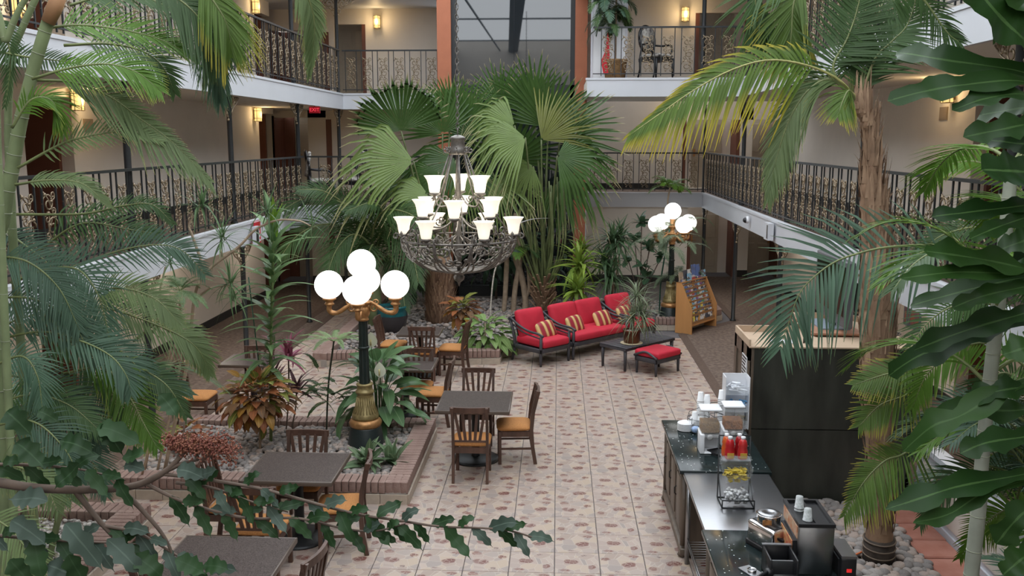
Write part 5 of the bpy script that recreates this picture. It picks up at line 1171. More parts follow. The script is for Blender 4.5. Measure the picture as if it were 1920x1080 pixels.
def fan(par, hx, hy, Y, dx, dy, Rpx, m, spread=200, nseg=23, split=.5, droop=.25, tilt=-.25, face=(0, -1, .35), pet=None, back=0.0, seed=1):
    R_ = random.Random(seed); hub = PY(hx, hy, Y); s = mpp(Y); R = Rpx * s
    D = V((dx, tilt, -dy)).normalized(); N_ = V(face); N_ = (N_ - D * D.dot(N_)).normalized(); S = D.cross(N_)
    mb = MB(); sp = radians(spread)
    for k in range(nseg):
        th = -sp / 2 + sp * (k + .5) / nseg + R_.uniform(-.012, .012); d = D * cos(th) + S * sin(th); hw = math.tan(sp / nseg / 2)
        RR = R * (.80 + .2 * cos(th * .8)) * R_.uniform(.9, 1.05); dr = droop * R_.uniform(.4, 1.6); ts = [0.03, .25, split, split * .55 + .45 * .75, .86, 1.0]
        cv = -.16 * abs(sin(th)); sw = R_.uniform(-.06, .06); nb = R_.uniform(-.1, .16)
        pts = [hub + d * (RR * t) + N_ * (cv * R * t * t + nb * R * max(0, t - split) ** 1.5) + S * (sw * R * max(0, t - .5)) + V((0, 0, -dr * R * (max(0, t - .5) ** 1.6) * 1.9)) for t in ts]
        lim = split * RR * hw * .97
        mb.leaf(pts, lambda q, RR=RR, hw=hw, lim=lim: [ts[0] * RR * hw, ts[1] * RR * hw, lim, lim * .8, lim * .46, .001][min(5, int(round(q * 5)))], N_, .55)
    o = mb.obj('fan_leaf', m, par)
    if pet: MB().tube(crom([hub, hub.lerp(V(pet), .4) + V((0, 0, .15)), V(pet)], 12), [.018] * 4 + [.026] * 8, 6).obj('petiole', PET, par)
    return o
LMESH = {}
def lmesh(key, L, w, m, bend=.25, kind='oval', cup=.2, rows=8, wave=0.0, stalk=0.0):
    k = (key, m.name)
    if k in LMESH: return LMESH[k]
    pts = [V((L * t, 0, .12 * L * sin(pi * t * .5) * (1 if bend > 0 else 0) - bend * L * t * t)) for t in [i / (rows - 1) for i in range(rows)]]
    if kind == 'oval': f = lambda t: max(.0008, w * (sin(pi * min(1, t ** .75)) ** .8) * (1 if t < 1 else 0))
    elif kind == 'round': f = lambda t: max(.0008, w * sqrt(max(0, 1 - (2 * t ** .6 - 1) ** 2)))
    elif kind == 'strap': f = lambda t: max(.0006, w * (min(1, .45 + t * 3) * (1 - t ** 2.2)))
    else: f = lambda t: max(.0008, w * (t * 4 if t < .25 else 1) * (1 - max(0, (t - .25) / .75) ** 1.5))
    mb = MB(); mb.leaf(pts, f, (0, 0, 1), cup, wave=wave); me = mb.mesh('leaf', m); LMESH[k] = me; return me
def leafat(par, me, p, az, el, s=1.0, roll=0.0, name='leaf'):
    d = V((cos(az) * cos(el), sin(az) * cos(el), sin(el))); n = V((-cos(az) * sin(el), -sin(az) * sin(el), cos(el)))
    if roll: n = Matrix.Rotation(roll, 3, d) @ n
    return place(name, me, par, mat4=m4(p, d, n, s))
def rosette(par, c, n, meshes, el=(80, -30), s=(.8, 1.1), jit=.03, name='leaf', az0=0, azr=2 * pi):
    for i in range(n):
        t = i / max(1, n - 1); az = az0 + (i * 2.399963) % azr + rnd.uniform(-.2, .2); e = radians(el[0] + (el[1] - el[0]) * t + rnd.uniform(-8, 8))
        leafat(par, rnd.choice(meshes), V(c) + V((rnd.uniform(-jit, jit), rnd.uniform(-jit, jit), rnd.uniform(-jit, jit))), az, e, rnd.uniform(*s), rnd.uniform(-.3, .3), name)
def crown(par, c, n, r, meshes, s=(.8, 1.15), zs=.8, name='leaf', down=-.2):
    for i in range(n):
        z = 1 - 2 * (i + .5) / n; az = i * 2.399963; q = sqrt(1 - z * z); d = V((q * cos(az), q * sin(az), z * zs)) * r * rnd.uniform(.45, .95)
        leafat(par, rnd.choice(meshes), V(c) + d, az + rnd.uniform(-.4, .4), math.asin(z) * .75 + down + rnd.uniform(-.25, .25), rnd.uniform(*s), rnd.uniform(-.4, .4), name)

# ---------------------------------------------------------------- left tall palms
t = thing('areca_palm', 'tall areca palm with ringed green trunks at the left picture edge', 'palm', (-3.9, 6.0, .14)); t.matrix_basis = Matrix.Identity(4)
trunk(t, [(112, -20), (89, 44), (63, 130), (40, 222), (22, 320), (7, 400), (-8, 560)], 6.0, 6.0, [.042, .040, .040, .043, .046, .048, .055], TRUNKG, ground=(-3.95, 6.0, .13))
trunk(t, [(75, -20), (41, 55), (22, 111), (15, 240), (22, 380), (28, 500)], 6.2, 6.2, [.022, .022, .024, .025, .026, .03], TRUNKG, ground=(-3.85, 6.25, .13))
trunk(t, [(60, -20), (35, 20), (12, 75), (-10, 140)], 5.6, 5.6, [.016, .018, .022, .026], TRUNKG, 'side_shoot', ground=(-3.7, 5.7, .13))
MB().tube([PY(112, -10, 5.98), PY(102, 15, 5.98), PY(90, 42, 5.98)], [.045, .05, .044], 10).obj('crownshaft_sheath', mat('brown_sheath', (.33, .17, .08), .7, var=.2, scale=8), t)
fr(t, [(70, 55), (150, 47), (240, 58), (310, 78), (362, 108)], 6, 6.5, 78, 46, PGG, split=True, ang=(62, 20), droop=.08)
fr(t, [(440, -60), (405, -10), (396, 50), (402, 110), (412, 185)], 6.4, 6.8, 95, 60, PGB, ang=(45, 12), droop=.5, up=.0)
fr(t, [(360, -50), (395, -5), (425, 45), (436, 100)], 6.2, 6.3, 90, 46, PGW, ang=(50, 15), droop=.5)
fr(t, [(250, -40), (330, -5), (385, 50), (408, 120)], 6.2, 6.3, 110, 54, PGD, ang=(60, 20), droop=.35)
fr(t, [(540, -60), (575, -10), (590, 50), (582, 140)], 6.4, 6.6, 60, 50, PGL, ang=(55, 15), droop=.35, side=(1, .6))
fr(t, [(70, 150), (140, 155), (207, 182), (262, 222), (325, 268), (395, 340)], 6, 6.2, 135, 64, PGL, side=(1.0, .35), ang=(52, 20), droop=.02)
fr(t, [(60, 148), (130, 128), (200, 120), (255, 135), (300, 170)], 5.9, 6.0, 80, 46, PGG, ang=(60, 25), droop=.3)
fr(t, [(33, 315), (111, 272), (170, 254), (240, 247), (305, 266)], 5.9, 6.1, 52, 34, PGL, ang=(72, 30), droop=.05, split=True)
fr(t, [(28, 346), (92, 338), (155, 345), (205, 388)], 5.8, 5.9, 48, 34, PGL, ang=(55, 25), side=(.4, 1), droop=.3)
fr(t, [(22, 240), (58, 188), (98, 190), (118, 245)], 5.8, 5.9, 62, 30, PGG, ang=(60, 20), droop=.35, split=True)
fr(t, [(120, 85), (200, 82), (265, 95), (305, 125), (328, 175)], 6.6, 6.8, 62, 40, PGD, ang=(65, 30), droop=.1, side=(1, 1))
fr(t, [(-10, 95), (40, 105), (95, 112), (150, 118)], 6.1, 6.1, 42, 26, PGD, ang=(75, 40), droop=.1)
fr(t, [(130, 10), (190, -6), (260, -8), (330, 20)], 6.3, 6.5, 70, 34, PGD, ang=(60, 25), droop=.2)
fr(t, [(-10, 20), (10, 60), (20, 120), (10, 200)], 6.1, 6.1, 40, 26, PGD, ang=(60, 25), droop=.2)
t = thing('bushy_palm', 'bushy blue-green palm clump filling the lower left corner', 'palm', (0, 0, 0))
B0 = V((-4.75, 7.6, .13))
for s in ((.0, .0), (.12, .08), (-.12, .1), (.05, -.15)): MB().tube(crom([B0 + V((s[0], s[1], 0)), B0 + V((s[0] * 2, s[1] * 2, .5)), B0 + V((s[0] * 4, s[1] * 3, 1.1))], 12), [.03] * 6 + [.022] * 6, 8).obj('cane', TRUNKG, t)
fr(t, [(-40, 620), (60, 540), (150, 495), (237, 467), (300, 459), (345, 472), (385, 515)], 6.6, 7.0, 78, 50, PGB, ang=(70, 35), droop=.12, split=True)
fr(t, [(20, 530), (90, 505), (145, 505), (180, 545), (198, 600), (208, 655)], 6.4, 6.3, 85, 46, PGB, ang=(62, 30), droop=.1)
fr(t, [(-20, 640), (74, 622), (148, 638), (207, 667), (237, 704), (246, 738)], 6.1, 6.0, 80, 46, PGB, ang=(58, 25), droop=.15, split=True)
fr(t, [(80, 560), (200, 578), (262, 597), (333, 627), (372, 656), (394, 700)], 6.8, 7.0, 72, 50, PGL, ang=(58, 25), droop=.15)
fr(t, [(120, 700), (195, 690), (240, 740), (270, 795), (295, 840)], 6.3, 6.2, 70, 46, PGG, ang=(65, 30), droop=.25)
fr(t, [(-20, 690), (40, 668), (70, 705), (80, 770)], 5.9, 5.8, 70, 30, PGB, ang=(60, 25), droop=.3)
fr(t, [(30, 402), (155, 401), (230, 386), (285, 384), (325, 420)], 7.0, 7.1, 40, 36, PGD, ang=(70, 30), droop=.15)
fr(t, [(-10, 420), (40, 455), (95, 500), (130, 560)], 6.6, 6.5, 60, 34, PGB, ang=(65, 30), droop=.15)
fr(t, [(60, 480), (150, 420), (240, 430), (300, 440)], 7.2, 7.2, 60, 34, PGD, ang=(70, 35), droop=.15)
fr(t, [(150, 760), (230, 700), (300, 705), (360, 740)], 6.9, 6.9, 48, 36, PGB, ang=(65, 30), droop=.2)
fr(t, [(-20, 800), (60, 790), (120, 840), (150, 900)], 5.8, 5.7, 85, 36, PGB, ang=(60, 25), droop=.25)
fr(t, [(-30, 890), (30, 875), (80, 905), (110, 960)], 5.4, 5.3, 75, 30, PGL, ang=(65, 30), droop=.2)
fr(t, [(-40, 960), (10, 985), (50, 1030), (80, 1090)], 5.1, 5.0, 85, 26, PGL, ang=(60, 30), droop=.25)
fr(t, [(250, 640), (310, 600), (360, 640), (390, 700)], 7.3, 7.3, 55, 36, PGL, ang=(60, 25), droop=.2)
for pts_, L_, m_ in (([(-30, 560), (60, 560), (130, 600), (180, 680)], 88, PGB), ([(0, 700), (90, 720), (150, 770), (190, 840)], 82, PGB), ([(40, 620), (140, 650), (200, 720), (230, 800)], 78, PGD), ([(100, 640), (190, 640), (250, 680), (290, 750)], 68, PGB), ([(-20, 760), (60, 740), (130, 760), (190, 810)], 78, PGD), ([(180, 700), (250, 690), (310, 720), (350, 780)], 62, PGD), ([(-30, 840), (40, 830), (100, 860), (150, 930)], 72, PGL), ([(150, 560), (220, 540), (290, 560), (340, 610)], 62, PGL), ([(-20, 480), (50, 490), (110, 540), (150, 620)], 82, PGB), ([(60, 760), (120, 800), (170, 860), (200, 930)], 70, PGB), ([(-30, 640), (30, 600), (100, 590), (170, 620)], 80, PGB)):
    yy = rnd.uniform(6.0, 6.9); fr(t, pts_, yy, yy, L_, 42, m_, ang=(64, 28), droop=.2)
for i in range(11):
    az = i * 2.4; arch(t, B0 + V((rnd.uniform(-.3, .3), rnd.uniform(-.3, .3), .5 + rnd.uniform(0, .8))), az, radians(rnd.uniform(45, 70)), rnd.uniform(1.2, 1.8), .42, 34, rnd.choice([PGB, PGD, PGB]), bend=1.5)
# ---------------------------------------------------------------- dracaena with bare branches
DRM = leafmat('narrow_dracaena_leaf', (.10, .17, .075), tip=(.22, .25, .1), tippos=.85)
NARROW = [lmesh('narrow%d' % i, .36, .011, DRM, b, 'strap', .3) for i, b in enumerate((.08, .3, .5))]
t = thing('dracaena_tree', 'thin bare-branched dracaena with spiky tufts beside the left balcony', 'tree', (0, 0, 0))
def branch(par, pix, Y, r, m=TWIG, name='branch', ground=None, Y1=None):
    k = len(pix); pts = [PY(x, y, Y + ((Y1 or Y) - Y) * i / max(1, k - 1)) for i, (x, y) in enumerate(pix)]
    if ground: pts = [V(ground)] + pts
    n = len(pts) * 5; P = crom(pts, n); return MB().tube(P, [r * (1 - .6 * i / (n - 1)) for i in range(n)], 7).obj(name, m, par)
gd = PZ(345, 800, .13)
branch(t, [(350, 690), (358, 620), (367, 547), (390, 507), (447, 463), (480, 430), (520, 413), (560, 414), (583, 424)], 10, .022, ground=(-4.55, 10.0, .12))
branch(t, [(352, 655), (330, 600), (300, 560), (310, 500)], 10, .022); branch(t, [(367, 560), (395, 540), (430, 535)], 10, .016); branch(t, [(385, 510), (360, 440), (355, 420), (375, 390)], 10, .018); branch(t, [(420, 482), (412, 465), (417, 450)], 10, .014); branch(t, [(495, 424), (505, 408), (503, 398)], 10, .012)
branch(t, [(337, 690), (336, 600), (340, 545)], 9.9, .015, ground=(-4.6, 9.9, .12)); branch(t, [(315, 680), (322, 640), (330, 600)], 9.9, .015, ground=(-4.75, 9.9, .12))
for x, y, n in ((417, 447, 34), (430, 532, 34), (376, 386, 34), (503, 396, 26), (583, 424, 10), (318, 495, 20), (440, 560, 14)): rosette(t, PY(x, y, 10), n, NARROW, (75, -60), (.7, 1.1))
t = thing('fallen_branch', 'pale dry branch lying beneath the dracaena at the left', 'branch', (0, 0, 0))
MB().tube(crom([PZ(300, 700, .15), PZ(330, 690, .2), PZ(352, 676, .22), PZ(366, 668, .2)], 14), [.035] * 9 + [.02] * 5, 7).obj('limb', TWIG, t); MB().tube(crom([PZ(320, 694, .18), PZ(326, 684, .35), PZ(335, 680, .42)], 8), .02, 6).obj('side_twig', TWIG, t)
FERN = leafmat('fine_fern_leaf', (.12, .19, .085))
t = thing('asparagus_fern', 'feathery light green fern bush among the dracaena branches', 'fern', (0, 0, 0))
MB().tube(crom([V((-4.7, 9.7, .12)), PY(330, 640, 9.7), PY(338, 560, 9.7)], 12), .014, 6).obj('stem', TWIG, t)
for i in range(16): arch(t, PY(338, 545, 9.7), i * 2.4, radians(rnd.uniform(-10, 60)), rnd.uniform(.3, .48), .09, 30, FERN, bend=1.0, w=.004, rr=.004)
# ---------------------------------------------------------------- planter around the nearer lamp
CORN = leafmat('corn_plant_leaf', (.095, .18, .07), tip=(.16, .24, .09), rib=(.24, .34, .14), col2=(.17, .28, .12), rough=.35)
CORNY = leafmat('corn_plant_leaf_young', (.14, .26, .03), rib=(.3, .4, .1), rough=.35)
t = thing('corn_plant', 'tall corn plant with arching strap leaves left of the nearer lamp', 'plant', (0, 0, 0))
b0 = PZ(508, 832, .15); Yc = b0.y; topc = PY(513, 445, Yc)
MB().tube(crom([b0, PY(508, 650, Yc), topc], 20), [.022] * 10 + [.017] * 10, 8).obj('stem', mat('green_cane', (.13, .18, .06), .6, var=.25, scale=8), t)
CL = [lmesh('corn%d' % i, .60, .060, CORN, b, 'strap', .22) for i, b in enumerate((.25, .45, .65))]; CY = [lmesh('corny', .5, .055, CORNY, .1, 'strap', .25)]
for i in range(54):
    q = i / 53; p = V(topc).lerp(V((b0.x, Yc, b0.z + .85)), q * .95); az = i * 2.4; leafat(t, rnd.choice(CL), p, az, radians(48 - 40 * q + rnd.uniform(-10, 10)), rnd.uniform(.8, 1.1))
rosette(t, topc, 7, CL[:1] + CY, (85, 55), (.8, 1.0)); leafat(t, CY[0], topc, -1.2, 1.2, 1.1); leafat(t, CY[0], topc + V((0, 0, -.55)), pi - .2, .25, .9)
STK = mat('green_stake', (.02, .10, .06), .5); MB().tube([PZ(465, 800, .15) + V((.25, 0, 0)), PY(466, 520, Yc - .1)], .008, 6).obj('support_stake', STK, t)
CR = [leafmat('croton_red', (.20, .045, .025), rib=(.45, .16, .06), vein=4, veincol=(.55, .28, .12), col2=(.30, .075, .03)), leafmat('croton_dark', (.065, .05, .032), rib=(.28, .13, .05), vein=4, veincol=(.42, .22, .10), col2=(.11, .06, .035)), leafmat('croton_orange', (.40, .15, .03), rib=(.5, .3, .08), vein=5, veincol=(.10, .14, .03), col2=(.46, .2, .04)), leafmat('croton_green', (.085, .13, .035), rib=(.5, .45, .1), vein=5, veincol=(.36, .33, .07))]
def croton(label, base, h, r, n, ls):
    t = thing('croton', label, 'plant', (0, 0, 0)); c = V(base) + V((0, 0, h)); MB().tube([V(base), V(base) + V((.01, 0, h * .5)), c], .016, 7).obj('stem', TWIG, t)
    ms = [[lmesh('cro%d%d%.2f' % (i, j, ls), ls, ls * .27, m, b, 'oval', .2, wave=.12) for j, b in enumerate((.2, .5))] for i, m in enumerate(CR)]
    for i in range(n):
        z = 1 - 2 * (i + .5) / n; az = i * 2.399963; q = sqrt(1 - z * z); d = V((q * cos(az), q * sin(az), z * .85)) * r * rnd.uniform(.35, .9)
        k = rnd.choices((0, 1, 2, 3), ((2, .5, 3, 4) if z > .45 else (3, 3, 1.2, .6)))[0]
        leafat(t, rnd.choice(ms[k]), c + d, az, math.asin(z) * .8 - .25, rnd.uniform(.8, 1.2), rnd.uniform(-.3, .3))
    return t
croton('big red and orange croton with patterned leaves in the nearer planter', PZ(488, 848, .15), .68, .43, 200, .20)
croton('small dark croton seedling half behind the leafy twigs in the nearer planter', PZ(352, 850, .15), .28, .16, 26, .2)
COP = leafmat('cordyline_pink', (.30, .07, .13), rib=(.5, .15, .25), col2=(.42, .13, .2)); COD = leafmat('cordyline_purple', (.09, .045, .055), rib=(.25, .09, .12), col2=(.15, .075, .085))
t = thing('cordyline', 'cordyline with pink and purple leaves left of the lamp shaft', 'plant', (0, 0, 0))
for px_, py_, tx, ty, m_, n in ((536, 812, 541, 672, COP, 20), (515, 806, 512, 720, COD, 24), (545, 808, 556, 735, COD, 20)):
    a = PZ(px_, py_, .15); b = PY(tx, ty, a.y); MB().tube(crom([a, a.lerp(b, .5) + V((.02, 0, 0)), b], 8), .011, 6).obj('stem', TWIGD, t)
    rosette(t, b, n, [lmesh('cor%d%s' % (i, m_.name), .42, .034, m_, bb_, 'strap', .3) for i, bb_ in enumerate((.15, .5))], (80, -10), (.7, 1.05))
t = thing('fern_tree', 'slender tree fern with a feathery crown beside the lamp shaft', 'fern', (0, 0, 0)); FNL = leafmat('tree_fern_leaf', (.19, .28, .12))
a = PZ(612, 812, .15); b = PY(626, 640, a.y); MB().tube(crom([a, PY(616, 720, a.y), b], 12), .012, 7).obj('stem', mat('dark_fern_stem', (.03, .035, .02), .7), t)
for i in range(9): arch(t, b, i * 2 * pi / 9 + .3, radians(22), rnd.uniform(.48, .62), .075, 34, FNL, bend=.75, w=.007, rr=.005)
for i in range(14): arch(t, PY(rnd.uniform(595, 640), rnd.uniform(690, 790), a.y + rnd.uniform(-.2, .2)), rnd.uniform(0, 6.3), radians(rnd.uniform(10, 70)), rnd.uniform(.3, .5), .07, 22, PGD, bend=1.2, w=.009, rr=.004)
LIL = leafmat('peace_lily_leaf', (.080, .165, .07), rib=(.18, .28, .14), col2=(.13, .235, .10), rough=.3, vein=7, veincol=(.10, .19, .085)); SPA = leafmat('white_spathe', (.66, .70, .50), rough=.5, col2=(.76, .78, .64))
t = thing('peace_lily', 'large glossy peace lily with two white spathes beside the lamp', 'plant', (0, 0, 0)); c0 = PZ(712, 806, .15)
LM = [lmesh('lily%d' % i, .46, .095, LIL, b, 'oval', .18, 10, .06) for i, b in enumerate((.15, .35, .6))]; pe = MB()
for i in range(58):
    q = i / 57; az = i * 2.4; r = .05 + .36 * q ** .7 * rnd.uniform(.7, 1.1); h = .98 - .70 * q + rnd.uniform(-.1, .1); p = c0 + V((cos(az) * r, sin(az) * r, h))
    pe.tube(crom([c0 + V((cos(az) * .05, sin(az) * .05, 0)), c0 + V((cos(az) * r * .5, sin(az) * r * .5, h * .65)), p], 7), .006, 5); leafat(t, rnd.choice(LM), p, az + rnd.uniform(-.3, .3), radians(45 - 75 * q + rnd.uniform(-15, 15)), rnd.uniform(.75, 1.05), rnd.uniform(-.4, .4))
pe.obj('leaf_stalks', mat('lily_stalk', (.07, .14, .05), .5), t)
for px_, py_ in ((708, 706), (692, 650)):
    b = PY(px_ + 4, py_, c0.y - .5); MB().tube(crom([c0, c0.lerp(b, .6) + V((0, 0, .1)), b], 8), .006, 5).obj('flower_stalk', MATS['lily_stalk'], t); f = leafat(t, lmesh('spathe', .21, .075, SPA, -.15, 'oval', .5), b - V((0, 0, .02)), -pi / 2, radians(80), 1.0, 0, 'spathe')
    MB().tube([b + V((0, -.02, .02)), b + V((0, -.03, .1))], .011, 7).obj('spadix', mat('cream_spadix', (.55, .5, .25), .7), t)
AGL = leafmat('variegated_leaf', (.16, .24, .13), rib=(.34, .42, .26), vein=6, veincol=(.085, .16, .07), col2=(.24, .32, .19), rough=.4)
t = thing('aglaonema', 'low silvery-green variegated plant at the front corner of the nearer planter', 'plant', (0, 0, 0))
for px_, py_, n in ((690, 872, 26), (735, 868, 20)): rosette(t, PZ(px_, py_, .2), n, [lmesh('agl%d' % i, .33, .05, AGL, b, 'oval', .2) for i, b in enumerate((.15, .4))], (80, 5), (.75, 1.05), .05)
# ---------------------------------------------------------------- planter behind the sofa
croton('small croton on a thin stem beside the farthest dining chair', PZ(868, 632, .15), .56, .27, 60, .24)
HOS = leafmat('hosta_leaf', (.20, .32, .085), rib=(.32, .45, .18), col2=(.33, .45, .17), rough=.45, vein=5, veincol=(.12, .22, .07))
t = thing('hosta', 'light green broad-leaved plant hanging over the brick edge', 'plant', (0, 0, 0)); c0 = PZ(910, 650, .2)
for i in range(64):
    q = i / 63; az = i * 2.4; r = .05 + .38 * q ** .6; p = c0 + V((cos(az) * r, sin(az) * r * .6, .50 - .44 * q)); leafat(t, lmesh('hos%d' % (i % 2), .32, .072, HOS, (.3, .6)[i % 2], 'oval', .15), p, az, radians(30 - 70 * q + rnd.uniform(-15, 15)), rnd.uniform(.8, 1.1), rnd.uniform(-.3, .3))
MB().tube([c0 - V((0, 0, .06)), c0 + V((0, 0, .45))], .012, 6).obj('stem', TWIG, t)
YD = leafmat('lime_dracaena_leaf', (.17, .28, .045), rib=(.28, .38, .1), col2=(.28, .38, .06), rough=.4); DD = leafmat('dark_dracaena_leaf', (.055, .105, .05), rib=(.09, .16, .07), col2=(.10, .17, .08), rough=.3)
YL = [lmesh('yd%d' % i, .60, .055, YD, b, 'strap', .25) for i, b in enumerate((.2, .5, .8))]; DL = [lmesh('dd%d' % i, .66, .034, DD, b, 'strap', .25) for i, b in enumerate((.3, .6, .9))]
def cane(label, heads, base, meshes, name='dracaena', cat='plant'):
    t = thing(name, label, cat, (0, 0, 0))
    for x, y, Y, n, s in heads:
        h = PY(x, y, Y); MB().tube(crom([V(base), V(base).lerp(h, .5) + V((.04, 0, .1)), h], 10), .018, 6).obj('stem', TWIG, t); rosette(t, h, n, meshes, (82, -45), (.75 * s, 1.05 * s), .06)
    return t
cane('lime green dracaena with drooping leaves behind the left lounge chair', [(1086, 500, 19.2, 46, 1.1), (1082, 545, 18.6, 40, 1.0), (1092, 470, 19.6, 22, .9)], PZ(1082, 575, .13), YL)
cane('dark green dracaena with dense drooping leaves behind the sofa', [(1150, 455, 20, 60, 1.0), (1135, 490, 19.6, 50, 1.0), (1145, 520, 19.4, 50, 1.0), (1165, 445, 20.2, 40, .9)], PZ(1145, 570, .13), DL)
CLU = leafmat('clusia_leaf', (.055, .12, .065), rib=(.1, .18, .09), col2=(.09, .17, .09), rough=.35)
t = thing('clusia', 'round-leaved small tree in front of the white back wall', 'plant', (0, 0, 0)); bs = PZ(1200, 572, .13)
for x, y, n in ((1203, 418, 14), (1190, 452, 10), (1218, 466, 14), (1178, 488, 8), (1240, 482, 8), (1205, 500, 6), (1215, 520, 8)):
    h = PY(x, y, bs.y + rnd.uniform(-.3, .3)); MB().tube(crom([bs, bs.lerp(h, .6) + V((0, 0, .05)), h], 8), .013, 6).obj('stem', TWIGD, t); rosette(t, h, n, [lmesh('clu', .30, .085, CLU, .15, 'round', .15)], (60, -30), (.75, 1.05), .05)
t = thing('feathery_tree', 'thin feathery-leaved tree in front of the far globe lamp', 'tree', (0, 0, 0)); bs = PZ(1236, 592, .13); h = PY(1256, 430, 19.6)
MB().tube(crom([bs, PY(1240, 520, 19.8), h], 10), .016, 6).obj('stem', STK, t); FEA = leafmat('feathery_leaf', (.115, .165, .10), col2=(.18, .235, .14))
for i in range(26): arch(t, PY(rnd.uniform(1225, 1290), rnd.uniform(415, 470), 19.6 + rnd.uniform(-.4, .4)), rnd.uniform(0, 6.3), radians(rnd.uniform(-10, 45)), rnd.uniform(.5, .85), .16, 26, FEA, bend=1.3, w=.007, rr=.006)
for i in range(9): arch(t, PY(1272, 520, 20.0), rnd.uniform(0, 6.3), radians(rnd.uniform(10, 60)), .75, .16, 24, FEA, bend=1.4, w=.008, rr=.006)
t = thing('slender_palm', 'slender little palm whose crown rises above the far globe lamp', 'palm', (0, 0, 0)); bs = PZ(1262, 585, .13); h = PY(1256, 352, 21)
MB().tube(crom([bs, PY(1262, 470, 21), PY(1252, 390, 21), h], 14), .018, 6).obj('trunk', TWIG, t)
for i in range(15): arch(t, h, i * 2.4, radians(rnd.uniform(5, 55)), rnd.uniform(.45, .65), .2, 20, PGG, bend=1.2, w=.010, rr=.006)
# potted spider plant on the coffee table
SPI = leafmat('spider_leaf', (.17, .23, .13), rib=(.42, .47, .34), col2=(.27, .33, .21)); t = thing('potted_spider_plant', 'spider plant with fine arching leaves in a ribbed bronze pot', 'plant', (pp.x, pp.y, .432))
mb = MB(); n = 28; pr = [(.115, 0), (.135, .01), (.15, .2), (.165, .21), (.165, .235), (.14, .235), (.13, .19)]; vs = []
for r, z in pr:
    for j in range(n): a = 2 * pi * j / n; k = r * (1 + (.035 if (j % 2 and .005 < z < .205) else 0)); vs.append((k * cos(a), k * sin(a), z))
mb.add(vs, [(i * n + j, i * n + (j + 1) % n, (i + 1) * n + (j + 1) % n, (i + 1) * n + j) for i in range(len(pr) - 1) for j in range(n)] + [list(range(n))[::-1]], 0, True); mb.obj('pot', mat('ribbed_bronze_pot', (.13, .045, .022), .3, .35, var=.3, scale=8), t)
MB().lathe([(.001, .2), (.14, .2)], 20, cap=False).obj('gravel_top', GRAVEL, t)
SL = [lmesh('spi%d' % i, .46, .011, SPI, b, 'strap', .3) for i, b in enumerate((.3, .6, .95))]
for x, y, z, n in ((.02, 0, .45, 60), (.14, .02, .52, 60), (.08, .08, .80, 46), (.2, -.05, .40, 46)):
    MB().tube(crom([(x * .3, y * .3, .2), (x * .8, y, z * .7), (x, y, z)], 8), .010, 6).obj('stem', TWIG, t); rosette(t, (x, y, z), n, SL, (85, -35), (.7, 1.1), .02)
# ---------------------------------------------------------------- fan palms
t = thing('fan_palm', 'big fan palm with pleated leaves in front of the lift glass', 'palm', (0, 0, 0)); C0 = PZ(1018, 592, .13); YF = C0.y
trk = MB(); 
for i in range(70):
    a = i * 2.4; z = .1 + i * .009; trk.bar(C0 + V((.10 * cos(a), .10 * sin(a), z)), C0 + V((.30 * cos(a), .30 * sin(a), z + .22 + .1 * rnd.random())), .05, .02)
trk.tube([C0, C0 + V((0, 0, .75))], [.17, .13], 10); trk.obj('trunk', BARK, t)
FL = [(1028, 238, 20.2, -.12, -1, 125, FANM, 150), (1015, 262, 19.6, .75, -.8, 112, FANY, 110), (1050, 262, 20.0, 1, -.42, 130, FANM, 120), (1045, 292, 19.4, 1, .22, 125, FANM, 150), (1000, 312, 19.4, -.6, .5, 80, FANL, 150), (1052, 335, 19.8, .55, .8, 85, FANM, 150), (965, 235, 19.8, -1, -.25, 108, FANL, 130), (985, 258, 19.3, -1, .25, 118, FANL, 120), (925, 340, 19.6, .9, .55, 95, FANL, 150), (905, 335, 20.3, -.4, .7, 80, FANM, 170), (960, 300, 20.6, .1, -1, 120, FANM, 200), (1000, 200, 20.9, -.4, -1, 110, FANM, 140), (940, 200, 21.0, .1, -1, 95, FANM, 150), (950, 350, 20.6, -.7, .4, 80, FANM, 150), (1030, 350, 20.4, .4, .8, 70, FANM, 150), (890, 260, 20.8, -.3, -.9, 105, FANM, 160)]
for i, (x, y, Y, dx, dy, R, m_, sp) in enumerate(FL): fan(t, x, y, Y, dx, dy, R, m_, sp, droop=.7 if dy > -.3 else .15, tilt=rnd.uniform(-.5, .1), pet=C0 + V((rnd.uniform(-.15, .15), rnd.uniform(-.15, .15), rnd.uniform(.3, .6))), seed=i + 1)
for i in range(12):
    x = rnd.uniform(985, 1065); MB().tube(crom([C0 + V((rnd.uniform(-.1, .1), 0, .4)), PY(1012 + (x - 1012) * .9, 470, YF - .3), PY(x - 6, 350 + rnd.uniform(-20, 20), YF - .4)], 12), [.028] * 5 + [.018] * 7, 6).obj('petiole', PET, t)
t = thing('stout_fan_palm', 'stout fan palm with shaggy brown trunk left of the lift glass', 'palm', (0, 0, 0)); C1 = PZ(826, 605, .13)
MB().tube(crom([C1, PY(826, 560, C1.y), PY(826, 520, C1.y), PY(830, 480, C1.y)], 14), [.27, .30, .31, .31, .30, .30, .29, .28, .27, .26, .25, .23, .21, .2], 14).obj('trunk', BARK, t)
trk = MB()
for i in range(420):
    a = i * 2.4; z = .02 + 1.05 * (i / 420); d = V((cos(a), sin(a), 0)); r_ = .30 - .05 * z; L_ = rnd.uniform(.15, .34)
    trk.leaf([C1 + d * r_ + V((0, 0, z)), C1 + d * (r_ + .03) + V((0, 0, z + L_ * .5)), C1 + d * (r_ + .05 + .09 * rnd.random() ** 2) + V((0, 0, z + L_))], lambda q: .024 * (1 - q) + .003, d, .3, rnd.randrange(2))
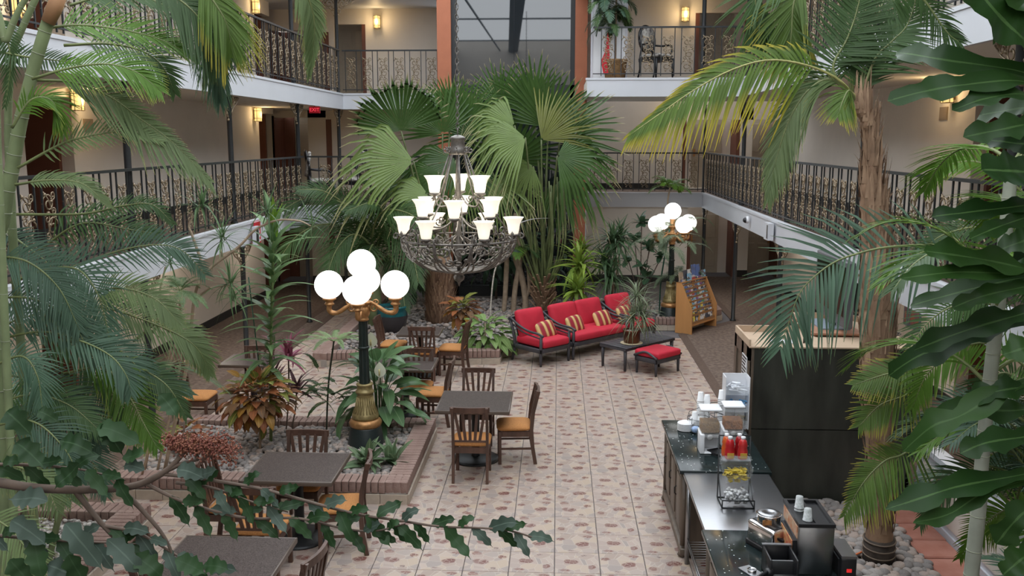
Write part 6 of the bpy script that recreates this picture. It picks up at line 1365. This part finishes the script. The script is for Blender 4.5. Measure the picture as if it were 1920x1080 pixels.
trk.obj('leaf_base_fibres', [mat('shaggy_brown', (.20, .11, .065), .9, col2=(.12, .065, .04), scale=8), mat('shaggy_tan', (.33, .20, .12), .9, col2=(.20, .115, .07), scale=8)], t)
for i, (x, y, Y, dx, dy, R, m_, sp) in enumerate([(752, 246, 18.8, -.18, -1, 108, FANM, 168), (775, 302, 18.6, -1, -.12, 165, FANL, 105), (800, 362, 18.6, -.8, .35, 92, FANL, 170), (855, 300, 19.2, -.85, .5, 115, FANM, 140), (822, 322, 19.0, -.7, .6, 95, FANM, 140), (830, 250, 19.8, -.3, -1, 100, FANM, 170), (870, 230, 20.0, .15, -1, 95, FANM, 150), (860, 330, 18.9, .6, .6, 75, FANL, 140), (790, 330, 19.6, -1, .55, 130, FANM, 110), (845, 205, 20.2, .0, -1, 75, FANM, 160)]):
    fan(t, x, y, Y, dx, dy, R, m_, sp, split=.8 if i == 0 else .5, droop=.08 if dy < -.5 else .7, tilt=rnd.uniform(-.5, 0), pet=C1 + V((rnd.uniform(-.15, .15), -.1, 1.0)), seed=40 + i, nseg=30 if i == 0 else 23, face=(0, -1, .35) if i else (.1, -1, .1))
for i in range(16): x = rnd.uniform(790, 860); MB().tube(crom([C1 + V((rnd.uniform(-.2, .2), -.1, 1.0)), PY(x, 440, C1.y), PY(x + rnd.uniform(-20, 20), 380, C1.y - .3)], 8), .02, 5).obj('petiole', PET, t)
t = thing('feather_palm', 'dark feather palm arching behind the nearer lamp globes', 'palm', (0, 0, 0)); C2 = PZ(704, 612, .13)
MB().tube([C2, PY(704, 560, C2.y), PY(702, 500, C2.y)], [.16, .12, .08], 10).obj('trunk', TRUNKG, t)
for pts, L in (([(702, 500), (690, 420), (640, 380), (575, 372), (520, 400)], 70), ([(702, 500), (700, 430), (722, 395), (765, 400), (810, 430)], 75), ([(700, 500), (670, 440), (615, 420), (560, 440), (520, 490)], 70), ([(702, 500), (690, 455), (660, 440), (630, 470), (612, 520)], 65), ([(704, 500), (712, 440), (740, 430), (770, 470), (785, 530)], 70), ([(700, 490), (660, 400), (610, 360), (560, 355)], 60), ([(703, 490), (720, 410), (700, 380), (650, 395)], 60), ([(702, 500), (700, 460), (690, 480), (680, 540)], 55), ([(704, 505), (730, 480), (750, 520), (760, 580)], 55)):
    fr(t, pts, 19.1, 17.9, L, 56, PGD, ang=(62, 30), droop=.3, w=.012)
DBU = leafmat('dark_shrub_leaf', (.030, .065, .035), col2=(.055, .10, .055), rough=.35); DB = [lmesh('db%d' % i, .34, .06, DBU, b, 'oval', .2) for i, b in enumerate((.2, .5))]
for lab, x, y, Y, r, n in (('dark leafy shrub behind the chandelier basket, left of the lift', 775, 490, 21.0, .62, 100), ('dark leafy shrub in front of the lift glass under the fan leaves', 930, 450, 21.8, .9, 140), ('dark shrub growing between the lift glass and the lime dracaena', 1040, 480, 21.6, .6, 80)):
    t = thing('dark_shrub', lab, 'shrub', (0, 0, 0)); c = PY(x, y, Y); MB().tube([V((c.x, Y, .12)), c], .03, 7).obj('stem', TWIGD, t); crown(t, c, n, r, DB, (.8, 1.2), 1.3)
t = thing('tan_trunk_palm', 'group of thin tan trunks with a small fan crown before the lift', 'palm', (0, 0, 0))
for pts, r in (([(944, 600), (948, 540), (950, 470), (946, 400)], .055), ([(962, 600), (966, 540), (975, 480), (968, 400)], .06), ([(984, 596), (985, 560), (978, 520), (962, 470)], .07), ([(985, 560), (992, 540), (990, 500)], .04)):
    P = [PY(x, y, 20.2) for x, y in pts]; P[0] = V((P[0].x, 20.2, .1)) if pts[0][1] > 590 else P[0]; MB().tube(crom(P, 14), r, 8).obj('trunk', TWIG, t)
for i in range(8): arch(t, PY(968, 470, 20.0), i * .8, radians(30), .7, .3, 18, PGG if i % 3 == 0 else PGD, bend=1.4, w=.013)
t = thing('thin_sapling', 'bare thin white sapling between the hosta and the lift', 'plant', (0, 0, 0)); P = PZ(919, 620, .13); MB().tube(crom([P, PY(921, 560, P.y), PY(930, 500, P.y), PY(955, 470, P.y)], 14), .016, 6).obj('stem', mat('pale_bark', (.5, .46, .4), .8, var=.3, scale=30), t)
t2 = MB()
for i in range(6): t2.leaf([PY(955, 470, P.y), PY(955 + 12 * cos(i), 470 - 10 * sin(i), P.y - .1), PY(955 + 24 * cos(i), 474 - 14 * sin(i), P.y)], lambda q: .03 * sin(pi * q) + .001, (0, -1, .3))
t2.obj('leaves', DBU, t)
# ---------------------------------------------------------------- third-floor basket plant
q = PY(1153, 152, 20.55); t = thing('basket_plant', 'tall drooping plant in a wicker basket on the third-floor landing', 'plant', (q.x, 20.55, F3R)); t.scale = (1.15, 1.15, 1.15)
MB().lathe([(.16, 0), (.19, .02), (.22, .32), (.235, .34), (.22, .36), (.19, .34)], 18).obj('basket', mat('wicker', (.30, .17, .07), .8, var=.4, scale=30, bump=.8, bscale=60), t)
MB().tube([(0, 0, .3), (0, 0, 1.7), (-.02, 0, 2.0)], .018, 7).obj('stem', TWIG, t)
for i in range(64): arch(t, V((-.1 + rnd.uniform(-.22, .2), rnd.uniform(-.12, .05), rnd.uniform(.85, 1.85))), i * 2.4, radians(rnd.uniform(0, 50)), rnd.uniform(.35, .55), .15, 20, PGB if i % 2 else PGD, bend=2.2, w=.009, rr=.006)
tag(MB().prism([(-.06, -.35), (.07, -.35), (.07, .0), (.05, .35), (.02, .5), (-.03, .1), (-.12, -.1)], -.015, .015, 0, Matrix.Rotation(pi / 2, 4, 'X')).obj('red_ribbon', mat('red_ribbon_cloth', (.6, .02, .03), .6), None, (*PY(1137, 110, 20.4)[:2], F3R + .47)), 'long red ribbon hanging at the third-floor basket plant', 'ribbon')
# ---------------------------------------------------------------- right palm with fibrous trunk
t = thing('fibrous_palm', 'tall palm with shaggy brown fibrous trunk right of the booth', 'palm', (0, 0, 0)); YP = 8.4
o_, (P, RT) = trunk(t, [(1611, 188), (1626, 235), (1632, 280), (1634, 340), (1640, 420), (1643, 500), (1645, 600), (1645, 700), (1648, 850), (1650, 960)], YP, YP, [.045, .055, .06, .075, .115, .125, .15, .15, .13, .125, .125], BARK, ring=0, n=14, ground=(3.07, 8.4, 0), rough=.012)
sh = MB()
for i in range(420):
    k = rnd.randrange(2, 56); p = P[k]; a = rnd.uniform(0, 6.3); r = RT[k] + rnd.uniform(-.01, .004); d = V((cos(a), sin(a), 0)); L = rnd.uniform(.10, .38)
    sh.leaf([p + d * r, p + d * (r + .012) + V((0, 0, L * .5)), p + d * (r + .012 + .06 * rnd.random() ** 3) + V((rnd.uniform(-.02, .02), 0, L))], lambda q: .026 * (1 - q) + .003, d, .3, rnd.randrange(2))
sh.obj('bark_fibres', [mat('torn_bark', (.46, .31, .20), .9, col2=(.30, .19, .12), scale=9), mat('torn_bark_dark', (.20, .125, .08), .9, col2=(.33, .21, .13), scale=9)], t)
MB().tube([V((3.07, 8.4, 0)), V((3.07, 8.4, .26))], [.15, .14], 16).obj('trunk_foot', mat('dark_ringed_foot', (.06, .045, .035), .8, var=.4, scale=12), t)
mb = MB()
for z in (.04, .11, .18, .25): mb.tube(spiral((3.07, 8.4, z), .147, .147, 0, 1, 21, (1, 0, 0), (0, 1, .1)), .008, 4)
mb.obj('foot_rings', mat('foot_ring', (.20, .15, .11), .8), t)
fr(t, [(1612, 190), (1570, 148), (1510, 122), (1440, 113), (1370, 132), (1300, 170), (1235, 215), (1185, 250)], YP, 8.0, 128, 52, PGY, ang=(76, 16), droop=.38, side=(.6, 1.0), up=.0, split=True, w=.0135, rm=RACHY, nrm=(0, -.9, .4), start=.25)
fr(t, [(1600, 185), (1562, 130), (1588, 74), (1607, 19), (1618, -40)], YP, 8.5, 92, 56, PGD, ang=(80, 50), droop=.05)
fr(t, [(1520, -40), (1490, 0), (1484, 60), (1480, 115)], 8.8, 8.8, 95, 56, PGW, ang=(55, 15), droop=.4)
fr(t, [(1600, 185), (1560, 150), (1520, 165), (1482, 220), (1455, 300), (1440, 372)], YP, 8.2, 92, 60, PGL, ang=(50, 15), droop=.35, side=(.8, 1))
fr(t, [(1612, 190), (1640, 112), (1672, 78), (1702, 45), (1722, -20)], YP, 8.3, 88, 46, PGD, ang=(75, 40), droop=.15, side=(1, 1))
fr(t, [(1612, 190), (1630, 100), (1650, 20), (1680, -50)], YP, 8.8, 80, 40, PGD, ang=(70, 40), droop=.1)
fr(t, [(1612, 188), (1618, 120), (1612, 60)], YP, 8.6, 70, 34, PGD, ang=(65, 30), droop=.1)
fr(t, [(1605, 190), (1592, 170), (1580, 190), (1572, 215)], YP, 8.2, 60, 24, PGW, ang=(60, 20), droop=.4)
fr(t, [(1560, -60), (1430, -25), (1420, 30), (1430, 90)], 9, 9, 80, 46, PGD, ang=(60, 20), droop=.3)
fr(t, [(1700, -40), (1740, 10), (1775, 60), (1800, 80)], 8.2, 8.2, 60, 34, PGD, ang=(65, 30), droop=.2)
t = thing('low_palm', 'low palm whose long fronds hang before the booth and the low wall', 'palm', (0, 0, 0)); YQ = 6.2; B1 = V((3.75, 6.9, 0))
MB().tube(crom([B1, B1 + V((0, 0, .6)), B1 + V((-.05, 0, 1.3))], 10), [.06, .055, .05, .05, .05, .045, .045, .04, .04, .04], 9).obj('trunk', TRUNKP, t)
fr(t, [(1800, 470), (1747, 460), (1662, 464), (1607, 476), (1566, 491), (1529, 517), (1499, 550), (1480, 602), (1462, 655)], YQ, 6.0, 150, 40, PGB, ang=(74, 30), droop=.25, split=True, w=.0105, nrm=(0, -.85, .5), side=(1, 1.05), start=.1)
fr(t, [(1745, 800), (1698, 849), (1663, 862), (1635, 886), (1610, 918), (1582, 968)], 7.2, 7.0, 110, 44, PGW, ang=(75, 30), droop=.1, split=True, w=.0085, side=(.45, 1.0), rm=RACH, start=.1)
fr(t, [(1740, 660), (1700, 690), (1650, 705), (1600, 722)], 7.2, 7.2, 60, 30, PGW, ang=(70, 35), droop=.2)
fr(t, [(1760, 700), (1700, 740), (1650, 760), (1610, 800)], 7.3, 7.2, 70, 34, PGW, ang=(70, 35), droop=.2)
for pts_, L_, m_ in (([(1960, 640), (1870, 575), (1795, 572), (1735, 610), (1695, 680)], 75, PGD), ([(1960, 720), (1870, 650), (1800, 652), (1740, 700), (1710, 765)], 75, PGG), ([(1960, 820), (1880, 765), (1810, 762), (1750, 800), (1702, 852)], 75, PGB), ([(1960, 930), (1880, 880), (1820, 880), (1762, 920), (1725, 985)], 65, PGD), ([(1960, 990), (1900, 955), (1850, 980), (1800, 1045)], 65, PGG), ([(1960, 500), (1860, 430), (1770, 440), (1715, 485)], 58, PGD), ([(1960, 400), (1860, 315), (1795, 305), (1745, 335)], 52, PGG), ([(1960, 600), (1880, 520), (1820, 560), (1790, 640)], 65, PGD), ([(1960, 780), (1890, 700), (1840, 740), (1820, 830)], 65, PGD)):
    yy = rnd.uniform(6.5, 7.3); fr(t, pts_, 6.9, yy, L_, 44, m_, ang=(66, 28), droop=.2)
for i in range(12):
    az = radians(150 + i * 17); arch(t, B1 + V((rnd.uniform(-.1, .2), rnd.uniform(-.1, .3), rnd.uniform(.7, 1.5))), az + rnd.uniform(-.3, .3), radians(rnd.uniform(30, 65)), rnd.uniform(1.0, 1.5), .4, 34, rnd.choice([PGD, PGB, PGG]), bend=1.4)
t = thing('screw_trunk_palm', 'palm with smooth ringed grey trunk behind the broad leaves', 'palm', (0, 0, 0))
trunk(t, [(1895, 330), (1888, 410), (1870, 590), (1852, 750), (1838, 900), (1830, 1000)], 5, 5, [.032, .034, .036, .036, .037, .04], TRUNKP, ground=(2.3, 5.0, 0), ring=.1)
Bt = PY(1893, 300, 5)
for i in range(14): arch(t, Bt + V((0, 0, rnd.uniform(-1.3, .1))), i * 2.4, radians(rnd.uniform(15, 60)), rnd.uniform(.7, 1.1), .3, 34, rnd.choice([PGG, PGD, PGG]), bend=1.5, w=.008)
t = thing('corner_palm', 'dense green palm clump in the lower right corner beyond the low wall', 'palm', (0, 0, 0)); B2 = V((4.85, 8.6, 0))
for s in (0, .2, -.2): MB().tube([B2 + V((s, 0, 0)), B2 + V((s * 2, 0, 1.25))], .03, 7).obj('cane', TRUNKG, t)
for i in range(52): arch(t, B2 + V((rnd.uniform(-.5, .2), rnd.uniform(-.9, .6), rnd.uniform(.2, 1.25))), i * 2.4, radians(rnd.uniform(40, 75)), rnd.uniform(.85, 1.15), .36, 34, rnd.choice([PGD, PGG, PGB]), bend=1.5)
t = thing('front_corner_palm', 'bright palm fronds at the bottom right corner close to the camera', 'palm', (0, 0, 0)); B3 = V((3.2, 5.6, 0))
MB().tube([B3, B3 + V((0, 0, .5))], .05, 8).obj('trunk', TRUNKG, t)
for i in range(16): arch(t, B3 + V((rnd.uniform(-.2, .3), rnd.uniform(-.2, .2), rnd.uniform(.3, .8))), i * 2.4, radians(rnd.uniform(35, 75)), rnd.uniform(.8, 1.2), .32, 30, rnd.choice([PGG, PGB, PGL]), bend=1.3)
# ---------------------------------------------------------------- broad lobed leaves at the right, close to the camera
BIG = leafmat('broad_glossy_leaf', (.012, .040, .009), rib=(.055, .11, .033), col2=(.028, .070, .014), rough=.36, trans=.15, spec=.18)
t = thing('broad_leaf_tree', 'tree with big dark wavy-edged leaves at the right picture edge', 'tree', (0, 0, 0)); YB = 3.0
stem = [PY(1990, -80, YB), PY(1975, 200, YB + .05), PY(1965, 450, YB), PY(1960, 700, YB), PY(1965, 950, YB), PY(1990, 1200, YB)]; stem.append(V((stem[-1].x + .15, YB, 0)))
MB().tube(crom(stem, 24), .025, 8).obj('stem', TWIGD, t); SP = crom(stem, 60)
BL = [([(1960, 105), (1915, 70), (1860, 15), (1815, -50)], 62), ([(1960, 150), (1900, 131), (1775, 113), (1722, 104), (1681, 98)], 27), ([(1960, 160), (1895, 151), (1800, 160), (1735, 171), (1664, 189)], 27), ([(1960, 185), (1905, 176), (1840, 187), (1785, 207)], 22), ([(1960, 200), (1915, 203), (1836, 216)], 30), ([(1960, 225), (1905, 237), (1806, 257)], 26), ([(1965, 325), (1915, 322), (1840, 318)], 46), ([(1965, 380), (1900, 388), (1815, 398), (1747, 406)], 22), ([(1965, 395), (1910, 412), (1860, 430), (1818, 448)], 18), ([(1965, 515), (1915, 502), (1840, 486), (1773, 476), (1732, 470)], 30), ([(1965, 500), (1900, 512), (1800, 510), (1735, 516), (1688, 522)], 21), ([(1965, 515), (1900, 524), (1830, 540), (1765, 557), (1707, 573)], 24), ([(1965, 530), (1905, 541), (1840, 556), (1785, 577)], 20), ([(1965, 595), (1905, 603), (1850, 612), (1790, 640), (1721, 668), (1666, 704)], 34), ([(1965, 575), (1905, 592), (1810, 620), (1714, 656)], 24), ([(1965, 720), (1910, 727), (1858, 736), (1807, 752)], 24), ([(1965, 700), (1880, 735), (1800, 780), (1747, 800), (1693, 846)], 27), ([(1965, 880), (1895, 894), (1797, 912), (1733, 932), (1660, 955)], 28), ([(1965, 890), (1850, 922), (1779, 964), (1712, 980)], 18), ([(1970, 930), (1915, 965), (1867, 1020)], 30), ([(1970, 1010), (1920, 1045), (1880, 1078)], 30), ([(1965, 270), (1920, 270), (1850, 262)], 26), ([(1965, 440), (1925, 450), (1870, 470)], 30), ([(1970, 640), (1930, 650), (1880, 665)], 30), ([(1970, 810), (1915, 820), (1850, 830), (1800, 850)], 26), ([(1970, 5), (1930, 0), (1880, -10)], 50), ([(1965, 760), (1900, 770), (1810, 768), (1735, 780)], 24)]
for i, (px_, hw) in enumerate(BL):
    Yl = YB + rnd.uniform(-.25, .25); k = len(px_); R_ = random.Random(i + 5)
    pts = [PY(x, y, YB + (Yl - YB) * (j / (k - 1)) - .04 * sin(pi * j / (k - 1))) for j, (x, y) in enumerate(px_)]; w_ = hw * mpp(Yl); ph = R_.uniform(0, 6)
    f = lambda q, w_=w_, ph=ph: max(.001, w_ * (min(1, q * 2.4 + .08)) * (.86 + .24 * sin(q * 19 + ph) + .07 * sin(q * 47)) * sqrt(max(0, 1 - max(0, (q - .72) / .28) ** 2)))
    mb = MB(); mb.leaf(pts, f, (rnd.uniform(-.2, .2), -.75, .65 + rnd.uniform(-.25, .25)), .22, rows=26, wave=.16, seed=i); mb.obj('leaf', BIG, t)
    q0 = pts[0]; ns = min(SP, key=lambda s: (s - q0).length + abs(s.z - q0.z - .03)); MB().tube([ns, ns.lerp(q0, .5) + V((0, 0, .01)), q0], .006, 6).obj('leaf_stalk', PET, t)
BGM = [lmesh('big%d' % i, .42, .06, BIG, b, 'oval', .2, 18, .25) for i, b in enumerate((.1, .3))]
for i in range(22): leafat(t, rnd.choice(BGM), SP[i * 2], radians(rnd.uniform(-50, 110)), radians(rnd.uniform(-25, 35)), rnd.uniform(.8, 1.1), rnd.uniform(-.3, .3))
for i in range(6): leafat(t, BGM[0], SP[0], i * 1.05, radians(rnd.uniform(25, 70)), 1.0)
# ---------------------------------------------------------------- leafy twigs across the lower left, close to the camera
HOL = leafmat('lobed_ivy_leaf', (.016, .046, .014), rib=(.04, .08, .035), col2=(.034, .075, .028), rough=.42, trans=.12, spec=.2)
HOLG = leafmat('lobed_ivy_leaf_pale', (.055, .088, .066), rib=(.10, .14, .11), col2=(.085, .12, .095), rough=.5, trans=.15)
t = thing('lobed_leaf_branch', 'grey branch with dark spiky-lobed leaves crossing the lower left corner', 'branch', (0, 0, 0)); YT = 2.6
def tw(pix, r, Y=YT): return branch(t, pix, Y, r, TWIGD, 'twig')
tw([(-60, 900), (0, 905), (60, 914), (150, 918), (245, 912), (300, 890), (330, 866), (352, 838)], .017); tw([(140, 918), (185, 975), (240, 1035), (300, 1100)], .010); tw([(225, 915), (270, 960), (310, 1010), (335, 1070)], .009)
tw([(315, 880), (345, 868), (372, 862)], .009); tw([(330, 868), (344, 830), (345, 790)], .006)
T1 = [(300, 888), (380, 898), (491, 917), (602, 947), (676, 965), (750, 976), (824, 987), (905, 990), (960, 996), (1012, 1012)]; T2 = [(270, 905), (330, 935), (400, 958), (470, 972), (560, 972), (640, 990), (700, 996), (760, 982)]; T3 = [(-40, 1000), (60, 1010), (160, 1016), (260, 1020)]; T4 = [(-40, 870), (60, 872), (150, 880), (235, 900)]; T5 = [(190, 985), (260, 1000), (330, 1040), (400, 1075)]; T6 = [(330, 905), (400, 915), (470, 940), (540, 960)]
for T_, r in ((T1, .006), (T2, .006), (T3, .006), (T4, .006), (T5, .006), (T6, .005)): tw(T_, r)
def lobed(par, p, d, n, L, w_, m, seed):
    R_ = random.Random(seed); mb = MB(); d = V(d).normalized(); k = 22
    pts = [V((0, 0, 0)) + d * (L * i / 7) + V(n) * (.06 * L * sin(i * .9 + seed)) + V((0, 0, -.22 * L * (i / 7) ** 2)) for i in range(8)]
    def f(q):
        base = w_ * sin(pi * min(1, q ** .8)) ** .7; tooth = abs(((q * 3.6 + .2) % 1) - .5) * 2
        return max(.0006, base * (.62 + .45 * tooth) * (1 if q < .86 else (1 - q) / .14 * .6 + .02))
    mb.leaf(pts, f, n, .25, rows=k, wave=.1, seed=seed); o = mb.obj('leaf', m, par, p); return o
def leaves_on(T_, n, L, q0=0.05, q1=1.0, pale=.22):
    P = crom([PY(x, y, YT) for x, y in T_], 60)
    for i in range(n):
        u = (q0 + (q1 - q0) * (i + .5) / n) * 59; k = min(58, int(u)); p = P[k]; tg = (P[min(59, k + 3)] - P[max(0, k - 3)]).normalized(); s = 1 if i % 2 else -1
        d = tg * rnd.uniform(.5, 1.0) + V((0, rnd.uniform(-.5, .3), s * rnd.uniform(.25, .8))); l = L * rnd.uniform(.85, 1.3)
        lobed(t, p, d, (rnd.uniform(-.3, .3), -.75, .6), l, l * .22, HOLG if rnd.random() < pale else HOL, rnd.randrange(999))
leaves_on(T1, 24, .085, .06, .97); leaves_on(T2, 17, .08, .1); leaves_on(T6, 8, .075); leaves_on(T3, 9, .10, 0, 1, .3); leaves_on(T4, 9, .095, 0, 1, .1); leaves_on(T5, 8, .09, 0, 1, .5)
for x, y, dx, dy, L, w_, m_ in ((180, 800, 1, .15, .17, .045, HOL), (300, 740, .7, .5, .10, .04, HOL), (150, 870, -.4, .3, .12, .045, HOL), (230, 860, .6, -.3, .11, .035, HOL), (10, 770, .5, .3, .12, .05, HOL), (70, 770, .6, .2, .08, .03, HOL), (120, 980, .8, .7, .2, .05, HOLG), (90, 940, -.8, -.2, .16, .05, HOLG), (20, 975, .9, .3, .16, .045, HOLG), (60, 1010, .4, 1, .14, .05, HOL), (330, 880, .8, .1, .10, .04, HOLG), (270, 880, -.6, -.2, .09, .03, HOLG), (110, 825, .9, .1, .14, .045, HOL), (30, 830, .8, .3, .14, .05, HOL), (130, 1040, .3, .6, .13, .05, HOL), (250, 1040, .6, .4, .13, .05, HOL), (330, 1050, .9, .1, .13, .045, HOL), (200, 1010, .8, .6, .17, .05, HOLG), (90, 1060, .8, .2, .12, .05, HOLG), (380, 1060, .7, -.1, .11, .04, HOL), (190, 795, .5, .7, .12, .045, HOL), (20, 1050, .5, .5, .12, .05, HOL)):
    lobed(t, PY(x, y, YT - .05), (dx, rnd.uniform(-.3, .1), -dy), (rnd.uniform(-.2, .2), -.7, .65), L * .8, w_ * .75, m_, rnd.randrange(999))
fl = MB(); FLW = mat('rust_flower_buds', (.20, .055, .045), .8, col2=(.30, .13, .075), scale=60)
for i in range(1500):
    q = rnd.random(); c = PY(312 + 128 * q, 826 + 6 * sin(q * 5) + 26 * q * q, YT); fl.sphere(c + V((rnd.uniform(-.02, .02), rnd.uniform(-.025, .025), rnd.gauss(0, .011 + .012 * q))), rnd.uniform(.0018, .0045), 4)
tag(fl.obj('flower_cluster', FLW, t), kind='stuff')
tw([(372, 862), (365, 845), (360, 832)], .007)
# ---------------------------------------------------------------- put the origin of every assembled thing at its foot
for o in [o for o in sc.objects if o.type == 'EMPTY' and o.parent is None and o.location.length < 1e-6 and o.children]:
    best = None
    for c in o.children:
        if c.type != 'MESH' or not len(c.data.vertices): continue
        M_ = c.matrix_basis; bbx = [M_ @ V(q) for q in c.bound_box]; zm = min(q.z for q in bbx)
        if best is None or zm < best[0]:
            vs = [M_ @ v.co for v in c.data.vertices]; zl = min(v.z for v in vs); lo_ = [v for v in vs if v.z < zl + .03]
            best = (zm, V((sum(v.x for v in lo_) / len(lo_), sum(v.y for v in lo_) / len(lo_), zl)))
    if best:
        o.location = best[1]
        for c in o.children: c.location = c.location - best[1]
